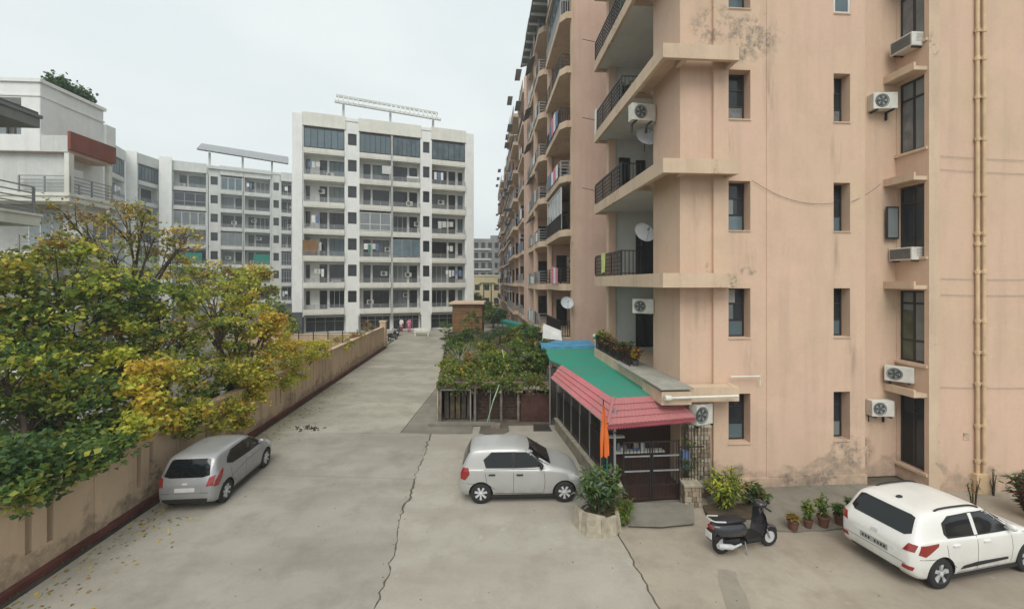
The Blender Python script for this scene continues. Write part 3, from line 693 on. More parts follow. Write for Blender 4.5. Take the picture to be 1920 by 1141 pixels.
# white roof tank box on the terrace
wt = MB(); fbox(wt, FE, hu+.35, hu+1.15, 24.6, 25.3, 11.9, 12.75); fbox(wt, FE, hu+.4, hu+.5, 24.65, 24.75, 11.2, 11.9); fbox(wt, FE, hu+1.0, hu+1.1, 24.65, 24.75, 11.2, 11.9); fbox(wt, FE, hu+.4, hu+.5, 25.15, 25.25, 11.2, 11.9); fbox(wt, FE, hu+1.0, hu+1.1, 25.15, 25.25, 11.2, 11.9)
o = wt.build('air_cooler', 'whitemetal', loc=FE.p(hu+.75, 24.9, 11.2)); tag(o, 'white box cooler on a stand on the terrace below the red parapet', 'air cooler')
# nearest house, cut by the left edge of the picture
_q = FA.p(0, 1.1, 0); FE = Face(_q.x, _q.y, AD)
gu = FE.u(75, 14)
h1 = empty('corner_house', FE.p(gu-3, 11, 0), 'grey balconied house cut by the left edge of the photograph', 'house')
b = MB(); fbox(b, FE, gu-12, gu-.85, 3, 13.6, 0, 11.2); b.build('body', 'whitegrey', h1)
for zf, nm in ((11.55, 'roof_slab'), (8.25, 'balcony'), (4.95, 'balcony'), (1.65, 'balcony')):
    b = MB(); fbox(b, FE, gu-12, gu, 3, 14, zf-.35, zf); fbox(b, FE, gu-12, gu+.05, 2.95, 14.05, zf-.02, zf+.08 if nm == 'roof_slab' else zf+.06); b.build(nm, 'grey' if nm == 'roof_slab' else 'cream', h1)
    if nm == 'balcony': railing(h1, Face(*FE.p(gu-.08, 3, 0)[:2], AD+math.pi/2), 0, 0, zf+.06, 10.9, .9, style='h', mat='greymetal', r=.02)
b = MB(); fbox(b, FE, gu-11, gu-.0, 3, 13.95, 11.63, 11.72); b.build('roof_edge', 'darkgrey', h1)
ff = Face(*FE.p(gu-.85, 3, 0)[:2], AD+math.pi/2)
for zf in (8.35, 5.05, 1.75):
    for u in (1.5, 4.5, 7.0): window(h1, ff, u, -.04, zf, 1.4, 2.1, vs=(.5,), gl='glass')
b = MB(); fbox(b, FE, gu-.84, gu-.6, 9.6, 10.3, 9.3, 9.75); fbox(b, FE, gu-.84, gu-.6, 10.0, 10.7, 10.2, 10.65); b.build('air_conditioner', 'acgrey', h1)

r = random.Random(31); b = MB()
def tuft(x, y, s, k=5):
    for i in range(k):
        a = r.uniform(0, 6.28); d = Vector((math.cos(a), math.sin(a), 0)); q = Vector((x, y, 0)); h = s*r.uniform(.6, 1.3); w_ = Vector((-d.y, d.x, 0))*.006
        b.add([q-w_, q+w_, q+d*h*.6+Vector((0, 0, h))], [(0, 1, 2)])
for pl in (crackC, crackR):
    for x, y in pl:
        if r.random() < .22 and y > 5: tuft(x-.02, y, .035)
for i in range(150):
    v = r.uniform(5, 38); q = FA.p(UW+.16+abs(r.gauss(0, .04)), v, 0); tuft(q.x, q.y, .05)
for i in range(70):
    q = FA.p(r.uniform(5.5, 11), 11.64-.08-abs(r.gauss(0, .06)), 0); tuft(q.x, q.y, .08)
tag(b.build('weeds', L['mid']), kind='stuff')
b = MB()
for i in range(420):
    if i % 3 == 0: q = FA.p(UW+.18+abs(r.gauss(0, .35)), r.uniform(5, 30), 0)
    elif i % 3 == 1: p_ = crackC[r.randrange(len(crackC))]; q = Vector((p_[0]+r.gauss(0, .08), p_[1]+r.uniform(-.1, .1), 0))
    else: q = Vector((r.uniform(-6, 10), r.uniform(7.5, 16), 0))
    s = r.uniform(.006, .02); b.add([(q.x-s, q.y-s*.6, .001), (q.x+s, q.y-s, .001), (q.x, q.y+s, .001), (q.x, q.y, s)], [(0, 1, 3), (1, 2, 3), (2, 0, 3)])
tag(b.build('grit', 'mortar'), kind='stuff')
M['curtain'] = plain('curtain_behind_glass', (.16, .165, .17), .35, var=.35, vs=4)
M['curtain_green'] = plain('green_curtain_behind_glass', (.07, .085, .055), .3, var=.3)
# ================================================================ NEAR PINK BLOCK
VS = 11.64; LT = .40; ZK = [2.70+3.17*k for k in range(8)]        # underside of the ledges/balcony slabs
b1 = empty('pink_apartment_building', FA.p(9, 13, 0), 'near tall pink beige apartment block with corner balconies on the right', 'building')
U = FA.u
def s1(px, v=VS): return FA.u(px, v)
uW = s1(1275, VS+.10)
vB = None
for i in range(400):            # north corner of the west wall, seen at px 1225
    v = VS+.1+i*.02
    if FA.u(1225, v) >= uW: vB = v; break
u38, u20 = s1(1338), s1(1622)
w = MB()
wins = []
for k in range(5):
    z0 = 1.33+3.10*k if k < 4 else 14.02
    z0 = [1.33, 4.40, 7.53, 10.77, 14.0][k]
    wins.append((s1(1366), s1(1407), z0, z0+1.44)); wins.append((s1(1563), s1(1594), z0, z0+1.44))
facade(w, FA, u38, u20, 3.0, 26, VS, [h for h in wins if h[2] > 3], .36)
fbox(w, FA, uW, u38, VS+.1, VS+.35, 3.0, 26); w.quad(FA.p(u38,VS,0), FA.p(u38,VS+.3,0), FA.p(u38,VS+.3,26), FA.p(u38,VS,26))
fbox(w, FA, uW, uW+.25, VS+.351, vB, 3.0, 26)
w.build('wall', 'pink_base', b1)
w = MB(); facade(w, FA, u38, u20, 0, 3.0, VS, [h for h in wins if h[2] < 3], .36)
fbox(w, FA, u38-.0, u38+.25, VS+.02, VS+.34, 0, 3.0); fbox(w, FA, uW, u38, VS+.1, VS+.35, 0, 3.0); fbox(w, FA, uW, uW+.25, VS+.351, vB, 0, 3.0)
w.build('ground_floor_wall', 'pink_base', b1)
# shallow raised panels between the grooves
for a, c in ((1437, 1524),):
    b = MB(); fbox(b, FA, s1(a), s1(c), VS-.018, VS, .31, 26); b.build('render_panel', 'pink_base', b1)
b = MB(); fbox(b, FA, uW-.03, u20+.02, VS-.05, VS, 0, .30); b.build('plinth', 'pink_base', b1)
def odd_pane(win, w, h, z0, z1, mat, x0=0.0, x1=1.0, dy=-.004):
    g_ = MB(); g_.box(.05+(w-.1)*x0, .05+(w-.1)*x1, .021+dy, .024+dy, h*z0+.03, h*z1-.03); sub('pane', g_.mesh('pane', mat), win)
rw = random.Random(6)
for i, h in enumerate(wins):
    ww, hh = h[1]-h[0], h[3]-h[2]; top = h[2] > 13
    if i == 9: window(b1, FA, h[0], VS+.01, h[2], ww, hh, t=.055, fr='frame_white', gl='glassblue')
    else:
        wi = window(b1, FA, h[0], VS+.30, h[2], ww, hh, hs=(.34, .68), t=.045, gl='glass')
        odd_pane(wi, ww, hh, 0, .34, rw.choice(['glasspale', 'curtain', 'glassblue'])); 
        if rw.random() < .7: odd_pane(wi, ww, hh, .34, .68, rw.choice(['glasspale', 'curtain', 'glass']), 0, rw.choice([1, .5]))
        if rw.random() < .6: odd_pane(wi, ww, hh, .68, 1, rw.choice(['acgrey', 'interior', 'glassblue']), 0, .6)
    b = MB(); fbox(b, FA, h[0]-.01, h[1]+.01, VS-.036, VS+.0-.023, h[2]-.03, h[2]); b.build('sill', 'ledge', b1)
# dark room behind the openings
b = MB(); fbox(b, FA, uW+.3, 24, VS+.62, vB-.26, 0, 26); fbox(b, FA, uW+2.45, 24, vB-.25, 18.2, 0, 26); b.build('core', 'interior', b1)
# right recess and right wall
v40 = None
uC = u20
uR = FA.u(1740, 11.15); vR = 11.15
while FA.u(1680, vR) < uR: vR += .02
w = MB(); fbox(w, FA, u20-.001, uR+.3, vR, vR+.25, 0, 26); w.quad(FA.p(u20,VS,0), FA.p(u20,vR,0), FA.p(u20,vR,26), FA.p(u20,VS,26)); w.build('recess_wall', 'pink_base', b1)
wf = Face(*FA.p(uR, vR, 0)[:2], AD-math.pi/2); wl = vR-11.15
hs = [(.04, wl-.10, z, z+2.15) for z in (.48, 3.62, 6.78, 9.96, 13.1, 16.3, 19.4)]
w = MB(); facade(w, wf, 0, wl, 0, 26, 0, hs, .3); 
# right wall, angled a touch towards the camera
pR0 = FA.p(uR, 11.15, 0); fr_ = Face(pR0.x, pR0.y, AD-.115)
facade(w, fr_, 0, 9, 0, 26, 0, [], 0); w.build('right_wall', 'pink_base', b1)
b = MB(); fbox(b, fr_, .0, .30, -.03, 0, 0, 26); b.build('corner_strip', 'ledge', b1)
for i, h in enumerate(hs):
    window(b1, wf, h[0], .12, h[2], h[1]-h[0], h[3]-h[2], vs=(.5,), hs=(.75,) if i != 1 else (.3, .82), t=.06, gl=['glass', 'glasspale', 'glass', 'glasspale', 'glasspale', 'glass', 'glass'][i])
    wi = [o for o in b1.children if o.name.startswith('window')][-1]; odd_pane(wi, h[1]-h[0], 2.15, .02, .74, ['interior', 'curtain_green', 'glass', 'curtain', 'curtain', 'glasspale', 'glass'][i], 0, .5, -.01)
    b = MB(); fbox(b, wf, -.02, wl-.02, -.42, -.0, h[3]+.05, h[3]+.16); fbox(b, wf, -.02, wl-.02, -.42, -.36, h[3]+.16, h[3]+.27); b.build('sunshade', 'ledge', b1)
    b = MB(); fbox(b, wf, .0, wl-.0, -.06, -.0, h[2]-.09, h[2]-.01); b.build('sill', 'ledge', b1)
b = MB(); b.quad(*[wf.p(u, .5, z) for u, z in ((-.2, 0), (wl, 0), (wl, 26), (-.2, 26))]); b.build('room_backing', 'interior', b1)
# open shutter on the third level
sh = MB(); fbox(sh, FA, uR-.42, uR-.02, vR-.12, vR-.08, 7.35, 8.35); me = sh.build('shutter', 'frame_dark', b1)
gl_ = MB(); fbox(gl_, FA, uR-.38, uR-.06, vR-.126, vR-.121, 7.4, 8.3); o = gl_.build('pane', 'glasspale', me)
# ledges and balcony slabs, one per storey
vF = 11.14; uL = FA.u(1243, vF); uE = FA.u(1386, vF)
uS = uL; vN = 18.25
def ledge(z, k):
    b = MB(); t = .12; T = LT
    fbox(b, FA, uL, uE, vF, vF+t, z, z+LT)                # front beam
    fbox(b, FA, uE-t, uE, vF+t, VS-.03, z, z+LT)           # right beam
    fbox(b, FA, uL, uL+t, vF+t, 13.9, z, z+LT)
    for u in (uL+.62, ): fbox(b, FA, u, u+.16, vF+t, VS+.09, z+.04, z+.29)   # cross rib
    fbox(b, FA, uL+t, uE-t, vF+t, VS-.03, z+.30, z+.38)
    fbox(b, FA, uL+t, uW-.005, VS-.03, 13.9, z+.30, z+.38)
    b.build('ledge', 'ledge', b1)
    b = MB(); fbox(b, FA, uL, uL+.12, 13.9, vN, z, z+LT); fbox(b, FA, uL+.12, uL+3.6, vN-.12, vN, z, z+LT)
    fbox(b, FA, uL+.12, uW+2.4, 13.9, vN-.12, z+.14, z+.28); b.build('balcony_slab', 'ledge', b1)
    b = MB(); fbox(b, FA, uL+.125, uW+2.4, 13.92, vN-.125, z+.1, z+.138); b.build('ceiling', 'recess', b1)
for k, z in enumerate(ZK): ledge(z, k)
# recess walls
uP = FA.u(1140, 18.0)
w = MB(); fbox(w, FA, uP+.33, uW+2.4, 18.0, 18.2, 0, 26); fbox(w, FA, uW+2.2, uW+2.4, 13, 18, 0, 26); w.build('recess_wall', 'recess', b1)
b = MB(); fbox(b, FA, uP, uP+.32, 17.9, 18.25, 0, 26); b.build('corner_pillar', 'pink', b1)
b = MB(); fbox(b, FA, uW+.25, uW+2.2, vB-.25, vB, 0, 26); b.build('recess_side_wall', 'pink', b1)
rf = Face(*FA.p(0, 17.99, 0)[:2], AD)
for k, z in enumerate([-.5]+ZK):
    zf = z+LT-.08
    window(b1, rf, rf.u(1192), -.05, zf+.15 if k else .3, .42, 1.9, hs=(.7,), t=.05, gl='glass', name='door')
    window(b1, rf, rf.u(1160) if k in (4, 3) else rf.u(1208), -.05, zf+.15 if k else .3, .5, 2.0 if k in (3, 4) else 1.6, hs=(), t=.05, gl='glass')
# railings: along the west edge then across the north return
wr = Face(*FA.p(uL+.06, vN-.06, 0)[:2], AD-math.pi/2)
for k, z in enumerate(ZK):
    if k == 0: continue
    railing(b1, wr, 0, 0, z+LT, 3.5, .92, vert=.17, r=.016)
    railing(b1, wr, 0.0, -.02, z+LT+.1, 3.5, .75, style='h', r=.018)
    railing(b1, Face(*FA.p(uL+.06, 14.8, 0)[:2], AD), 0, 0, z+LT, .75, .92, vert=.15, r=.016)
b = MB(); fbox(b, FA, uL-.2, 25, vF-.2, 19, 26, 26.5); b.build('roof', 'ledge', b1)
b = MB(); fbox(b, FA, uP+.34, 24.2, 18.26, 19, 0, 26); b.build('north_wall', 'pink', b1)
# drain pipes on the right wall
dp = empty('drain_pipes', fr_.p(fr_.u(1832), -.08, 0), 'pair of ochre painted drain pipes running up the pink right hand wall', 'pipes')
for px in (1828, 1840):
    b = MB(); u = fr_.u(px); b.tube([fr_.p(u, -.07, .0), fr_.p(u, -.07, 26)], .043, 10); o = b.build('pipe', 'pipe', dp, smooth=True)
for z in [.9, 1.9, 3.1, 4.0, 4.9, 6.3, 7.1, 7.4, 8.5, 10.1, 11.3, 12.4, 13.2]:
    b = MB(); u0, u1 = fr_.u(1824), fr_.u(1844); fbox(b, fr_, u0, u1, -.075, -.0, z, z+.035)
    for px in (1828, 1840): b.lathe([(.055, z-.05), (.06, z-.04), (.06, z+.06), (.055, z+.07)], 'z', (fr_.p(fr_.u(px), -.07, 0).x, fr_.p(fr_.u(px), -.07, 0).y, 0), 10)
    b.build('collar', 'pipe', dp)
b = MB(); fbox(b, fr_, fr_.u(1822), fr_.u(1848), -.14, -.0, 0, .55); b.build('pipe_casing', 'pipe', dp)
b = MB(); u = fr_.u(1806); fbox(b, fr_, u, u+.17, -.02, 0, 1.5, 1.68); o = b.build('vent_cover', 'ledge', loc=fr_.p(u, -.02, 1.5)); tag(o, 'small square vent cover low on the right wall beside the drain pipes', 'vent cover')
# slung wires
def wire(name, pts, label, rad=.006, sag=0.0, mat='iron'):
    out = []
    for a, c in zip(pts[:-1], pts[1:]):
        a, c = Vector(a), Vector(c)
        for i in range(9):
            t = i/8; q = a.lerp(c, t); q.z -= sag*4*t*(1-t); out.append(q)
    b = MB(); b.tube(out, rad, 5); o = b.build(name, mat, loc=out[0]); tag(o, label, 'cable'); return o
wire('cable', [FA.p(s1(1408), VS-.05, 8.98), FA.p(s1(1560), VS-.05, 8.35)], 'thin dark cable sagging between the two window columns of the pink block', sag=.25)
wire('cable', [FA.p(s1(1594), VS-.05, 8.4), FA.p(FA.u(1652, vR-.3), vR-.3, 9.0)], 'short thin cable running up from the right window column to the recess', sag=.05)
for y, lb in ((293, 'uppermost thin cable pinned level across the right pink wall'), (318, 'second thin cable pinned across the right pink wall, just under the uppermost'), (522, 'thin level cable across the right pink wall at eye height'), (552, 'faint lower cable just below the eye height one on the right wall'), (725, 'lowest thin cable pinned across the right pink wall')):
    u0, u1 = fr_.u(1762), fr_.u(1990); wire('cable', [fr_.p(u0, -.03, fr_.z(1762, y)), fr_.p(u1, -.03, fr_.z(1990, y+10 if y < 400 else y))], lb, .005, .03, 'grey')
# ---------------------------------------------------------------- air conditioners
def ac_split(loc, rz, label, s=1.0, w=.85):
    t = empty('air_conditioner', loc, label, 'air conditioner', 'air conditioners on the pink block', rz)
    b = MB(); b.box(-w/2*s, w/2*s, -.30*s, 0, 0, .58*s); b.build('casing', 'acwhite', t, bevel=.012, local=True)
    b = MB(); b.lathe([(.215*s, -.315*s), (.235*s, -.312*s), (.235*s, -.298*s), (.2*s, -.30*s)], 'y', (-.12*s, 0, .29*s), 24, cap=False)
    for q in (.06, .11, .16): b.lathe([(q*s, -.312*s), ((q+.012)*s, -.312*s), ((q+.012)*s, -.304*s)], 'y', (-.12*s, 0, .29*s), 24, cap=False)
    b.build('fan_guard', 'grille', t, local=True)
    b = MB(); b.lathe([(0, -.304*s), (.2*s, -.3035*s)], 'y', (-.12*s, 0, .29*s), 24)
    for i in range(5):
        a = i*2*math.pi/5; b.add([(-.12*s+.03*math.cos(a), -.306*s, .29*s+.03*math.sin(a)), (-.12*s+.18*s*math.cos(a-.25), -.309*s, .29*s+.18*s*math.sin(a-.25)), (-.12*s+.18*s*math.cos(a+.35), -.306*s, .29*s+.18*s*math.sin(a+.35))], [(0, 1, 2)], 1)
    b.build('fan', ['grille', 'acgrey'], t, local=True)
    for x in (-.28*s, .28*s):
        b = MB(); b.box(x-.02, x+.02, -.32*s, .12*s, -.05, -.005); b.box(x-.018, x+.018, .02, .12*s, -.3*s, -.05); b.build('bracket', 'iron', t, local=True)
    return t
def ac_window(loc, rz, label, w=.66, d=.55, h=.40, tilt=0):
    t = empty('window_air_conditioner', loc, label, 'air conditioner', 'air conditioners on the pink block', rz)
    b = MB(); b.box(-w/2, w/2, -d, 0, 0, h); b.build('casing', 'acwhite', t, bevel=.01, local=True)
    b = MB(); b.box(-w/2+.04, w/2-.04, -d-.006, -d+.002, .04, h-.04)
    b.build('grille', 'grille', t, local=True)
    for i in range(9):
        b = MB(); z = .06+(h-.12)*i/8; b.box(-w/2+.04, w/2-.04, -d-.014, -d-.006, z-.004, z+.004); b.build('grille_bar', 'acgrey', t, local=True)
    for x in (-w/2-.004, w/2):
        b = MB()
        for i in range(6): b.box(x, x+.004, -d*.75, -d*.35, h*.3+i*.04, h*.3+i*.04+.015)
        b.build('side_louvre', 'acgrey', t, local=True)
    b = MB(); b.box(-w/2+.05, -w/2+.08, -d*.9, .1, -.04, -.004); b.box(w/2-.08, w/2-.05, -d*.9, .1, -.04, -.004); b.build('bracket', 'iron', t, local=True)
    return t
# in the right recess, mounted on the west-facing wall or hung at its left end
AW = wf.a
p = FA.p(FA.u(1722, 11.6), 11.6, FA.z(1700, 70, 11.6)); ac_window((p.x-.02, p.y, 12.75+.18), AW, 'box air conditioner with dark green grille, topmost in the right recess')
p = FA.p(FA.u(1656, vR-.18), vR-.05, 0); ac_split((p.x, p.y, FA.z(1660, 206, vR-.2)), AD-.15, 'dusty outdoor unit with two stains hung left of the second recess window', .85, .82)
p = FA.p(FA.u(1722, 11.7), 11.7, 0); ac_window((p.x, p.y, FA.z(1700, 488, 11.7)), AW, 'wide box air conditioner with broken grille under the open shutter', .7, .6, .38)
p = FA.p(FA.u(1690, vR-.3), vR-.25, 0); ac_split((p.x, p.y, FA.z(1690, 714, vR-.3)), AD-.9, 'outdoor unit standing on the lowest sunshade in the right recess', .78)
p = FA.p(FA.u(1648, vR-.12), vR-.05, 0); ac_split((p.x, p.y, FA.z(1648, 779, vR-.2)), AD-.12, 'lowest outdoor unit in the right recess, over the stained wall', .82, .8)
# on the west wall by the balconies
p = FA.p(uW-.05, vB-.1, 0)
o = ac_split((FA.p(FA.u(1204, vB-.25), vB-.05, 0).x, FA.p(FA.u(1204, vB-.25), vB-.05, 0).y, FA.z(1204, 226, vB-.3)), AD+.12, 'clean white outdoor unit with round fan beside the upper left balcony', .95, .88)
p = FA.p(FA.u(1210, vB+.3), vB+.3, 0); ac_split((p.x, p.y, FA.z(1210, 588, vB)), AD-.7, 'white outdoor unit between the two lower left balconies', .85)
# ---------------------------------------------------------------- dishes
def dish(loc, rz, label, r=.36, tilt=.45, arm=True):
    t = empty('satellite_dish', loc, label, 'satellite dish', 'satellite dishes', rz)
    b = MB(); b.lathe([(r*q, r*.22*q*q-.02) for q in (0, .25, .5, .75, 1)]+[(r*1.02, r*.22), (r*.98, r*.22-.03), (r*.5, r*.05-.04), (0, -.04)], 'z', (0, 0, 0), 28)
    R_ = Matrix.Rotation(math.pi/2-tilt, 4, 'X')
    b.v = [R_ @ v for v in b.v]; b.build('reflector', 'dish', t, smooth=2, local=True)
    b = MB(); a = R_ @ Vector((0, -r*.9, .1*r)); f = R_ @ Vector((0, -r*.1, r*1.05)); b.tube([a, f], .012, 6); b.build('feed_arm', 'greymetal', t, local=True)
    b = MB(); b.tube([f, f+(R_ @ Vector((0, .0, -.12)))], [.03, .022], 8); b.build('receiver', 'darkgrey', t, local=True)
    b = MB(); b.tube([(0, .06, 0), (0, .1, -.1), (0, .1, -r*1.25)], .02, 8); b.build('mast', 'iron', t, local=True)
    return t
dish(tuple(P(1211, 258, 14.2)), .15, 'grey satellite dish fixed above the third balcony of the pink block', .37)
dish(tuple(P(1207, 437, 14.2)), .25, 'grey satellite dish standing behind the railing with the lime towel', .36)
dish(tuple(P(1063, 568, 23.6)), .1, 'white satellite dish on the low balcony of the second pink block', .36)
# towel, laundry on the balconies
def cloth(name, fc, u, y, z, w, h, mat, label, cat='towel'):
    b = MB(); n = 8; pts = []
    for j in range(7):
        for i in range(n+1):
            pts.append(fc.p(u+w*i/n, y+.018*math.sin(i*1.9+j*.3)*(.3+j/6), z-h*j/6-.02*math.sin(i)))
    fs = [(j*(n+1)+i, j*(n+1)+i+1, (j+1)*(n+1)+i+1, (j+1)*(n+1)+i) for j in range(6) for i in range(n)]
    b.add(pts, fs); k0 = len(pts); b.add([q+Vector((0, .012, 0)) for q in pts], [tuple(reversed(f)) for f in fs])
    o = b.build(name, mat, loc=fc.p(u, y, z), smooth=2); return tag(o, label, cat)
zr = ZK[1]+LT+.95
cloth('towel', wr, 1.05, -.06, zr, .62, .80, 'cloth_lime', 'lime yellow towel hung over the second storey balcony railing')
cloth('curtain_sheet', wr, .02, -.06, ZK[3]+LT+1.02, .35, 1.1, 'cloth_white', 'white cloth hung at the outer corner of the upper balcony railing', 'cloth')
# bracket poles sticking out at the balcony corners
for z, lb in ((ZK[4]+1.3, 'thin iron clothes bar sticking out of the topmost corner balcony'), (ZK[3]+1.0, 'thin iron clothes bar sticking out of the balcony with the white cloth'), (ZK[2]+1.05, 'thin iron clothes bar sticking out of the third balcony')):
    q = FA.p(uL, vN-.1, z); b = MB(); b.tube([q, q+Vector((-.55, .0, .12))], .014, 5); o = b.build('clothes_bar', 'iron', loc=q); tag(o, lb, 'clothes bar')
# ================================================================ SECOND PINK BLOCK
f5 = Face(P(1072, 0, 24).x, 24, AD)
b2 = empty('pink_apartment_building', f5.p(6, 14, 0), 'second pink brown block behind the near one, blank end wall and rows of balconies', 'building')
b = MB(); fbox(b, f5, .12, 14, 0, .3, 0, 27); b.build('end_wall', 'pink_far', b2)
b = MB(); fbox(b, f5, -.02, .118, -.05, .35, 0, 27); b.build('corner_strip', 'ledge', b2)
b = MB(); fbox(b, f5, 1.4, 14, .3, 28, 0, 26.6); b.build('body', 'pink_far', b2)
b = MB(); fbox(b, f5, -.35, 1.4, 5.9, 6.4, 0, 26.6); fbox(b, f5, -1.15, 1.4, 13.7, 14.2, 0, 25.6); b.build('cross_wall', 'pink_far', b2)
b = MB(); fbox(b, f5, -.5, -.22, 5.6, 5.9, 0, 26.6); b.build('pilaster', 'pink', b2)
b = MB(); fbox(b, f5, -1.05, -.75, 9.2, 9.5, 0, 25.4); b.build('pilaster', 'pink', b2)
r = random.Random(21)
zs = [2.42+3.14*k for k in range(8)]
wA = Face(*f5.p(1.38, 5.9, 0)[:2], AD-math.pi/2); wB_ = Face(*f5.p(1.38, 13.7, 0)[:2], AD-math.pi/2)
sA = Face(*f5.p(0, 5.88, 0)[:2], AD); sB = Face(*f5.p(0, 13.68, 0)[:2], AD)
for k, z in enumerate(zs):
    b = MB(); b.X = f5.mat(); b.prism([(0.1, .0), (1.38, .36), (1.38, 5.88), (-.62, 5.88), (-.62, .5), (-.3, 0)], z, z+.38); b.build('balcony', 'ledge', b2)
    b = MB(); b.X = f5.mat(); b.prism([(1.38, 6.42), (1.38, 13.68), (-1.02, 13.68), (-1.02, 6.9), (-.7, 6.42)], z-.05, z+.36); b.build('balcony', 'ledge', b2)
    st = 'h' if k % 2 else 'v'; mt = r.choice(['iron', 'greymetal', 'whitemetal'])
    railing(b2, Face(*f5.p(-.56, 5.8, 0)[:2], AD-math.pi/2), 0, 0, z+.38, 5.2, .95, style=st, mat=mt, r=.02)
    railing(b2, Face(*f5.p(-.56, .5, 0)[:2], AD), 0, 0, z+.38, .55, .95, style=st, mat=mt, r=.02)
    railing(b2, Face(*f5.p(-.96, 13.6, 0)[:2], AD-math.pi/2), 0, 0, z+.36, 6.6, .95, style='h', mat='greymetal', r=.022)
    railing(b2, Face(*f5.p(-.96, 6.95, 0)[:2], AD), 0, 0, z+.36, .9, .95, style='h', mat='greymetal', r=.022)
    for sf, u0 in ((sA, .35), (sB, .1)):
        window(b2, sf, u0-.2, -.04, z+.5, .75, 1.9, hs=(.7,), gl='glass', name='door')
        if r.random() < .6: ac_far(b2, sf, u0+.55, -.02, z+1.7)
    for wf_, n_ in ((wA, 2), (wB_, 3)):
        for i in range(n_): window(b2, wf_, .5+i*2.3, -.04, z+.5, 1.3, 2.1, vs=(.5,), gl='glass')
    x = r.random()
    if k == 2 or k == 6:
        window(b2, Face(*f5.p(-.52, 5.7, 0)[:2], AD-math.pi/2), 0, 0, z+.4, 5.1, 2.55, vs=(.2, .4, .6, .8), hs=(.33,), t=.08, fr='frame_white' if k == 2 else 'iron', gl='glasspale' if k == 2 else 'glassblue', name='glazing')
    if k in (1, 3, 4, 7):
        b = MB(); b.X = f5.mat(); x0 = -.70
        for i in range(r.randint(3, 6)):
            y0 = .8+i*.8; b.box(x0, x0+.03, y0, y0+.55, z+.4, z+1.2+r.random()*.3, r.randint(0, 3))
        b.build('laundry', ['cloth_white', 'cloth_blue', 'grey', 'cloth_pink'], b2)
    b = MB(); b.X = f5.mat(); yy = 6.9+r.random()*2
    for i in range(5): b.box(-1.09, -1.06, yy+i*1.1, yy+i*1.1+.7, z+.4, z+.9+r.random()*.6, r.randint(0, 3))
    b.build('laundry', ['cloth_white', 'whitegrey', 'grey', 'acgrey'], b2)
    if k > 1:
        b = MB(); b.X = f5.mat(); yy = 8+3*r.random(); b.add([(-1.0, yy, z+2.6), (-1.0, yy+2.6, z+2.6), (-1.55, yy+2.6, z+2.2), (-1.55, yy, z+2.2), (-1.0, yy, z+2.64), (-1.0, yy+2.6, z+2.64), (-1.55, yy+2.6, z+2.24), (-1.55, yy, z+2.24)], [(0,1,2,3), (7,6,5,4), (0,3,7,4), (1,5,6,2), (3,2,6,7), (0,4,5,1)]); b.build('awning', 'grey', b2)
b = MB(); b.X = f5.mat(); b.add([(-1.7, 3.5, 25.5), (-1.7, 13.9, 25.5), (2, 13.9, 26.6), (2, 3.5, 26.6), (-1.7, 3.5, 25.62), (-1.7, 13.9, 25.62), (2, 13.9, 26.72), (2, 3.5, 26.72)], [(0,1,2,3), (7,6,5,4), (0,4,5,1), (1,5,6,2), (2,6,7,3), (3,7,4,0)]); b.build('roof', 'grey', b2)
for i in range(9):
    b = MB(); b.X = f5.mat(); b.box(-1.65, 1.5, 3.8+i*1.15, 3.9+i*1.15, 25.3, 25.45); b.build('rafter', 'whitegrey', b2)
# third stretch of the row
f6 = Face(P(1, 0, 40).x*0+4.35-.0705*40, 40, AD)
b3 = empty('pink_apartment_building', f6.p(6, 25, 0), 'farthest pink block of the row, crowded with balconies down to the vanishing point', 'building')
b = MB(); fbox(b, f6, .6, 14, 0, 54, 0, 26); b.build('body', 'pink_far', b3)
b = MB()
for i in range(10): fbox(b, f6, -.35, .6, i*6-.02, i*6+.35, 0, 25.8-(i % 3)*.7)
b.build('cross_wall', 'pink_far', b3)
for i in range(9):
    pr = r.choice([-.5, -.95]); m_ = r.choice(['ledge', 'pink_far'])
    for k in range(8):
        z = 2.5+3.14*k; y0 = i*6+.4; y1 = i*6+5.9
        b = MB(); fbox(b, f6, pr, .6, y0, y1, z, z+.36); b.build('balcony', m_, b3)
        railing(b3, Face(*f6.p(pr+.05, y1-.05, 0)[:2], AD-math.pi/2), 0, 0, z+.36, 5.3, .9, style='h', mat=r.choice(['greymetal', 'iron']), r=.025)
        ws = Face(*f6.p(.58, y1, 0)[:2], AD-math.pi/2); window(b3, ws, .8, -.04, z+.4, 1.4, 2.1, gl='glass'); window(b3, ws, 3, -.04, z+.4, 1.6, 2.1, gl='glass')
        ss_ = Face(*f6.p(-.3, i*6+5.97, 0)[:2], AD)
        window(b3, ss_, .1, -.03, z+.7, .55, 1.5, gl='glass')
        x = r.random()
        if x < .35:
            b = MB(); fbox(b, f6, pr-.55, pr, y0+.5, y0+2.8, z+2.45, z+2.5); b.build('awning', 'grey', b3)
        if x > .55:
            b = MB()
            for q in range(r.randint(2, 6)): fbox(b, f6, pr-.08, pr-.04, y0+.3+q*.8, y0+.9+q*.8, z+.4, z+1+r.random()*.6, r.randint(0, 3))
            b.build('laundry', ['cloth_white', 'cloth_blue', 'grey', 'brownp'], b3)
        if x > .8 or x < .15: ac_far(b3, ss_, .0, -.02, z+2.1)
        if .4 < x < .5:
            window(b3, Face(*f6.p(pr+.08, y1-.05, 0)[:2], AD-math.pi/2), 0, 0, z+.4, 5.3, 2.3, vs=(.25, .5, .75), t=.1, fr='whitemetal', gl='glassblue', name='glazing')
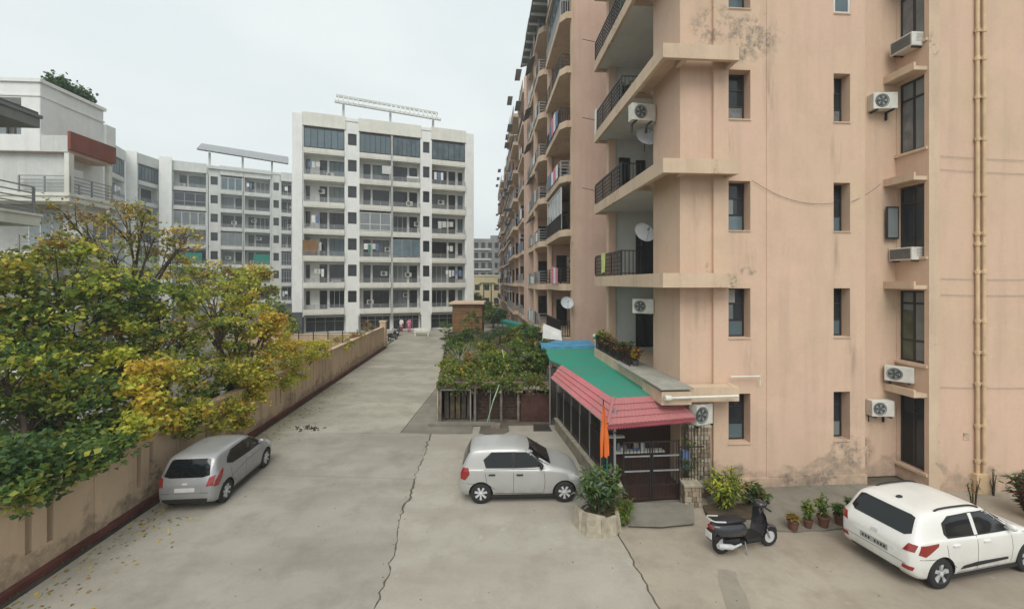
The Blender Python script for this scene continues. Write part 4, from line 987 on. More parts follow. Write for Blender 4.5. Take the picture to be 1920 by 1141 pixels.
# ================================================================ VERANDA WITH GREEN ROOF AND PINK TILE SKIRT
vr = empty('veranda', (3.6, 13.5, 0), 'veranda with flat green roof, pink tile skirt and iron gate beside the pink block', 'veranda')
ZT, ZS = 2.75, 2.30
tFL, tFR, tBL, tBR = (2.86, 11.75), (4.62, 12.1), (1.98, 16.5), (3.95, 16.6)
bFL, bFR, bBL = (2.50, 10.85), (5.03, 11.45), (1.55, 16.2)
b = MB(); b.prism([tFL, tFR, tBR, (4.0, 20.8), (1.62, 20.6), (1.6, 17.6), tBL], ZT-.06, ZT); b.build('roof_cover', 'green_tarp', vr)
b = MB(); b.prism([(tFL[0]+.05, tFL[1]+.05), (tFR[0], tFR[1]+.05), (tBR[0], 20.7), (1.7, 20.5), (2.05, 16.5)], ZT-.14, ZT-.065); b.build('roof_deck', 'greymetal', vr)
b = MB(); n = 10
def V3(p, z): return Vector((p[0], p[1], z))
b.add([(1.45, 20.55, 2.83), (4.15, 20.75, 2.86), (4.1, 22.3, 2.95), (1.5, 22.1, 2.9), (1.45, 20.55, 2.80), (4.15, 20.75, 2.83), (4.1, 22.3, 2.92), (1.5, 22.1, 2.87), (1.44, 20.5, 2.55), (4.16, 20.7, 2.6)], [(0,1,2,3), (7,6,5,4), (0,4,5,1), (1,5,6,2), (2,6,7,3), (3,7,4,0), (4,8,9,5)])
b.build('blue_roof_cover', 'blue_tarp', vr)
def skirt(T0, T1, B0, B1, rows, cols, name='tile_sheet'):
    """rows of ribbed sheet from the roof edge down to the eave"""
    T0, T1, B0, B1 = [Vector(q) for q in (T0, T1, B0, B1)]
    nrm = (T1-T0).cross(B0-T0).normalized()
    if nrm.z < 0: nrm = -nrm
    for j in range(rows):
        q0, q1 = j/rows, (j+1)/rows+.03; b = MB(); vs = []; lift = .035
        for q, h in ((q0, .0), (q1, lift)):
            L0, L1 = T0.lerp(B0, q), T1.lerp(B1, q)
            for i in range(cols*4+1):
                t = i/(cols*4); vs.append(L0.lerp(L1, t)+nrm*(h+.013*max(0, math.cos(i*math.pi/2))+.006))
        m = cols*4+1; k = 2*m
        vs += [v-nrm*.03 for v in vs[:]]
        fs = [(i, i+1, m+i+1, m+i) for i in range(m-1)]+[(k+m+i, k+m+i+1, k+i+1, k+i) for i in range(m-1)]+[(m+i, m+i+1, k+m+i+1, k+m+i) for i in range(m-1)]
        b.add(vs, fs); b.build(name, 'pinktile', vr)
skirt(V3(tFL, ZT-.01), V3(tFR, ZT-.01), V3(bFL, ZS), V3(bFR, ZS), 4, 22)
skirt(V3(tBL, ZT-.01), V3(tFL, ZT-.01), V3(bBL, ZS), V3(bFL, ZS), 4, 44)
b = MB(); b.tube([V3(tFL, ZT), V3(bFL, ZS+.03)], .045, 8); b.tube([V3(bFL, ZS), V3(bFR, ZS)], .03, 6); b.build('ridge_tile', 'pinktile', vr)
b = MB(); b.tube([V3(bBL, ZS-.02), V3(bFL, ZS-.02)], .022, 6); b.build('eave_rail', 'whitegrey', vr)
# scalloped valance
b = MB(); A, B_ = V3(bFL, ZS-.02), V3(bFR, ZS-.02); n = 34
for i in range(n):
    p, q = A.lerp(B_, i/n), A.lerp(B_, (i+1)/n); mdl = p.lerp(q, .5); d = Vector((0, .012, 0))
    pts = [p, q, q-Vector((0,0,.07)), mdl-Vector((0,0,.13)), p-Vector((0,0,.07))]
    b.add(pts+[v+d for v in pts], [(0,1,2,3,4), (9,8,7,6,5), (0,4,9,5), (4,3,8,9), (3,2,7,8), (2,1,6,7)])
o = b.build('valance', plain('valance_cloth', (.33, .07, .09), .85), vr)
# low wall and iron screen along the left
gL0, gL1 = Vector((1.80, 17.1, 0)), Vector((2.72, 11.15, 0)); d = (gL1-gL0).normalized(); m = Vector((-d.y, d.x, 0)); 
fl = Face(gL0.x, gL0.y, math.atan2(d.y, d.x)); LL = (gL1-gL0).length
b = MB(); fbox(b, fl, 0, LL, -.04, .16, 0, .42); b.build('low_wall', 'stone', vr)
for i in range(15):
    b = MB(); fbox(b, fl, i*LL/15+.006, (i+1)*LL/15-.006, -.08, .18, .42, .47+.008*(i % 2)); b.build('coping_stone', 'stone2', vr)
for i in range(7):
    b = MB(); u = .05+i*(LL-.1)/6; fbox(b, fl, u-.025, u+.025, .03, .08, .47, ZT-.1); b.build('post', 'greymetal', vr)
me = railing_mesh(LL/6-.08, 1.05, vert=.11, r=.011)
for i in range(6): inst('iron_screen', me, vr, fl.p(.09+i*(LL-.1)/6, .05, .50), fl.a)
b = MB(); fbox(b, fl, 0, LL, .035, .075, 1.95, 2.0); b.build('top_rail', 'iron', vr)
# frame near the rear corner
for q in ((1.62, 17.7), (1.66, 20.4), (1.93, 17.0)):
    b = MB(); b.tube([(q[0], q[1], 0), (q[0], q[1], ZT-.07)], .035, 8); b.build('post', 'greymetal', vr)
# floor, back wall, shelves, gate
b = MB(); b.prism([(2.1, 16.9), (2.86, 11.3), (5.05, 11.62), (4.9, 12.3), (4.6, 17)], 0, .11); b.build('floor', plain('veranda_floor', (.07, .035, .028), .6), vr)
GX0, GX1 = G(1172, 946), G(1275, 946)
fg = Face(2.98, 11.22, .085); GW = 1.62
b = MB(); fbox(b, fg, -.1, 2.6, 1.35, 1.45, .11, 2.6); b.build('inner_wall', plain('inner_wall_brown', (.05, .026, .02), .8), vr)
for z, a, c in ((1.78, .25, 1.3), (1.78, .95, 1.95), (.92, .2, 1.7), (1.36, .0, .5)):
    b = MB(); fbox(b, fg, a, c, 1.12 if z != 1.36 else 1.2, 1.34, z+(.02 if a > .9 else 0), z+.05+(.02 if a > .9 else 0)); b.build('shelf', 'cream', vr)
r = random.Random(8)
for i in range(16):      # things kept on the shelves
    b = MB(); x = r.uniform(.25, 1.8); z = .975 if i % 2 else 1.86; s = r.uniform(.05, .12); hh_ = r.uniform(.1, .26)
    b.lathe([(s*.8, 0), (s, .02), (s*.9, hh_*.8), (s*.4, hh_)], 'z', fg.p(x, 1.23, z), 8); b.build('jar', r.choice(['cloth_blue', 'darkgrey', 'terracotta', 'stone2', 'greymetal', 'dish']), vr)
gate = empty('iron_gate', fg.p(.8, 0, 0), 'black double leaf iron gate with bars at the veranda entrance', 'gate')
for (a, c) in ((.02, .78), (.82, 1.6)):
    b = MB()
    for x in (a, c-.03): fbox(b, fg, x, x+.03, -.02, .02, .1, 1.72)
    for z in (.1, .52, .9, 1.68): fbox(b, fg, a+.03, c-.03, -.015, .015, z, z+.03)
    lf = b.build('gate_leaf', 'iron', gate)
    for z in (1.30, .90):
        b = MB(); fbox(b, fg, a+.03, c-.03, -.03, -.016, z, z+.04); o = b.build('cross_rail', 'greymetal', lf, local=False)
    for i in range(7):
        b = MB(); x = a+.03+(c-a-.06)*(i+.5)/7; fbox(b, fg, x-.007, x+.007, -.007, .007, .13, 1.68); 
        o = bpy.data.objects.new('bar', b.mesh('bar', 'iron', wpos(gate))); COL.objects.link(o); o.parent = lf
# side infill right of the gate with hanging things
b = MB()
for i in range(8): fbox(b, fg, 1.66+i*.09, 1.672+i*.09, -.01, .01, .62, 2.1)
fbox(b, fg, 1.62, 2.3, -.015, .015, 1.5, 1.53); b.build('side_screen', 'iron', vr)
b = MB(); fbox(b, fg, 1.75, 1.95, .1, .25, .9, 1.35); b.build('blue_bag', 'cloth_blue', vr)
# rubble pillars: stones set in mortar
def rubble(name, x0, x1, y0, y1, z1, label, seed, nx=4, sz=.13, mat='stone2'):
    r = random.Random(seed); t = empty(name, ((x0+x1)/2, (y0+y1)/2, 0), label, 'pillar')
    b = MB(); b.box(x0+.02, x1-.02, y0+.02, y1-.02, 0, z1-.02); b.build('core', 'mortar', t)
    rows = max(1, int(z1/sz)); pals = [plain('rubble_a', (.30, .24, .17), .9, var=.3), plain('rubble_b', (.20, .15, .11), .9, var=.3), M[mat]] if 'rb' not in M else M['rb']; M['rb'] = pals
    for j in range(rows):
        for face in ('s', 'w', 'e'):
            L0, L1 = (x0, x1) if face == 's' else (y0, y1); x = L0
            while x < L1-.03:
                wd = min(r.uniform(.7, 1.5)*sz, L1-x); q = r.uniform(-.004, .018); z = z1*j/rows; h = z1/rows
                b = MB()
                if face == 's': b.box(x+.006, x+wd-.006, y0-q, y0+.03, z+.006, z+h-.006)
                elif face == 'w': b.box(x0-q, x0+.03, x+.006, x+wd-.006, z+.006, z+h-.006)
                else: b.box(x1-.03, x1+q, x+.006, x+wd-.006, z+.006, z+h-.006)
                b.v = [v+Vector((r.uniform(-.005, .005),)*3) for v in b.v]
                b.build('stone', r.choice(pals), t, bevel=.008); x += wd
    b = MB(); b.box(x0-.02, x1+.02, y0-.02, y1+.02, z1-.02, z1+.05); b.build('cap', 'stone2', t, bevel=.01)
    return t
q = G(1292, 946)
rubble('stone_pillar', 4.62, 5.06, 11.12, 11.5, .56, 'low rubble stone pier right of the iron gate', 3)
rubble('stone_pillar', 4.95, 5.55, 11.62, 12.0, 1.98, 'tall speckled rubble pillar under the outdoor unit by the gate', 4, sz=.12)
rubble('stone_pillar', 2.62, 2.90, 10.95, 11.3, .62, 'pale low gate pier left of the iron gate, behind the oleander planter', 5)
# white box unit on the tall pillar
a = ac_split((5.27, 11.88, 2.04), AD+math.radians(20), 'large white outdoor unit on top of the rubble pillar under the pink eave', .98, .62)
M['apron_pale'] = concrete('weathered_cap', (.40, .39, .345), (.33, .32, .28), (.22, .21, .18), .9)
# projecting box of the ledge over the pink skirt, with its pipe
b = MB(); fbox(b, FA, FA.u(1240, 11.0), FA.u(1296, 11.0), 10.98, vF+1.2, ZK[0]-.02, ZK[0]+.34); o = b.build('ledge_box', 'ledge', b1)
b = MB(); fbox(b, FA, FA.u(1238, 10.95), FA.u(1300, 10.95), 10.93, vF+3.8, ZK[0]+.405, ZK[0]+.45); b.build('ledge_cap', 'apron_pale', b1)
b = MB(); z = ZK[0]+.20; b.tube([FA.p(FA.u(1252, 10.88), 10.88, z), FA.p(FA.u(1384, 10.95), 10.95, z)], .035, 8); b.tube([FA.p(FA.u(1247, 10.88), 10.88, z), FA.p(FA.u(1258, 10.88), 10.88, z)], .075, 10)
o = b.build('waste_pipe', 'cream', loc=FA.p(FA.u(1252, 10.88), 10.88, z)); tag(o, 'pale waste pipe with end cap along the ledge over the pink eave', 'pipe')
b = MB(); z = 3.30; b.tube([FA.p(FA.u(1370, 11.5), 11.5, z), FA.p(FA.u(1425, 11.5), 11.5, z), FA.p(FA.u(1425, 11.5), 11.5, z-.25)], .022, 8)
o = b.build('short_pipe', 'cream', loc=FA.p(FA.u(1400, 11.5), 11.5, z)); tag(o, 'short thin pipe elbow on the pink wall above the lowest left window', 'pipe')
# orange flag on a bamboo pole
fp = P(1132, 0, 10.7)
fl_ = empty('flag', (fp.x, 10.7, 0), 'orange pennant drooping from a thin pole at the veranda corner', 'flag')
b = MB(); b.tube([(fp.x+.01, 10.7, 0), (fp.x-.01, 10.7, 3.0)], .014, 8); b.build('pole', 'iron', fl_)
b = MB(); pts = []
for j in range(13):
    z = 2.86-j*.11; wd = .04+.19*min(1, j/8)
    for i in range(7):
        pts.append((fp.x-.01+(i/6-.35)*wd, 10.68+.045*math.sin(i*2.1+j*.25), z-.03*math.cos(i*1.6)))
b.add(pts, [(j*7+i, j*7+i+1, (j+1)*7+i+1, (j+1)*7+i) for j in range(12) for i in range(6)]); b.build('cloth', 'orange', fl_, smooth=2)
# dark green pole by the planter
b = MB(); b.tube([(2.50, 10.95, 0), (2.50, 10.95, 1.9)], .02, 8); o = b.build('pole', 'teal', loc=(2.5, 10.95, 0)); tag(o, 'thin dark green pole just left of the orange pennant', 'pole')
# ================================================================ RAISED GARDEN
gx0, gx1, gy = -3.22, 1.62, 18.0
M['stained'] = plain('stained_post', (.16, .14, .115), .9, var=.4)
rg = empty('raised_garden', (-.8, 19, 0), 'raised garden bed over a dark red brown base between the road and the pink row', 'garden bed')
TL, TR = (-5.6, 36.5), (1.5, 36.5)
b = MB(); b.prism([(gx0, gy), (gx1, gy), TR, TL], 1.50, 1.66); b.build('deck', 'grey', rg)
b = MB(); b.prism([(gx0+.1, gy+.1), (gx1-.05, gy+.1), (TR[0], 36), (TL[0]+.2, 36)], 1.66, 1.74); b.build('bed_soil', 'soil', rg)
b = MB(); b.box(gx0-.04, gx1+.04, gy-.10, gy+.10, 1.46, 1.72); b.build('front_beam', plain('stained_beam', (.13, .10, .07), .9, var=.4), rg)
b = MB(); b.prism([(gx0+1.6, gy+.35), (gx1, gy+.35), TR, TL, (gx0, gy+1.5), (gx0+1.6, gy+1.5)], 0, 1.5); b.build('base', plain('dark_base_wall', (.045, .03, .024), .95, var=.5), rg)  # base block in a near-black brown, unevenly mottled
b = MB(); b.prism([(gx0-.02, gy), (gx0+.16, gy), (TL[0]+.18, 36.5), (TL[0]-.02, 36.5)], 0, 1.66); b.build('side_wall', 'wallpink', rg)
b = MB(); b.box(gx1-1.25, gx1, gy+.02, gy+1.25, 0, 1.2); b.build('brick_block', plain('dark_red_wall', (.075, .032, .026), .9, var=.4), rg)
# brick courses showing in the shadow
r = random.Random(2)
for j in range(9):
    x = gx0+1.75+(.12 if j % 2 else 0)
    while x < gx1-1.4:
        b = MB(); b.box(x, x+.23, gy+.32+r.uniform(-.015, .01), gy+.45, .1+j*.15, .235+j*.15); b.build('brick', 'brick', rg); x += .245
for x in (gx0+.08, gx0+1.62, gx0+2.75, gx1-1.35):
    b = MB(); b.box(x-.05, x+.05, gy-.06, gy+.05, 0, 1.5); b.build('post', 'stained', rg)
for x in (gx0+1.45,):
    b = MB(); b.box(gx0+.1, x, gy-.05, gy-.02, 1.36, 1.42); b.box(x-.05, x, gy-.05, gy-.02, 0.03, 1.36); b.box(gx0+.1, gx0+.14, gy-.05, gy-.02, .03, 1.36); b.build('gate_frame', 'greymetal', rg)
    for i in range(5):
        b = MB(); b.box(gx0+.25+i*.25, gx0+.44+i*.25, gy+.3+.02*(i % 2), gy+.34, .05, 1.3); b.build('board', plain('board_%d' % i, (.06+.02*(i % 3), .05+.015*(i % 3), .04), .9, var=.4), rg)
b = MB(); b.box(gx0-.3, gx0+2.5, gy-.55, gy-.25, 0, .10); b.build('front_kerb', 'apron', rg, bevel=.015)
b = MB(); b.box(gx0+2.35, gx0+2.75, gy-.9, gy-.55, 0, .16); o = b.build('rubble_block', 'stone', bevel=.03, loc=(gx0+2.5, gy-.7, 0)); tag(o, 'small dirty stone block in front of the raised garden', 'block')
# roots and litter spilling over the front beam
b = MB()
for i in range(70):
    x = r.choice([r.uniform(gx0+.3, gx1-.2), r.gauss(-.6, .5), r.gauss(.6, .3)]); z = 1.72; pts = [(x, gy-.11, z)]
    for k in range(4): x += r.uniform(-.05, .05); z -= r.uniform(.04, .17); pts.append((x, gy-.13-r.random()*.05, z))
    b.tube(pts, .006, 3)
tag(b.build('hanging_roots', 'greybark', rg), kind='stuff')
for i, x in enumerate((-.1, .2, .55, .85, 1.15)):
    b = MB(); b.ball((gx1-1.3+x, gy-.1, 1.5), .14+.03*(i % 2), 8, 6, 0, (1.2, .6, .7)); b.v = [v+Vector((r.uniform(-.02, .02), 0, r.uniform(-.02, .02))) for v in b.v]; b.build('stone', 'stone2', rg)
# hose hanging down from the bed to the ground
b = MB(); a = P(948, 655, 21); c1 = P(938, 708, 18); c2 = P(925, 745, 17.8); c3 = G(914, 790)
b.tube([P(942, 655, 22), P(948, 690, 20), (c1.x, 17.86, 1.75), (c2.x, 17.6, 1.0), (c3.x, 17.7, .05)], .022, 8); o = b.build('hose', 'hose', loc=(c3.x, 17.7, 0)); tag(o, 'pale green hose hanging over the front edge of the raised garden', 'hose')
b = MB(); b.tube([(c3.x+.15, gy-.14, 1.6), (c3.x+.1, gy-.3, 0)], .018, 6); o = b.build('prop_pole', 'greymetal', loc=(c3.x+.1, gy-.3, 0)); tag(o, 'thin grey prop pole leaning on the front of the raised garden', 'pole')
# white shade sheet and green net behind
b = MB(); pp = [P(1018, 612, 23.6), P(1052, 626, 22.8), P(1054, 638, 22.6), P(1018, 634, 23.4)]
b.add(pp+[p+Vector((.1, .8, .1)) for p in pp], [(0,1,2,3), (7,6,5,4), (0,4,5,1), (1,5,6,2), (2,6,7,3), (3,7,4,0)]); b.tube([pp[1]+Vector((0, .1, -.2)), Vector((pp[1].x, pp[1].y+.1, 0))], .03, 6)
b.tube([pp[0]+Vector((0, .1, -.4)), Vector((pp[0].x, pp[0].y+.1, 0))], .03, 6)
o = b.build('shade_sheet', 'cloth_white', loc=(pp[0].x, pp[0].y, 0)); tag(o, 'white slanted sheet raised on poles behind the blue roof cover', 'shade')
b = MB(); q0, q1 = P(938, 600, 42), P(985, 612, 33)
b.add([q0, q1, (q1.x, q1.y, 1.9), (q0.x, q0.y, 2.0), q0+Vector((.6, .1, .1)), q1+Vector((.6, .1, .1)), (q1.x+.6, q1.y, 1.9), (q0.x+.6, q0.y, 2)], [(0,1,2,3), (7,6,5,4), (0,4,5,1), (1,5,6,2), (2,6,7,3), (3,7,4,0)])
b.box(q1.x, q1.x+.1, q1.y, q1.y+.1, 0, 1.95); b.box(q0.x+.2, q0.x+.3, q0.y, q0.y+.1, 0, 2.0)
o = b.build('green_net', 'teal', loc=(q1.x, q1.y, 0)); tag(o, 'green net screen behind the raised garden by the pink row', 'net screen')
# ================================================================ CARS
def smooth_interp(xs, tab, col, k=3):
    v = np.interp(xs, [t[0] for t in tab], [t[col] for t in tab])
    for _ in range(k):
        w = v.copy(); w[1:-1] = .25*v[:-2]+.5*v[1:-1]+.25*v[2:]; v = w
    return v
def chaik(p, it=2):
    p = [np.array(q, float) for q in p]
    for _ in range(it):
        o = [p[0]]
        for a, b in zip(p[:-1], p[1:]): o += [a*.75+b*.25, a*.25+b*.75]
        o.append(p[-1]); p = o
    return p
class CarShape:
    pass
def car_body(L, W, tab):
    """tab rows: x (0 rear..1 front), z bottom, z belt, z top, half width belt, half width roof"""
    xs = np.concatenate([[0, .004, .012, .024], np.linspace(.04, .96, 56), [.976, .988, .996, 1]])
    C = [smooth_interp(xs, tab, i, 2 if i in (3,) else 3) for i in range(1, 6)]
    rings = []
    for i, x in enumerate(xs):
        zb, zl, zt, wb, wt = [c[i] for c in C]
        wb *= W/2; wt *= W/2; hb = zl-zb
        pts = [(0, zb), (.8*wb, zb), (.95*wb, zb+.03), (.985*wb, zb+.22*hb), (1.0*wb, zb+.5*hb), (1.0*wb, zb+.74*hb), (.985*wb, zl-.02), (.955*wb, zl+.01*(zt-zl)), 
               (wt+.02*wb, zl+.80*(zt-zl)), (wt-.07, zl+.96*(zt-zl)), (wt*.55, zt), (0, zt+.004)]
        rings.append(chaik(pts, 2))
    n = len(rings[0]); V = []; 
    for x, r in zip(xs, rings):
        X = (x-.5)*L
        full = [(X, -q[0], q[1]) for q in r]+[(X, q[0], q[1]) for q in r[::-1][1:-1]]
        V += full
    m = len(full); Fc = [(i*m+j, i*m+(j+1) % m, (i+1)*m+(j+1) % m, (i+1)*m+j) for i in range(len(xs)-1) for j in range(m)]
    Fc += [tuple(range(m-1, -1, -1)), tuple(range((len(xs)-1)*m, len(xs)*m))]
    return V, Fc
def flatten_patch(bvh, poly, axis, sgn, off, step=.06):
    """tessellate a 2D outline and lay it on the body surface"""
    bm = bmesh.new()
    idx = {'side': (0, 2), 'end': (1, 2), 'top': (0, 1)}[axis]
    vs = []
    for a, c in poly:
        p = [0, 0, 0]; p[idx[0]] = a; p[idx[1]] = c; vs.append(bm.verts.new(p))
    bm.faces.new(vs)
    for ax in idx:
        lo = min(v.co[ax] for v in bm.verts); hi = max(v.co[ax] for v in bm.verts); k = int((hi-lo)/step)+1
        for i in range(1, k):
            no = [0, 0, 0]; no[ax] = 1; co = [0, 0, 0]; co[ax] = lo+(hi-lo)*i/k
            bmesh.ops.bisect_plane(bm, geom=bm.verts[:]+bm.edges[:]+bm.faces[:], plane_co=co, plane_no=no)
    bmesh.ops.triangulate(bm, faces=bm.faces[:])
    for v in bm.verts:
        o = v.co.copy(); dr = Vector((0, 0, 0))
        if axis == 'side': o.y = 3*sgn; dr.y = -sgn
        elif axis == 'end': o.x = 5*sgn; dr.x = -sgn
        else: o.z = 4; dr.z = -1
        h, nn, _, _ = bvh.ray_cast(o, dr)
        if h is None:
            h, nn, _, _ = bvh.find_nearest(v.co if axis == 'top' else Vector((o.x*.5, v.co.y if axis == 'end' else sgn*.7, v.co.z)))
        if nn.dot(dr) > 0: nn = -nn
        v.co = h+nn*off
    # give it an edge so that it is a pane, not paper
    bm.normal_update()
    want = {'side': Vector((0, sgn, 0)), 'end': Vector((sgn, 0, .2)), 'top': Vector((0, 0, 1))}[axis]
    if sum((f.normal.dot(want) for f in bm.faces)) < 0: bmesh.ops.reverse_faces(bm, faces=bm.faces[:])
    ext = bmesh.ops.extrude_face_region(bm, geom=[f for f in bm.faces], use_keep_orig=True)
    bm.normal_update()
    for v in [e for e in ext['geom'] if isinstance(e, bmesh.types.BMVert)]:
        v.co = v.co-want*(off+.012)
    me = bpy.data.meshes.new('patch'); bm.to_mesh(me); bm.free(); return me
def make_car(name, label, loc, rz, L, W, Hh, tab, spec, paint, wr, xw, rimstyle='a', group=None):
    root = empty(name, loc, label, 'car', group, rz)
    V, Fc = car_body(L, W, tab); me = bpy.data.meshes.new('car_shell'); me.from_pydata(V, [], Fc)
    me.materials.append(M[paint]); me.materials.append(M['interior'])
    bm = bmesh.new(); bm.from_mesh(me); bmesh.ops.recalc_face_normals(bm, faces=bm.faces[:]); bm.to_mesh(me)
    bvh = BVHTree.FromBMesh(bm); bm.free()
    tmp = bpy.data.objects.new('tmp', me); COL.objects.link(tmp)
    cb = MB()
    for x in xw:
        for s in (-1, 1):
            y0, y1 = sorted((s*(W/2-.22), s*(W/2+.2))); cb.lathe([(wr+.045, y0), (wr+.045, y1)], 'y', (x, 0, wr), 32, 1)
    cme = cb.mesh('cut', [paint, 'interior']); cbm = bmesh.new(); cbm.from_mesh(cme); bmesh.ops.recalc_face_normals(cbm, faces=cbm.faces[:]); cbm.to_mesh(cme); cbm.free()
    cut = bpy.data.objects.new('cut', cme); COL.objects.link(cut)
    md = tmp.modifiers.new('b', 'BOOLEAN'); md.object = cut; md.operation = 'DIFFERENCE'; md.solver = 'EXACT'
    dg = bpy.context.evaluated_depsgraph_get(); dg.update(); me2 = bpy.data.meshes.new_from_object(tmp.evaluated_get(dg)); me2.name = 'body'
    bpy.data.objects.remove(tmp); bpy.data.objects.remove(cut)
    me2.polygons.foreach_set('use_smooth', [True]*len(me2.polygons)); me2.set_sharp_from_angle(angle=math.radians(35))
    sub('body', me2, root)
    def patch(nm, poly, axis, sgn, mat, off=.004, step=.07, parent=None):
        m_ = flatten_patch(bvh, poly, axis, sgn, off, step); m_.name = nm; m_.materials.append(M[mat])
        m_.polygons.foreach_set('use_smooth', [True]*len(m_.polygons)); m_.set_sharp_from_angle(angle=math.radians(35))
        return sub(nm, m_, parent or root)
    for s in (-1, 1):
        for q in spec['side_glass']: patch('side_window', q, 'side', s, 'carglass')
        if 'trim' in spec: patch('window_surround', spec['trim'], 'side', s, 'blackplastic', .002)
        for q in spec.get('pillar', []): patch('door_pillar', q, 'side', s, paint, .006)
        for q in spec['seams']: 
            for a, c in zip(q[:-1], q[1:]):
                d_ = Vector((c[0]-a[0], c[1]-a[1])).normalized()*.005; nx, nz_ = -d_.y, d_.x
                patch('door_seam', [(a[0]+nx, a[1]+nz_), (a[0]-nx, a[1]-nz_), (c[0]-nx, c[1]-nz_), (c[0]+nx, c[1]+nz_)], 'side', s, 'blackplastic', .0015, .1)
        for hx, hz in spec['handles']:
            h, nn, _, _ = bvh.ray_cast(Vector((hx, 3*s, hz)), Vector((0, -s, 0)))
            b = MB(); b.box(hx-.09, hx+.09, h.y-.012, h.y+.03*s if s > 0 else h.y+.012, hz-.018, hz+.018) if s > 0 else b.box(hx-.09, hx+.09, h.y-.03, h.y+.012, hz-.018, hz+.018)
            b.build('door_handle', spec.get('handle_mat', paint), root, bevel=.008, local=True)
        for q in spec['tail']: patch('tail_light', q, 'side', s, 'redlens', .012, .05)
        for q in spec.get('head', []): patch('headlight', q, 'side', s, 'lens', .010, .05)
        mx, mz = spec['mirror']; h, nn, _, _ = bvh.ray_cast(Vector((mx, 3*s, mz)), Vector((0, -s, 0)))
        b = MB(); b.ball((mx, h.y+s*.11, mz+.03), .1, 10, 6, 0, (.55, 1.0, .72)); b.box(mx-.03, mx+.03, min(h.y, h.y+s*.08), max(h.y, h.y+s*.08), mz-.03, mz+.0); b.build('mirror', spec.get('mirror_mat', paint), root, smooth=2, local=True)
        if 'strip' in spec: patch('side_strip', spec['strip'], 'side', s, 'blackplastic', .012)
        if 'rail' in spec:
            b = MB(); x0, x1, yr = spec['rail']; pts = []
            for i in range(12):
                x = x0+(x1-x0)*i/11; h, _, _, _ = bvh.ray_cast(Vector((x, yr*s, 4)), Vector((0, 0, -1))); pts.append(h+Vector((0, 0, .028 if 0 < i < 11 else 0)))
            b.tube(pts, .018, 6); b.build('roof_rail', 'blackplastic', root, local=True, smooth=2)
        b = MB(); b.box(-L*.5+.62, L*.5-.62, min(s*(W/2-.14), s*(W/2-.04)), max(s*(W/2-.14), s*(W/2-.04)), .17, .235); b.build('sill', 'blackplastic', root, local=True)
    patch('rear_window', spec['rear_glass'], 'end', -1, 'carglass', .006, .09)
    patch('windshield', spec['windshield'], 'end', 1, 'carglass', .005, .09)
    for q in spec.get('rear_extra', []): patch(q[0], q[1], 'end', -1, q[2], q[3])
    for q in spec.get('front_extra', []): patch(q[0], q[1], 'end', 1, q[2], q[3])
    if 'plate' in spec:
        (y0, y1, z0, z1) = spec['plate']; pl = patch('number_plate', [(y0, z0), (y1, z0), (y1, z1), (y0, z1)], 'end', -1, spec.get('plate_mat', 'plate'), .014)
        n = 8; dy = (y1-y0-.06)/n
        for i in range(n):
            if i in (4,) or spec.get('blank'): continue
            a = y0+.03+i*dy; zc0, zc1 = z0+.035, z1-.035
            patch('plate_character', [(a+dy*.2, zc0), (a+dy*.75, zc0), (a+dy*.75, zc1), (a+dy*.2, zc1)], 'end', -1, 'blackplastic', .017, .2, pl)
    # wheels
    for x in xw:
        for s in (-1, 1):
            yc = s*(W/2-.105)
            wh = empty('wheel', (x, yc, wr)); wh.parent = root
            w_ = .085; b = MB(); b.lathe([(wr*.62, -w_), (wr*.9, -w_), (wr*.97, -w_*.85), (wr, -w_*.55), (wr, w_*.55), (wr*.97, w_*.85), (wr*.9, w_), (wr*.62, w_)], 'y', (0, 0, 0), 36, cap=False)
            o = b.build('tyre', 'rubber', None, smooth=True, local=True); o.parent = wh
            b = MB(); R_ = wr*.66; e = s*w_
            b.lathe([(R_, -s*w_*.6), (R_, e*.98), (R_*.93, e*1.02), (R_*.9, e*.7), (R_*.86, e*.35), (0, e*.3)], 'y', (0, 0, 0), 32, 1)
            ns = 7 if rimstyle == 'a' else 5
            for i in range(ns):
                for dd in ((0,) if rimstyle == 'a' else (-.1, .1)):
                    a = 2*math.pi*i/ns+.2; a1 = a+dd; wv = .05 if rimstyle == 'a' else .032; tx, tz = -math.sin(a), math.cos(a)
                    p0 = (math.cos(a)*R_*.16, math.sin(a)*R_*.16); p1 = (math.cos(a1)*R_*.92, math.sin(a1)*R_*.92); k = wv*.6; k2 = wv
                    q = [(p0[0]+tx*k*.6, p0[1]+tz*k*.6), (p0[0]-tx*k*.6, p0[1]-tz*k*.6), (p1[0]-tx*k2*.6, p1[1]-tz*k2*.6), (p1[0]+tx*k2*.6, p1[1]+tz*k2*.6)]
                    b.add([(u_, e*.95, v_) for u_, v_ in q]+[(u_, e*.5, v_) for u_, v_ in q], [(0,1,2,3), (7,6,5,4), (0,4,5,1), (1,5,6,2), (2,6,7,3), (3,7,4,0)], 0)
            b.lathe([(R_*.24, e*.3), (R_*.24, e*1.0), (R_*.2, e*1.06), (0, e*1.08)], 'y', (0, 0, 0), 16, 0)
            o = b.build('rim', ['rim', 'rimdark'], None, smooth=True, local=True); o.parent = wh
    return root
M['carglass'] = glass('car_glass', (.005, .006, .007), .05, .5)
M['blackplastic'] = plain('black_plastic', (.015, .015, .016), .55)
M['plate'] = plain('plate_white', (.6, .6, .58), .5)
M['rim'] = plain('rim_silver', (.56, .57, .58), .4, .15)
M['rimdark'] = plain('rim_recess', (.05, .05, .05), .6)
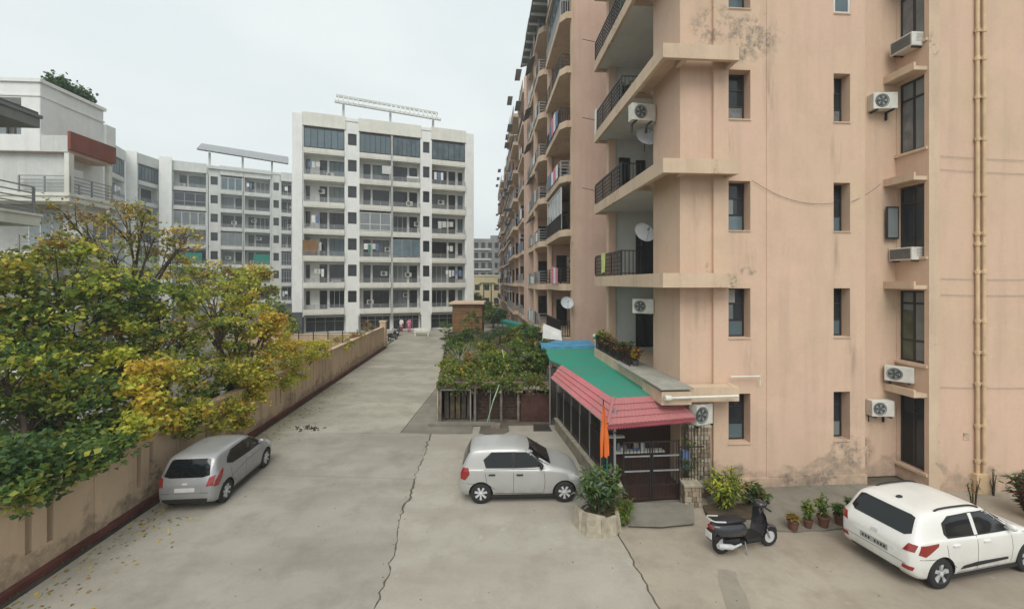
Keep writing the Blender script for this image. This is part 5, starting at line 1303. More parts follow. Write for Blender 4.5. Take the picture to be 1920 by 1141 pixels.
def paintmat(n, c, metal, rough=.35):
    m, nt, b = newmat(n); g_ = nt.nodes.new('ShaderNodeNewGeometry'); tc_ = nt.nodes.new('ShaderNodeTexCoord')
    col = mix(nt, ramp(nt, noise(nt, tc_.outputs['Object'], 2.2, 5, .7), .45, .75, 0, .25), c, tuple(x*.72 for x in c))
    s_ = nt.nodes.new('ShaderNodeSeparateXYZ'); nt.links.new(tc_.outputs['Object'], s_.inputs[0])
    dust = mul(nt, ramp(nt, s_.outputs[2], .55, .2), ramp(nt, noise(nt, tc_.outputs['Object'], 5, 4), .3, .6), 'MULTIPLY')
    col = mix(nt, mul(nt, dust, .55), col, (.25, .22, .17))
    nt.links.new(col, b.inputs['Base Color']); b.inputs['Metallic'].default_value = metal
    nt.links.new(ramp(nt, noise(nt, tc_.outputs['Object'], 3, 4), .3, .7, rough-.07, rough+.12), b.inputs['Roughness']); b.inputs['Coat Weight'].default_value = .45; b.inputs['Coat Roughness'].default_value = .12
    return m
M['p_silver'] = paintmat('paint_silver', (.44, .44, .43), .25, .38)
M['p_grey'] = paintmat('paint_silver_grey', (.33, .335, .345), .3, .36)
M['p_white'] = paintmat('paint_white', (.74, .74, .71), 0, .35)
def lensmat(n, c, e=0):
    m, nt, b = newmat(n); b.inputs['Base Color'].default_value = (*c, 1); b.inputs['Roughness'].default_value = .12; b.inputs['Coat Weight'].default_value = .6
    return m
M['redlens'] = lensmat('red_lens', (.26, .02, .018)); M['lens'] = lensmat('clear_lens', (.5, .52, .53))
# ---- silver small hatchback in the middle (side on, nose to the right)
L_, W_, H_ = 3.36, 1.5, 1.47
tabA = [(0, .32, .80, .84, .80, .70), (.025, .24, .88, 1.0, .93, .76), (.055, .2, .92, 1.22, .97, .78), (.085, .2, .93, 1.40, .985, .79), (.14, .2, .93, 1.45, 1, .80), (.3, .2, .925, 1.475, 1, .80), (.48, .2, .91, 1.47, 1, .80),
        (.57, .2, .905, 1.40, 1, .78), (.66, .2, .90, 1.20, 1, .76), (.755, .2, .89, .975, .995, .84), (.85, .2, .84, .90, .975, .84), (.93, .21, .76, .80, .93, .80), (.975, .24, .66, .70, .84, .74), (1, .32, .56, .58, .70, .62)]
X = lambda f: (f-.5)*L_
specA = dict(trim=[(X(.195), 1.17), (X(.215), .965), (X(.44), .955), (X(.69), .965), (X(.68), 1.03), (X(.565), 1.335), (X(.44), 1.355), (X(.26), 1.355)],
  side_glass=[[(X(.225), .985), (X(.425), .975), (X(.425), 1.335), (X(.27), 1.335), (X(.215), 1.18)], [(X(.455), .975), (X(.675), .985), (X(.665), 1.03), (X(.555), 1.32), (X(.455), 1.335)]],
  seams=[[(X(.44), .28), (X(.44), .93)], [(X(.685), .30), (X(.695), .60), (X(.685), .93)], [(X(.225), .56), (X(.29), .40)], [(X(.205), .93), (X(.225), .58)], [(X(.29), .29), (X(.685), .28)], [(X(.2), .925), (X(.7), .925)], [(X(.12), .56), (X(.0), .57)]],
  handles=[(X(.265), .80), (X(.49), .79)], handle_mat='blackplastic', tail=[[(X(.012), .68), (X(.05), .66), (X(.085), .82), (X(.075), .97), (X(.03), .96), (X(.012), .82)]],
  head=[[(X(.90), .62), (X(.975), .58), (X(.985), .65), (X(.92), .76), (X(.875), .77)]], mirror=(X(.665), .99), mirror_mat='blackplastic',
  rear_glass=[(-.56, 1.0), (.56, 1.0), (.5, 1.34), (-.5, 1.34)], windshield=[(-.63, 1.0), (.63, 1.0), (.54, 1.38), (-.54, 1.38)],
  plate=(-.24, .24, .60, .70), rear_extra=[('bumper_insert', [(-.5, .34), (.5, .34), (.5, .42), (-.5, .42)], 'blackplastic', .006)], front_extra=[('grille', [(-.5, .42), (.5, .42), (.45, .54), (-.45, .54)], 'blackplastic', .006)])
carA = make_car('hatchback_car', 'boxy silver hatchback parked side on in the middle, nose to the planter', (.22, 12.05, 0), math.radians(2), L_, W_, H_, tabA, specA, 'p_silver', .285, (X(.175), X(.855)))
# ---- grey silver wedge hatchback beside the boundary wall (rear to the camera)
L_, W_, H_ = 3.6, 1.58, 1.5
tabS = [(0, .34, .72, .76, .80, .68), (.018, .26, .88, .94, .92, .76), (.04, .22, .98, 1.10, .97, .76), (.068, .2, 1.02, 1.30, .985, .82), (.095, .2, 1.03, 1.44, .99, .82), (.15, .2, 1.02, 1.475, 1, .82), (.35, .2, .985, 1.5, 1, .82), (.50, .2, .95, 1.49, 1, .82),
        (.60, .2, .93, 1.41, 1, .74), (.70, .2, .92, 1.20, 1, .74), (.80, .2, .90, .98, .99, .82), (.88, .2, .84, .90, .97, .82), (.94, .21, .76, .80, .92, .78), (.98, .25, .64, .68, .82, .72), (1, .34, .54, .56, .70, .6)]
specS = dict(trim=[(X(.18), 1.11), (X(.25), 1.005), (X(.44), .975), (X(.735), .96), (X(.72), 1.05), (X(.60), 1.345), (X(.45), 1.395), (X(.27), 1.38), (X(.205), 1.25)],
  side_glass=[[(X(.20), 1.10), (X(.26), 1.03), (X(.435), 1.0), (X(.435), 1.37), (X(.30), 1.36)], [(X(.455), 1.0), (X(.715), .985), (X(.70), 1.05), (X(.585), 1.34), (X(.455), 1.37)]],
  seams=[[(X(.445), .28), (X(.445), .98)], [(X(.72), .32), (X(.73), .6), (X(.72), .93)], [(X(.215), 1.02), (X(.235), .62), (X(.30), .40)], [(X(.30), .29), (X(.72), .28)], [(X(.10), .62), (X(.25), .66), (X(.44), .78), (X(.7), .80)]],
  handles=[(X(.49), .86)], tail=[[(X(.02), .70), (X(.055), .68), (X(.10), .86), (X(.125), 1.06), (X(.075), 1.0), (X(.035), .86)]],
  head=[[(X(.84), .70), (X(.95), .60), (X(.97), .66), (X(.86), .86), (X(.80), .90)]], mirror=(X(.70), 1.02),
  rear_glass=[(-.60, 1.0), (-.42, .96), (.42, .96), (.60, 1.0), (.52, 1.36), (.45, 1.385), (-.45, 1.385), (-.52, 1.36)], windshield=[(-.66, 1.0), (.66, 1.0), (.54, 1.40), (-.54, 1.40)],
  blank=True, plate=(-.26, .26, .60, .71), rear_extra=[('tail_light', [(.56, .74), (.70, .74), (.72, .98), (.60, .95)], 'redlens', .012), ('tail_light', [(-.70, .74), (-.56, .74), (-.60, .95), (-.72, .98)], 'redlens', .012),
     ('plate_recess', [(-.40, .56), (.40, .56), (.46, .74), (-.46, .74)], 'p_grey', .006), ('bumper_insert', [(-.55, .28), (.55, .28), (.60, .41), (-.60, .41)], 'blackplastic', .010), ('hatch_seam', [(-.68, .555), (.68, .555), (.68, .565), (-.68, .565)], 'blackplastic', .004), ('badge', [(-.07, .79), (.07, .79), (.07, .835), (-.07, .835)], 'rim', .012)],
  front_extra=[('grille', [(-.4, .42), (.4, .42), (.4, .56), (-.4, .56)], 'blackplastic', .006)])
carS = make_car('hatchback_car', 'silver grey wedge shaped hatchback parked along the boundary wall', (-8.66, 12.5, 0), math.radians(95), L_, W_, H_, tabS, specS, 'p_grey', .315, (X(.17), X(.81)))
# ---- white hatchback at the right
L_, W_, H_ = 3.72, 1.62, 1.5
tabI = [(0, .36, .74, .78, .80, .70), (.016, .27, .88, .93, .91, .76), (.04, .22, .96, 1.06, .965, .77), (.07, .2, 1.0, 1.24, .985, .78), (.105, .2, 1.0, 1.43, .99, .785), (.155, .2, .995, 1.475, 1, .785), (.33, .2, .965, 1.5, 1, .785), (.48, .2, .94, 1.49, 1, .78),
        (.58, .2, .925, 1.41, 1, .76), (.68, .2, .915, 1.20, 1, .76), (.78, .2, .90, .985, .99, .83), (.87, .2, .85, .90, .97, .83), (.94, .21, .77, .80, .92, .78), (.98, .25, .66, .68, .82, .72), (1, .34, .55, .57, .70, .6)]
specI = dict(trim=[(X(.215), 1.08), (X(.235), 1.00), (X(.43), .975), (X(.72), .95), (X(.705), 1.03), (X(.575), 1.355), (X(.45), 1.385), (X(.28), 1.375), (X(.222), 1.27)], pillar=[[(X(.43), .99), (X(.455), .99), (X(.455), 1.37), (X(.43), 1.37)]],
  side_glass=[[(X(.235), 1.06), (X(.25), 1.03), (X(.425), 1.0), (X(.425), 1.365), (X(.30), 1.355), (X(.245), 1.26)], [(X(.46), .995), (X(.70), .975), (X(.685), 1.03), (X(.565), 1.335), (X(.46), 1.365)]],
  seams=[[(X(.443), .28), (X(.443), .98)], [(X(.70), .32), (X(.71), .6), (X(.70), .95)], [(X(.215), .98), (X(.23), .60), (X(.29), .40)], [(X(.30), .29), (X(.70), .28)], [(X(.04), .66), (X(.15), .64)]],
  handles=[(X(.285), .86), (X(.51), .85)], tail=[[(X(.035), .76), (X(.07), .72), (X(.155), .90), (X(.16), .95), (X(.05), .93)]],
  head=[[(X(.84), .72), (X(.95), .62), (X(.97), .68), (X(.86), .86), (X(.80), .89)]], mirror=(X(.69), 1.02), strip=[(X(.32), .36), (X(.67), .40), (X(.67), .445), (X(.44), .455), (X(.34), .42)], rail=(X(.22), X(.55), .56),
  rear_glass=[(-.60, 1.09), (-.5, 1.03), (.5, 1.03), (.60, 1.09), (.54, 1.36), (.46, 1.385), (-.46, 1.385), (-.54, 1.36)], windshield=[(-.68, 1.0), (.68, 1.0), (.56, 1.40), (-.56, 1.40)],
  plate_mat='acgrey', plate=(-.28, .28, .57, .69), rear_extra=[('tail_light', [(.56, .78), (.72, .80), (.74, .93), (.62, .93)], 'redlens', .012), ('tail_light', [(-.72, .80), (-.56, .78), (-.62, .93), (-.74, .93)], 'redlens', .012),
    ('plate_recess', [(-.36, .53), (.36, .53), (.42, .72), (-.42, .72)], 'p_white', .007), ('fog_lamp', [(-.70, .42), (-.54, .42), (-.56, .50), (-.72, .50)], 'redlens', .01), ('fog_lamp', [(.54, .42), (.70, .42), (.72, .50), (.56, .50)], 'redlens', .01),
    ('hatch_seam', [(-.66, .515), (.66, .515), (.66, .523), (-.66, .523)], 'blackplastic', .003), ('badge', [(-.07, .83), (.07, .83), (.07, .885), (-.07, .885)], 'rim', .012), ('bumper_insert', [(-.5, .28), (.5, .28), (.5, .35), (-.5, .35)], 'blackplastic', .006)],
  front_extra=[('grille', [(-.4, .42), (.4, .42), (.4, .56), (-.4, .56)], 'blackplastic', .006)])
carI = make_car('hatchback_car', 'white hatchback with dark roof rails at the lower right, rear towards the camera', (9.36, 9.12, 0), math.radians(12), L_, W_, H_, tabI, specI, 'p_white', .315, (X(.185), X(.84)), 'b')
b = MB(); b.ball((-1.15, 0, 1.495), .075, 10, 6, 0, (1.1, .6, .45)); o = b.build('antenna', 'blackplastic', carI, smooth=2, local=True)
carS.scale = (.94,)*3; carI.scale = (.965,)*3
# parked cars glimpsed behind the wall through the leaves
c = dup(carI, (-13.6, 10.6, 0), math.radians(96), 'white car half hidden under the dark leaves behind the wall, nearest the camera')
c = dup(carI, (-15.4, 15.4, 0), math.radians(88), 'white car seen in scraps through the middle of the foliage')
c = dup(carS, (-13.8, 22.5, 0), math.radians(98), 'grey car behind the yellow leaves at the right end of the trees')
# ================================================================ SCOOTER
M['p_black'] = paintmat('paint_dark_grey', (.035, .036, .045), .2, .3)
def loft(secs, n=16):
    """secs: (x, y0, z0, ry, rz, power)"""
    V, Fc = [], []
    for x, cz, ry, rz_, pw in secs:
        for j in range(n):
            a = 2*math.pi*j/n; c_, s_ = math.cos(a), math.sin(a)
            V.append((x, ry*math.copysign(abs(c_)**pw, c_), cz+rz_*math.copysign(abs(s_)**pw, s_)))
    for i in range(len(secs)-1):
        for j in range(n): Fc.append((i*n+j, i*n+(j+1) % n, (i+1)*n+(j+1) % n, (i+1)*n+j))
    Fc += [tuple(range(n-1, -1, -1)), tuple(range((len(secs)-1)*n, len(secs)*n))]
    return V, Fc
def make_scooter(label, loc, rz, paint='p_black'):
    t = empty('scooter', loc, label, 'scooter', 'parked two wheelers', rz)
    def part(nm, b, m, sm=True): return b.build(nm, m, t, smooth=sm, local=True)
    for x, nm in ((-.62, 'wheel'), (.62, 'wheel')):
        b = MB(); r_ = .225; b.lathe([(r_*.58, -.045), (r_*.88, -.05), (r_, -.02), (r_, .02), (r_*.88, .05), (r_*.58, .045)], 'y', (x, 0, r_), 28, 0, cap=False); w_ = part('wheel', b, 'rubber')
        b = MB(); b.lathe([(r_*.6, -.04), (r_*.5, -.03), (.04, -.045), (0, -.05)], 'y', (x, 0, r_), 20); b.lathe([(r_*.6, .04), (r_*.5, .03), (.04, .045), (0, .05)], 'y', (x, 0, r_), 20); o = b.build('rim', 'rim', w_, smooth=True, local=True)
    b = MB(); V, Fc = loft([(-.90, .62, .05, .05, .8), (-.84, .60, .12, .10, .8), (-.70, .56, .17, .15, .8), (-.50, .54, .185, .165, .8), (-.30, .52, .18, .16, .8), (-.14, .50, .15, .16, .8), (-.06, .47, .12, .15, .8)]); b.add(V, Fc); part('rear_body', b, paint)
    b = MB(); V, Fc = loft([(-.80, .715, .09, .03, .8), (-.72, .73, .13, .045, .8), (-.45, .735, .145, .05, .8), (-.25, .725, .13, .05, .8), (-.08, .70, .10, .045, .8), (-.02, .67, .05, .02, .8)]); b.add(V, Fc); part('seat', b, 'blackplastic')
    b = MB(); b.tube([(-.62, -.13, .76), (-.88, -.13, .80), (-.95, -.06, .81), (-.95, .06, .81), (-.88, .13, .80), (-.62, .13, .76)], .016, 8); part('grab_rail', b, 'rim')
    b = MB(); b.box(-.10, .36, -.16, .16, .27, .34); b.box(-.2, .36, -.09, .09, .18, .27); part('floorboard', b, 'blackplastic', False)
    b = MB(); pts = []
    for (x, z, w_) in ((.34, .30, .17), (.40, .45, .20), (.44, .62, .21), (.42, .78, .18), (.38, .90, .11)):
        for i in range(7): f = i/6*2-1; pts.append((x-.07*f*f, f*w_, z))
    n_ = 7; fs = [(j*n_+i, j*n_+i+1, (j+1)*n_+i+1, (j+1)*n_+i) for j in range(4) for i in range(6)]
    b.add(pts, fs); k0 = len(pts); b.add([(x+.03, y, z) for x, y, z in pts], [tuple(reversed(f)) for f in fs])
    part('leg_shield', b, paint)
    b = MB(); V, Fc = loft([(.40, .60, .03, .25, 1), (.46, .60, .07, .26, .9), (.52, .55, .06, .18, .9), (.56, .50, .02, .08, 1)]); b.add(V, Fc); part('front_panel', b, paint)
    b = MB(); V, Fc = loft([(.42, .39, .02, .02, 1), (.48, .46, .07, .03, 1), (.62, .475, .075, .035, 1), (.76, .43, .07, .03, 1), (.83, .34, .03, .03, 1)]); b.add(V, Fc); part('front_mudguard', b, paint)
    b = MB(); b.tube([(.60, .06, .22), (.52, .06, .42)], .02, 8); b.tube([(.60, -.06, .22), (.52, -.06, .42)], .02, 8); b.tube([(.52, 0, .42), (.36, 0, .98)], .025, 8); part('fork', b, 'greymetal')
    b = MB(); b.ball((.38, 0, .98), .12, 12, 8, 0, (.9, 1.15, .7)); part('headlamp_cowl', b, paint)
    b = MB(); b.ball((.44, 0, .97), .075, 10, 6, 0, (.7, 1, .8)); part('headlamp', b, 'lens')
    b = MB(); b.tube([(.32, -.36, 1.02), (.34, -.16, 1.0), (.36, 0, .99), (.34, .16, 1.0), (.32, .36, 1.02)], .015, 8); part('handlebar', b, 'blackplastic')
    for s in (-1, 1):
        b = MB(); b.tube([(.31, s*.38, 1.02), (.325, s*.24, 1.01)], .02, 8); part('grip', b, 'rubber')
        b = MB(); b.tube([(.34, s*.2, 1.0), (.33, s*.27, 1.14)], .008, 6); b.ball((.33, s*.28, 1.17), .06, 10, 6, 0, (.25, 1, .7)); part('mirror', b, 'blackplastic')
    b = MB(); b.tube([(-.25, -.16, .25), (-.45, -.2, .24), (-.55, -.215, .26), (-.88, -.215, .33)], [.02, .025, .055, .055], 12); part('exhaust', b, 'rim')
    b = MB(); b.box(-.62, -.25, -.13, .10, .17, .36); part('engine', b, 'blackplastic', False)
    b = MB(); b.ball((-.90, 0, .62), .07, 10, 6, 0, (.5, 1.4, .8)); part('tail_light', b, 'redlens')
    b = MB(); b.box(-.965, -.945, -.09, .09, .40, .54); part('number_plate', b, 'plate', False); b = MB(); b.box(-.95, -.83, -.07, .07, .36, .58); part('rear_mudguard', b, 'blackplastic', False)
    b = MB(); b.tube([(-.1, .1, .25), (-.12, .2, .01)], .012, 6); b.tube([(-.1, -.1, .25), (-.12, -.2, .01)], .012, 6); part('stand', b, 'greymetal')
    return t
p = G(1398, 1033)
sc = make_scooter('dark grey scooter with chrome grab rail parked before the yellow green shrub', (5.26, 9.38, 0), math.radians(13))
dup(sc, G(733, 638)+Vector((.1, .3, 0)), math.radians(70), 'dark scooter parked past the far end of the boundary wall, nearest the pillar')
dup(sc, G(744, 630)+Vector((.0, .6, 0)), math.radians(100), 'dark scooter standing just behind the other one near the white block')
# ================================================================ SMALL FAR THINGS
bn = G(791, 629)
t = empty('bench', bn, 'low pale bench by the entrance of the white block', 'bench', rz=.1)
for nm, bx in (('seat', (-.9, .9, -.25, .25, .42, .5)), ('leg', (-.8, -.65, -.2, .2, 0, .42)), ('leg', (.65, .8, -.2, .2, 0, .42)), ('backrest', (-.9, .9, .22, .28, .55, .85))):
    b = MB(); b.box(*bx); b.build(nm, 'cream', t, local=True)
def person(loc, rz, label, top, bottom, shawl=False, arm=.0):
    t = empty('person', loc, label, 'person', None, rz)
    J = {'pel': (0,0,.93), 'sp': (0,.01,1.12), 'ch': (0,0,1.33), 'nk': (0,0,1.47), 'hd': (.02,0,1.60), 'ht': (.02,0,1.69),
         'hl': (0,.09,.88), 'kl': (.03,.1,.48), 'al': (.0,.1,.08), 'tl': (.14,.11,.03), 'hr': (0,-.09,.88), 'kr': (.0,-.1,.48), 'ar': (-.04,-.1,.08), 'tr': (.1,-.11,.03),
         'sl': (0,.17,1.39), 'el': (-.02,.23,1.12), 'wl': (.06+arm,.22,.90+arm), 'fl': (.09+arm,.21,.80+arm), 'sr': (0,-.17,1.39), 'er': (-.02,-.23,1.12), 'wr': (.05,-.22,.89), 'fr': (.08,-.21,.79)}
    R_ = {'pel': (.15,.12), 'sp': (.12,.1), 'ch': (.15,.11), 'nk': (.05,.05), 'hd': (.085,.095), 'ht': (.06,.07), 'hl': (.09,.09), 'kl': (.06,.06), 'al': (.04,.04), 'tl': (.035,.03), 'sl': (.06,.06), 'el': (.042,.042), 'wl': (.03,.03), 'fl': (.03,.02)}
    E = [('pel','sp'),('sp','ch'),('ch','nk'),('nk','hd'),('hd','ht'),('pel','hl'),('hl','kl'),('kl','al'),('al','tl'),('pel','hr'),('hr','kr'),('kr','ar'),('ar','tr'),('ch','sl'),('sl','el'),('el','wl'),('wl','fl'),('ch','sr'),('sr','er'),('er','wr'),('wr','fr')]
    ks = list(J); me = bpy.data.meshes.new('body'); me.from_pydata([J[k] for k in ks], [(ks.index(a), ks.index(c)) for a, c in E], [])
    o = bpy.data.objects.new('body', me); COL.objects.link(o); md = o.modifiers.new('s', 'SKIN'); 
    for i, k in enumerate(ks):
        q = R_.get(k) or R_[k[:-1]+'l']; me.skin_vertices[0].data[i].radius = q
    me.skin_vertices[0].data[0].use_root = True; o.modifiers.new('u', 'SUBSURF').levels = 1
    dg = bpy.context.evaluated_depsgraph_get(); dg.update(); m2 = bpy.data.meshes.new_from_object(o.evaluated_get(dg)); bpy.data.objects.remove(o)
    m2.materials.clear(); m2.materials.append(M['skin']); m2.polygons.foreach_set('use_smooth', [True]*len(m2.polygons)); sub('body', m2, t)
    b = MB(); b.X = None
    prof = [(.20, .62), (.185, .8), (.165, .95), (.15, 1.12), (.175, 1.3), (.17, 1.40), (.07, 1.46)]
    b.lathe(prof, 'z', (0,0,0), 18); b.v = [Vector((v.x*.78, v.y, v.z)) for v in b.v]
    for s in (-1, 1): b.tube([(0, s*.15, 1.39), (-.02, s*.235, 1.12), (.04, s*.225, .95)], [.075, .062, .05], 10)
    b.build('tunic', top, t, smooth=2, local=True)
    b = MB()
    for s in (-1, 1): b.tube([(0, s*.08, .9), (.015, s*.1, .48), (0, s*.1, .1)], [.12, .09, .07], 12)
    b.build('trousers', bottom, t, smooth=2, local=True)
    b = MB(); b.ball((.0, 0, 1.63), .108, 14, 10, 0, (.95, .88, 1.05)); b.v = [v if v.x < .05 or v.z > 1.68 else Vector((.05, v.y, v.z)) for v in b.v]; b.tube([(-.08, 0, 1.6), (-.12, 0, 1.4), (-.13, 0, 1.25)], [.05, .035, .01], 8); b.build('hair', 'hair', t, smooth=2, local=True)
    if shawl:
        b = MB(); b.tube([(.1, .1, .9), (.12, .11, 1.3), (0, .12, 1.46), (-.12, .1, 1.3), (-.13, .08, .8)], [.05, .06, .06, .06, .05], 8); b.build('shawl', 'cloth_pink', t, smooth=2, local=True)
    return t
person(G(752, 622)+Vector((0, .2, 0)), -1.9, 'person in a white top and dark red trousers standing by the white block entrance', 'cloth_white', 'cloth_red', arm=.1)
person(G(768, 622)+Vector((0, -.2, 0)), -1.3, 'person in a long pink tunic and shawl standing by the white block entrance', 'cloth_pink', 'cloth_pink', True)
# ================================================================ PLANTS
def ellip(rs, n, shell=.55):
    d = rs.normal(size=(n, 3)); d /= np.linalg.norm(d, axis=1)[:, None]
    return d*(shell+(1-shell)*rs.uniform(0, 1, (n, 1))**.6)
def pick(rs, wts, n):
    k = [LK.index(a) for a in wts]; p = np.array(list(wts.values()), float); return rs.choice(k, n, p=p/p.sum())
def crown(blobs, leaf, seed, nl=70, csz=.30):
    """blobs: (centre, r, clusters, weights) -> arrays, cluster centres"""
    rs = np.random.RandomState(seed); C, S, MI, CC = [], [], [], []
    for c, r_, ncl, wts in blobs:
        rr = np.array(r_ if hasattr(r_, '__len__') else (r_, r_, r_*.8))
        cc = ellip(rs, ncl)*rr+np.array(c)
        km = pick(rs, wts, ncl)
        for q, k in zip(cc, km):
            n = int(nl*rs.uniform(.5, 1.3)); s = csz*rs.uniform(.6, 1.25)
            pts = q+rs.normal(size=(n, 3))*np.array([s, s, s*.55])*.62
            C.append(pts); S.append(leaf*rs.uniform(.55, 1.45, n)); 
            mi = np.full(n, k); alt = rs.uniform(size=n) < .42; mi[alt] = pick(rs, wts, alt.sum()); MI.append(mi)
        CC.append(cc)
    return np.concatenate(C), np.concatenate(S), np.concatenate(MI), CC
def tree(name, label, cat, base, blobs, leaf=.1, seed=1, nl=70, csz=.3, tr=.12, fork=.35, group=None, bark='wood', twigs=.5):
    base = Vector(base); t = empty(name, base, label, cat, group)
    C, S, MI, CC = crown([(c, r_, max(6, int(n_*.68)), w_) for c, r_, n_, w_ in blobs] if leaf < .2 else blobs, leaf*.92, seed, nl*1.22, csz)
    put('crown', leafmesh('crown', C-np.array(base), S, MI, seed=seed), t)
    r = random.Random(seed); mean = Vector(np.mean([b[0] for b in blobs], axis=0)); 
    f = base.lerp(Vector((mean.x, mean.y, base.z+(mean.z-base.z)*.6)), fork*1.6); f.z = base.z+(mean.z-base.z)*fork
    b = MB(); b.tube([base-Vector((0,0,.1)), base.lerp(f, .5)+Vector((r.uniform(-.1, .1), r.uniform(-.1, .1), 0))*tr*8, f], [tr*1.15, tr*.9, tr*.75], 8); b.build('trunk', bark, t, smooth=2)
    bb = MB()
    for (c, r_, ncl, w_), cc in zip(blobs, CC):
        c = Vector(c); m_ = f.lerp(c, .5)+Vector((r.uniform(-.2, .2), r.uniform(-.2, .2), (c-f).length*.12)); l = MB()
        l.tube([f, f.lerp(m_, .5)+Vector((0, 0, .05)), m_, c], [tr*.7, tr*.58, tr*.42, tr*.26], 6); l.build('limb', bark, t, smooth=2)
        for q in cc:
            if r.random() < twigs:
                q = Vector(q); s = m_.lerp(c, r.uniform(.2, 1)); bb.tube([s, s.lerp(q, .5)+Vector((r.uniform(-.1, .1), r.uniform(-.1, .1), .06)), q], [tr*.2, tr*.13, tr*.06], 4, cap=False)
    if bb.v: tag(bb.build('twigs', bark, t), kind='stuff')
    return t
def B(px, py, Y, r_, n, **w): p = P(px, py, Y); return ((p.x, p.y, p.z), r_, n, w)
DK = dict(dark=4, mid=3.4, olive=1, lime=.3)
GR = dict(mid=4.2, olive=2.8, dark=1.1, lime=1.7, brown=.3, yellow=.2)
OL = dict(olive=3.2, mid=2.4, lime=2.6, brown=.6, yellow=.8)
YL = dict(yellow=3.2, lime=4, olive=1.2, mid=.6)
YY = dict(yellow=5, lime=2, brown=.7)
BR = dict(brown=3, olive=2.6, yellow=1.2, lime=.9)
tree('tree', 'dark green leafy tree drooping over the wall at the lower left edge', 'tree', (-11.2, 8.4, 0),
     [B(15, 905, 7.95, .55, 26, **DK), B(85, 895, 8.5, .5, 24, **DK), B(150, 860, 9.15, .45, 20, **DK), B(60, 850, 8.5, .5, 22, **DK), B(205, 835, 9.85, .36, 14, **DK), B(30, 880, 8.9, .85, 36, **DK), B(95, 880, 9.5, .62, 26, **DK), B(150, 840, 10.1, .72, 30, **DK), B(60, 790, 9.8, .95, 36, **DK), B(150, 760, 10.8, .85, 30, **dict(dark=3, mid=2, lime=.7)), B(0, 700, 9.6, 1.0, 34, **GR), B(90, 730, 10.6, .8, 26, **dict(mid=2, lime=2, yellow=1)), B(205, 810, 11, .6, 22, **DK)], .125, 1, 64, .27, .13, .45)
tree('tree', 'broad mixed green tree behind the wall, filling the left of the foliage', 'tree', (-14.2, 12.0, 0),
     [B(40, 540, 12, 1.35, 48, **OL), B(120, 520, 12.4, 1.3, 44, **OL), B(60, 630, 11.6, 1.3, 42, **GR), B(160, 620, 12.4, 1.35, 44, **GR), B(210, 560, 13, 1.2, 40, **GR), B(250, 640, 13, 1.1, 34, **OL), B(150, 690, 11.8, .85, 24, **YL), B(230, 720, 12.4, .8, 24, **GR), B(10, 620, 11, 1.0, 26, **GR)], .13, 2, 62, .32, .16)
tree('tree', 'mixed olive and yellow tree above the parked silver grey hatchback', 'tree', (-12.2, 14.0, 0),
     [B(300, 560, 14.2, 1.2, 40, **GR), B(350, 610, 14.6, 1.2, 40, **OL), B(300, 660, 13.4, .95, 28, **GR), B(268, 690, 11.6, (.2, .25, .3), 12, **YY), B(262, 725, 11.4, (.22, .25, .3), 14, **YY), B(283, 757, 11.3, (.25, .25, .25), 12, **YY), B(300, 700, 12.6, .5, 14, **YL), B(210, 668, 12, (.3, .3, .15), 7, lime=1), B(320, 690, 12.5, (.5, .3, .18), 9, **YL), B(345, 760, 13.2, .6, 20, **dict(mid=3, olive=2, lime=1.5)), B(240, 790, 12, .55, 20, **YL), B(380, 700, 14.2, .8, 22, **OL), B(300, 790, 12.5, .45, 14, **GR), B(262, 800, 10.85, .38, 16, **YL), B(325, 785, 12.1, .36, 16, **YL), B(365, 775, 13.0, .4, 16, **YL)], .125, 3, 60, .28, .13)
tree('tree', 'yellow green tree at the right end of the foliage mass', 'tree', (-11.8, 17.0, 0),
     [B(400, 560, 16.5, 1.3, 42, **OL), B(455, 585, 17.2, 1.15, 38, **YL), B(410, 640, 16.4, 1.15, 34, **OL), B(470, 650, 17, .95, 32, **YL), B(420, 720, 15.8, .85, 26, **GR), B(470, 700, 16.4, .75, 28, **YL), B(505, 610, 17.6, .7, 26, **YY), B(515, 660, 17.8, .6, 22, **YY), B(440, 770, 15.3, .5, 18, **YL), B(395, 770, 14.8, .5, 16, **YL), B(425, 765, 14.7, .45, 20, **YL), B(472, 735, 16.2, .45, 18, **YL), B(505, 715, 17.4, .4, 16, **YL), B(448, 700, 15.6, .5, 20, **YL), B(490, 690, 17.0, .5, 22, **YY), B(512, 600, 17.6, .45, 18, **YY), B(450, 790, 15.35, .28, 10, **YL), B(400, 800, 14.0, .3, 12, **YL), B(345, 800, 12.5, .3, 12, **GR), B(470, 520, 18, .8, 20, **dict(lime=2, olive=2, brown=1))], .115, 4, 58, .28, .12)
tree('sparse_tree', 'tall thin tree with sparse orange brown leaves rising over the green foliage', 'tree', (-15.5, 17.5, 0),
     [B(235, 410, 17.5, .95, 20, **BR), B(165, 440, 17, 1.0, 18, **BR), B(290, 445, 18, .9, 16, **BR), B(110, 470, 16.5, .9, 15, **OL), B(330, 470, 18.5, .8, 12, **BR), B(215, 480, 17, 1.0, 18, **OL), B(355, 440, 19, .7, 7, **BR), B(120, 400, 17, .7, 7, **BR), B(270, 400, 18, .6, 7, **OL)], .13, 5, 34, .34, .11, .5, twigs=1)
tree('tree', 'olive green tree mass behind, under the green balcony cloths', 'tree', (-17, 24, 0),
     [B(430, 530, 24, 1.5, 34, **dict(olive=3, brown=1.5, mid=1)), B(480, 550, 24.5, 1.3, 30, **OL), B(370, 520, 24, 1.5, 34, **OL), B(470, 512, 24, .7, 16, **YY), B(300, 510, 23, 1.4, 30, **OL)], .16, 6, 44, .36, .14)
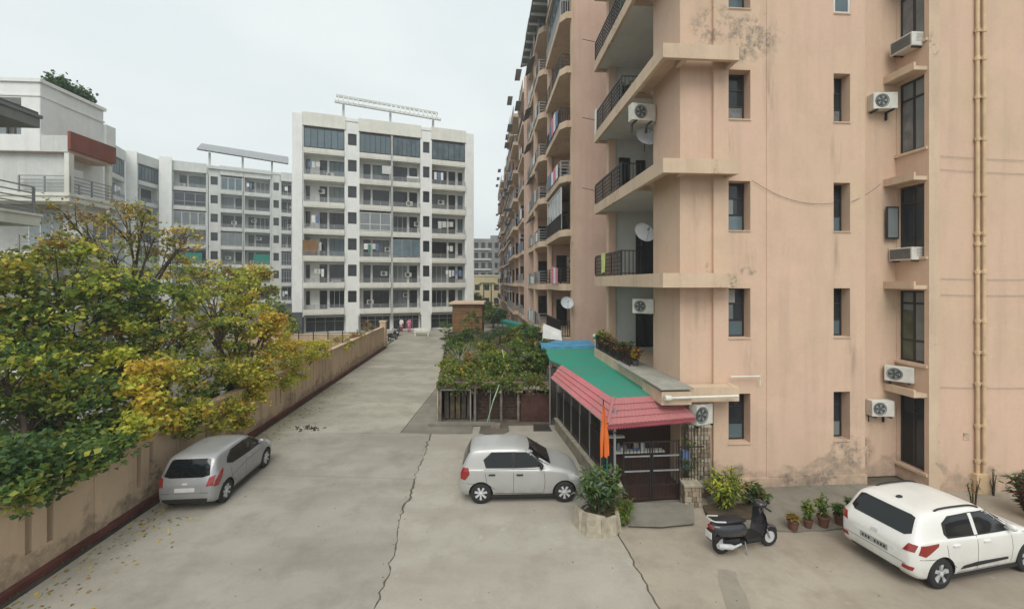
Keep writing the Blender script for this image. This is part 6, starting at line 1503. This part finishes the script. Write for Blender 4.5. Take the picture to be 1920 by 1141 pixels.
tree('shrub', 'bright yellow green climbing bush spilling over the wall beyond the trees', 'shrub', (-11.6, 21.5, 0),
     [B(540, 640, 20.2, .6, 26, **YY), B(545, 680, 19.8, .55, 24, **YL), B(575, 665, 21.5, .62, 28, **YL), B(600, 655, 23, .55, 24, **YL), B(560, 700, 20, .4, 14, **YL), B(525, 700, 19, .5, 18, **YL), B(555, 655, 20.6, .5, 24, **YY), B(585, 650, 22.2, .45, 20, **YL), B(608, 648, 23.6, .35, 14, **YL), B(545, 720, 18.9, .3, 12, **YL)], .10, 7, 52, .22, .07)
tree('shrub', 'dry brown bush lying along the top of the wall near its far end', 'shrub', (-12.4, 33, 0),
     [B(640, 640, 28, .55, 16, **BR), B(668, 628, 31, .6, 16, **dict(brown=4, olive=1)), B(692, 612, 34.5, .6, 18, **dict(brown=4, olive=1.5)), B(655, 645, 27.6, .4, 10, **BR)], .09, 8, 50, .22, .05, bark='greybark')
tree('tree', 'rounded green tree against the left foot of the white block', 'tree', (-23.5, 44, 0),
     [B(528, 600, 44, 1.3, 34, **dict(mid=4, olive=1.5, dark=1)), B(515, 585, 44.5, 1.1, 26, **dict(mid=4, dark=1)), B(538, 612, 43.5, .9, 20, **dict(mid=3, lime=1))], .2, 9, 40, .4, .14)
for i, (px, py, Y, r_) in enumerate(((905, 575, 60, 1.6), (925, 585, 55, 1.4), (893, 560, 75, 1.2))):
    tree('tree', ['dark small tree in front of the yellow building at the road end', 'low dark tree beside the green net, before the far row', 'palm like tree by the left corner of the yellow building'][i], 'tree', (P(px, 0, Y).x, Y, 0), [B(px, py, Y, r_, 26, **dict(dark=3, mid=2, olive=1)), B(px+6, py+8, Y, r_*.8, 18, **dict(dark=3, mid=1))], .26, 30+i, 36, .5, .12)
for i, (px, Y) in enumerate(((907, 92), (921, 93))):
    t = empty('palm_tree', (P(px, 0, Y).x, Y, 0), ['left of two tiny palms before the yellow building', 'right of two tiny palms before the yellow building'][i], 'palm')
    p = P(px, 535, Y); b = MB(); b.tube([(p.x, Y, 0), (p.x, Y, p.z+.3)], [.16, .1], 6); b.build('trunk', 'wood', t)
    b = MB(); rr = random.Random(i)
    for k in range(12):
        a = k*math.pi/6; e = Vector((math.cos(a), math.sin(a), 0)); q = Vector((p.x, Y, p.z+.3)); s_ = Vector((-e.y, e.x, 0))*.22
        pts = [q, q+e*.7+Vector((0,0,.35))+s_, q+e*.7+Vector((0,0,.35))-s_, q+e*1.4+Vector((0,0,-.1))+s_*.7, q+e*1.4+Vector((0,0,-.1))-s_*.7, q+e*1.8-Vector((0,0,.6))]
        b.add(pts, [(0,2,1), (1,2,4,3), (3,4,5)])
    b.build('frond', LM[0], t)
# ---- raised garden planting
def bush(px, py, Y, r_, label, w, n=30, leaf=.06, nl=60, seed=0, name='shrub', cs=.16, grow=True, z0=1.7, cat='shrub'):
    p = P(px, py, Y); base = Vector((p.x, p.y, z0))
    w = {k: v*(.3 if k in ('lime', 'yellow') else .7 if k == 'olive' else 1) for k, v in w.items()}; w['mid'] = w.get('mid', 0)+1.2
    k_ = 1+.35*math.sin(seed*2.3); rr = r_ if hasattr(r_, '__len__') else (r_*(1.25-.2*k_), r_*1.1, r_*k_*1.2); p = p+Vector((0, 0, .18*k_))
    t = empty(name, base, label, cat); C, S, MI, CC = crown([((p.x, p.y, p.z), rr, n, w)], leaf, seed, nl, cs)
    C[:, 2] = np.maximum(C[:, 2], z0+.02)
    put('foliage', leafmesh('foliage', C-np.array(base), S, MI, seed=seed, up=.2), t)
    b = MB(); rd = random.Random(seed)
    for q in CC[0][:9]: b.tube([base, base.lerp(Vector(q), .5)+Vector((rd.uniform(-.05, .05), 0, .05)), Vector(q)], [.025, .015, .008], 5)
    b.build('stems', 'wood', t); return t
Z = [ (848, 655, 27, .55, 'dark round shrub at the rear left corner of the raised garden', DK), (845, 695, 21.5, .5, 'clipped yellow green shrub at the front left corner of the raised garden', dict(olive=3, mid=2, lime=1.5)),
      (838, 630, 32, .8, 'dense green shrub hanging over the road side at the back of the garden', dict(mid=3, dark=3)), (870, 635, 30, .7, 'spreading dark shrub left of the topiary tree', dict(dark=4, mid=2)),
      (880, 700, 20.5, .55, 'low ragged brownish shrub in the garden behind the post frame', dict(olive=3, brown=2, mid=1)), (915, 690, 21, .6, 'light green feathery shrub in the middle of the garden front', dict(mid=2, lime=2, olive=2)),
      (955, 690, 20.5, .6, 'fresh green leafy shrub right of the hose', dict(mid=3, lime=2, olive=1)), (985, 700, 19.6, .5, 'pale green shrub at the right of the garden front edge', dict(olive=2, grey=2, mid=2)),
      (1010, 680, 19.8, .5, 'dark green shrub beside the veranda rear corner', DK), (975, 660, 23, .6, 'bright green bushy shrub behind the garden middle', dict(mid=3, lime=1.5)),
      (1000, 650, 24, .65, 'leafy dark shrub before the blue roof cover', dict(mid=2, dark=3)), (930, 668, 24, .55, 'yellowish low shrub in the garden centre', dict(lime=2, olive=3)),
      (985, 632, 28, .7, 'tall loose shrub behind the garden, left of the white sheet', dict(mid=2, olive=3, brown=.8)), (905, 672, 24, .55, 'ochre green grassy shrub left of the garden centre', dict(olive=3, lime=1)),
      (960, 628, 31, .7, 'olive shrub beyond the topiary tree', OL), (885, 612, 35, .8, 'dark green shrub in front of the boarded hut', dict(dark=3, olive=1)), (862, 668, 25, .5, 'small round shrub on the left side of the garden', dict(mid=2, olive=2)),
      (1025, 655, 22, .4, 'dark slim shrub touching the green roof edge', DK), (925, 700, 19.4, .45, 'tufted green shrub right behind the front beam', dict(mid=2, olive=2, lime=1)), (860, 705, 19.2, .4, 'short olive shrub near the front left post', OL)]
for i, (px, py, Y, r_, lb, w) in enumerate(Z): bush(px, py, Y, r_, lb, w, n=34, leaf=.095, nl=70, seed=40+i)
# flat topped topiary trees
for i, (px, py, Y, r_, lb) in enumerate(((916, 630, 27, .62, 'flat topped topiary tree with dark trunk in the middle of the garden'), (937, 622, 29, .7, 'second flat topped topiary, darker, right of the first'))):
    p = P(px, py, Y); t = empty('topiary_tree', (p.x, p.y, 1.7), lb, 'topiary')
    b = MB(); b.tube([(p.x, p.y, 1.7), (p.x+.05, p.y, 2.0), (p.x-.03, p.y, p.z)], [.1, .08, .06], 8); b.build('trunk', 'wood', t, smooth=2)
    C, S, MI, CC = crown([((p.x, p.y, p.z), (r_, r_, .2), 34, dict(dark=4, grey=1.5) if not i else dict(dark=4, mid=1))], .06, 70+i, 60, .14)
    put('crown', leafmesh('crown', C-np.array(wpos(t)), S, MI, seed=i), t)
# bare grey shrub
t = empty('bare_shrub', P(862, 690, 22.5)*1, 'leafless grey twiggy shrub at the left of the raised garden', 'shrub'); t.location.z = 1.72
b = MB(); rr = random.Random(5)
for i in range(34):
    p = Vector(t.location); d = Vector((rr.gauss(.5, .8), rr.gauss(0, .5), rr.uniform(.25, .9))).normalized(); pts = [p]
    for k in range(4): d = (d+Vector((rr.uniform(-.3, .3), rr.uniform(-.3, .3), rr.uniform(-.15, .15)))).normalized(); p = p+d*.3; pts.append(p)
    b.tube(pts, [.022, .016, .012, .008, .004], 4)
b.build('twigs', plain('pale_twig', (.33, .32, .28), .9), t)
# ground cover of the bed
rs = np.random.RandomState(12); n = 5200; vv = rs.uniform(0, 1, n)**1.3; Y = 18.1+vv*15; x0 = -3.2+(Y-18)*(-2.4/18.5); C = np.stack([x0+rs.uniform(0, 1, n)*(1.5-x0), Y, 1.75+rs.gamma(1.3, .05, n)], 1)
C = C[(np.sin(C[:, 0]*2.1)+np.cos(C[:, 1]*1.3)) > -1.0]; n = len(C)
Cd = np.stack([rs.uniform(-3.2, 1.5, 900), rs.normal(17.82, .05, 900), 1.78-rs.gamma(1.3, .10, 900)*(1+np.sin(rs.uniform(-3.2, 1.5, 900)*0))], 1); Cd[:, 2] -= .12*np.sin(Cd[:, 0]*5)
C = np.concatenate([C, Cd]); n = len(C)
tag(put('ground_cover', leafmesh('ground_cover', C, rs.uniform(.07, .16, n), pick(rs, dict(mid=5, olive=2.5, dark=1.5, brown=1), n), seed=5, up=0)), kind='stuff')
# ---- oleander in its stone planter by the gate
pc = Vector((2.12, 10.35, 0)); t = empty('stone_planter', pc, 'planter ringed with upright pale stone slabs in front of the gate', 'planter')
for i, a in enumerate((200, 228, 256, 290, 322, 350, 25, 60)):
    a_ = math.radians(a); c_ = pc+Vector((math.cos(a_)*.52, math.sin(a_)*.52, 0)); rr = random.Random(i); w_ = .2+.03*rr.random(); h_ = .36+.14*rr.random()
    b = MB(); b.X = Matrix.Translation(c_) @ Matrix.Rotation(a_+math.pi/2, 4, 'Z') @ Matrix.Rotation(-.12, 4, 'X')
    b.prism([(-w_, -.05), (w_, -.04), (w_*.95, .05), (-w_*.9, .04)], -.03, h_); b.v = [v+Vector((rr.uniform(-.02, .02), rr.uniform(-.02, .02), rr.uniform(-.04, .03))) for v in b.v]
    b.build('stone_slab', 'stone2', t, bevel=.02)
b = MB(); b.lathe([(.44, 0), (.44, .3), (.3, .36), (0, .38)], 'z', pc, 16); b.build('soil', 'soil', t)
def spiky(name, label, base, n, hgt, spread, leaf, w, seed, cat='plant', lw=.16, per=26, z0=0):
    """upright stems set with long narrow leaves"""
    rs = np.random.RandomState(seed); base = Vector(base); t = empty(name, base, label, cat); V, Fc, MI = [], [], []; b = MB()
    for i in range(n):
        a = rs.uniform(0, 2*math.pi); rr = spread*math.sqrt(rs.uniform(0, 1)); top = base+Vector((math.cos(a)*rr, math.sin(a)*rr, hgt*rs.uniform(.6, 1)*(1-.35*(rr/spread)**2)))
        mid_ = base.lerp(top, .5)+Vector((0, 0, .05)); b.tube([base+Vector((math.cos(a), math.sin(a), 0))*rr*.25, mid_, top], [.014, .01, .006], 5)
        k = pick(rs, w, 1)[0]
        for j in range(per):
            f = rs.uniform(.15, 1.02); p = (base.lerp(mid_, f*2) if f < .5 else mid_.lerp(top, f*2-1)); az = rs.uniform(0, 2*math.pi); el = rs.uniform(-.15, .95)
            d = Vector((math.cos(az)*math.cos(el), math.sin(az)*math.cos(el), math.sin(el))); s = Vector((-math.sin(az), math.cos(az), 0)); l = leaf*rs.uniform(.6, 1.2); ww = l*lw
            q = [p, p+d*l*.45+s*ww+Vector((0,0,.01)), p+d*l-Vector((0,0,l*.25)), p+d*l*.45-s*ww+Vector((0,0,.01))]
            i0 = len(V); V += q; Fc.append((i0, i0+1, i0+2, i0+3)); MI.append(k if rs.uniform() < .75 else pick(rs, w, 1)[0])
    b.build('stems', 'wood', t)
    me = bpy.data.meshes.new('leaves'); me.from_pydata([v-base for v in V], [], Fc)
    for m_ in LM: me.materials.append(m_)
    me.polygons.foreach_set('material_index', MI); put('leaves', me, t); return t
spiky('leafy_shrub', 'tall oleander like shrub with grey green leaves growing in the stone planter', pc+Vector((0, 0, .3)), 46, 1.35, .68, .22, dict(dark=3, mid=2.2, grey=2), 5, 'shrub', .15, 34)
spiky('grass_clump', 'fine leaved green clump at the right foot of the stone planter', pc+Vector((.62, -.05, .0)), 26, .75, .3, .2, dict(mid=3, olive=1), 6, 'plant', .07, 26)
spiky('leafy_shrub', 'yellow green bamboo like shrub against the rubble pillar behind the scooter', (5.62, 10.95, 0), 40, 1.3, .48, .2, dict(lime=1.4, olive=2, mid=2.6), 7, 'shrub', .13, 36)
spiky('leafy_shrub', 'dark low plant between the yellow green shrub and the pink wall', (6.5, 11.2, 0), 22, .75, .4, .2, dict(dark=3, mid=2, brown=.6), 8, 'shrub', .16, 26)
b = MB(); b.prism([(5.0, 10.75), (5.15, 10.4), (6.3, 10.5), (6.6, 10.9), (6.5, 11.2), (5.1, 11.1)], 0, .09); o = b.build('plant_bed', 'soil', loc=(5.7, 10.8, 0)); tag(o, 'earth bed under the yellow green shrub by the gate', 'plant bed')
# thorny climber in the veranda corner
tree('climber', 'straggling climber hanging inside the veranda screen near the gate pillar', 'climber', (5.0, 11.58, 0), [((4.9, 11.5, 1.25), (.28, .14, .6), 14, dict(dark=3, olive=1, brown=1))], .06, 77, 26, .12, .02)
# ---- four pots by the wall
def potted(px, py, label, h, spread, w, seed, pr=.12):
    p = G(px, py, .045); t = empty('potted_plant', p, label, 'potted plant', 'pots in front of the pink wall')
    b = MB(); b.lathe([(pr*.7, 0), (pr, pr*1.7), (pr*1.12, pr*1.7), (pr*1.12, pr*2.0), (pr*.95, pr*2.0), (pr*.9, pr*1.75), (0, pr*1.75)], 'z', (0, 0, 0), 18); b.build('pot', 'terracotta', t, smooth=True, local=True)
    s = spiky('tmp_plant', None, p+Vector((0, 0, pr*1.7)), 16, h, spread, .13, w, seed, None, .17, 20)
    for ch in list(s.children): ch.parent = t; ch.location = (0, 0, pr*1.7)
    bpy.data.objects.remove(s); return t
potted(1487, 992, 'leftmost pot by the wall, with a dry low brownish plant', .12, .12, dict(brown=3, olive=1), 11, .125)
potted(1515, 988, 'slim potted plant, second from the left by the wall', .5, .13, dict(mid=2, olive=1), 12, .1)
potted(1544, 986, 'tallest and leafiest potted plant, third from the left by the wall', .58, .2, dict(mid=3, lime=.6, dark=1), 13, .13)
potted(1574, 982, 'dark short potted plant, fourth from the left, nearest the white car', .3, .13, dict(dark=3, mid=1), 14, .12)
potted(1597, 975, 'small plant pot half hidden by the rear of the white hatchback', .35, .13, dict(dark=2, mid=1), 15, .12)
# dark plant at the far right edge behind the white car
spiky('leafy_shrub', 'dark reddish bush at the extreme right edge beyond the white car', (13.3, 10.6, 0), 40, 1.3, .55, .2, dict(red=2, dark=3), 16, 'shrub', .18, 30)
spiky('thin_plant', 'thin stalky plant against the right wall beside the white car bonnet', (12.15, 10.95, 0), 7, 1.15, .16, .12, dict(dark=2, brown=1), 17, 'plant', .12, 12)
spiky('thin_plant', 'wiry weed climbing at the foot of the drain pipes', (fr_.p(fr_.u(1848), -.2, 0).x, fr_.p(fr_.u(1848), -.2, 0).y, 0), 5, 1.0, .08, .1, dict(dark=2, brown=1), 18, 'plant', .12, 10)
# ---- pots along the first balcony ledge
zl = ZK[0]+LT+.01; cols_ = [(.2, dict(lime=2, mid=2)), (.6, dict(mid=2, lime=1, red=1)), (1.05, dict(red=3, brown=1)), (1.5, dict(red=3, mid=1)), (1.95, dict(brown=2, red=1, olive=1)), (2.4, dict(red=2, yellow=1, brown=1)), (2.85, dict(mid=2, yellow=1, red=1.4)), (3.3, dict(dark=3, mid=1)), (3.75, dict(red=2, yellow=1)), (4.1, dict(red=1, brown=2, yellow=1))]
lbs = ['light green plant, farthest of the row on the first balcony ledge', 'mixed green and red plant next to the farthest one on the ledge', 'dark red leaved plant, third from the far end of the ledge', 'wine red croton, fourth along the balcony ledge', 'brownish plant in the middle of the balcony ledge row', 'red and yellow croton just right of the ledge row middle', 'green and yellow croton on the ledge, fourth from the near end', 'dark green tall plant on the ledge beside the balcony door', 'red croton second from the near end of the ledge', 'brown and yellow croton at the near end of the ledge row']
for i, ((dv, w), lb) in enumerate(zip(cols_, lbs)):
    p = FA.p(uL+.22+.07*(i % 2), vN-.15-dv, zl); t = empty('potted_plant', p, lb, 'potted plant', 'pots on the first balcony ledge')
    b = MB(); b.lathe([(.08, 0), (.12, .2), (.13, .2), (.13, .23), (0, .22)], 'z', (0, 0, 0), 12); b.build('pot', ['terracotta', 'darkgrey'][i % 2], t, smooth=True, local=True)
    s = spiky('tmp_plant', None, p+Vector((0, 0, .2)), 14, .72 if i in (0, 1, 7) else .5, .30, .17, w, 50+i, None, .2, 18)
    for ch in list(s.children): ch.parent = t; ch.location = (0, 0, .2)
    bpy.data.objects.remove(s)
railing(b1, wr, 0.02, -.0, ZK[0]+LT, 4.3, .62, vert=.15, r=.014)
# round white gate lamp / pot at the far end of the ledge
b = MB(); q = FA.p(uL+.15, vN+.05, 0); b.lathe([(.10, ZK[0]+.5), (.13, ZK[0]+.85), (.2, ZK[0]+.9), (.2, ZK[0]+.98), (.05, ZK[0]+1.04)], 'z', (q.x, q.y, 0), 16); b.lathe([(.09, ZK[0]+.3), (.09, ZK[0]+.5)], 'z', (q.x, q.y, 0), 12)
o = b.build('urn', 'whitemetal', smooth=True, loc=(q.x, q.y, ZK[0]+.5)); tag(o, 'white capped urn at the far corner of the first balcony ledge', 'urn')
# plants on the second balcony, upper one
for z, dv, lb, w in ((ZK[3]+LT, 3.1, 'dark leafy plant behind the upper balcony railing', dict(dark=3, red=1)), (ZK[4]+LT, 3.3, 'dark spiky plant hanging at the topmost balcony', dict(dark=3))):
    p = FA.p(uL+.45, vN-dv, z); t = empty('potted_plant', p, lb, 'potted plant')
    b = MB(); b.lathe([(.09, 0), (.13, .22), (0, .22)], 'z', (0, 0, 0), 12); b.build('pot', 'terracotta', t, local=True)
    s = spiky('tmp_plant', None, p+Vector((0, 0, .2)), 12, .7, .25, .16, w, 90, None, .2, 16)
    for ch in list(s.children): ch.parent = t; ch.location = (0, 0, .2)
    bpy.data.objects.remove(s)

# ================================================================ AIR
hz = MB(); hz.box(-140, 140, -12, 190, -1.5, 30)
o = hz.build('haze', 'white'); o.data.materials.clear()
m_ = bpy.data.materials.new('haze'); m_.use_nodes = True; nt = m_.node_tree; nt.nodes.clear()
vo = nt.nodes.new('ShaderNodeVolumePrincipled'); vo.inputs['Color'].default_value = (.93, .96, .97, 1); vo.inputs['Density'].default_value = .0018
vo.inputs['Anisotropy'].default_value = .3
ou = nt.nodes.new('ShaderNodeOutputMaterial'); nt.links.new(vo.outputs[0], ou.inputs['Volume']); o.data.materials.append(m_); tag(o, kind='stuff')
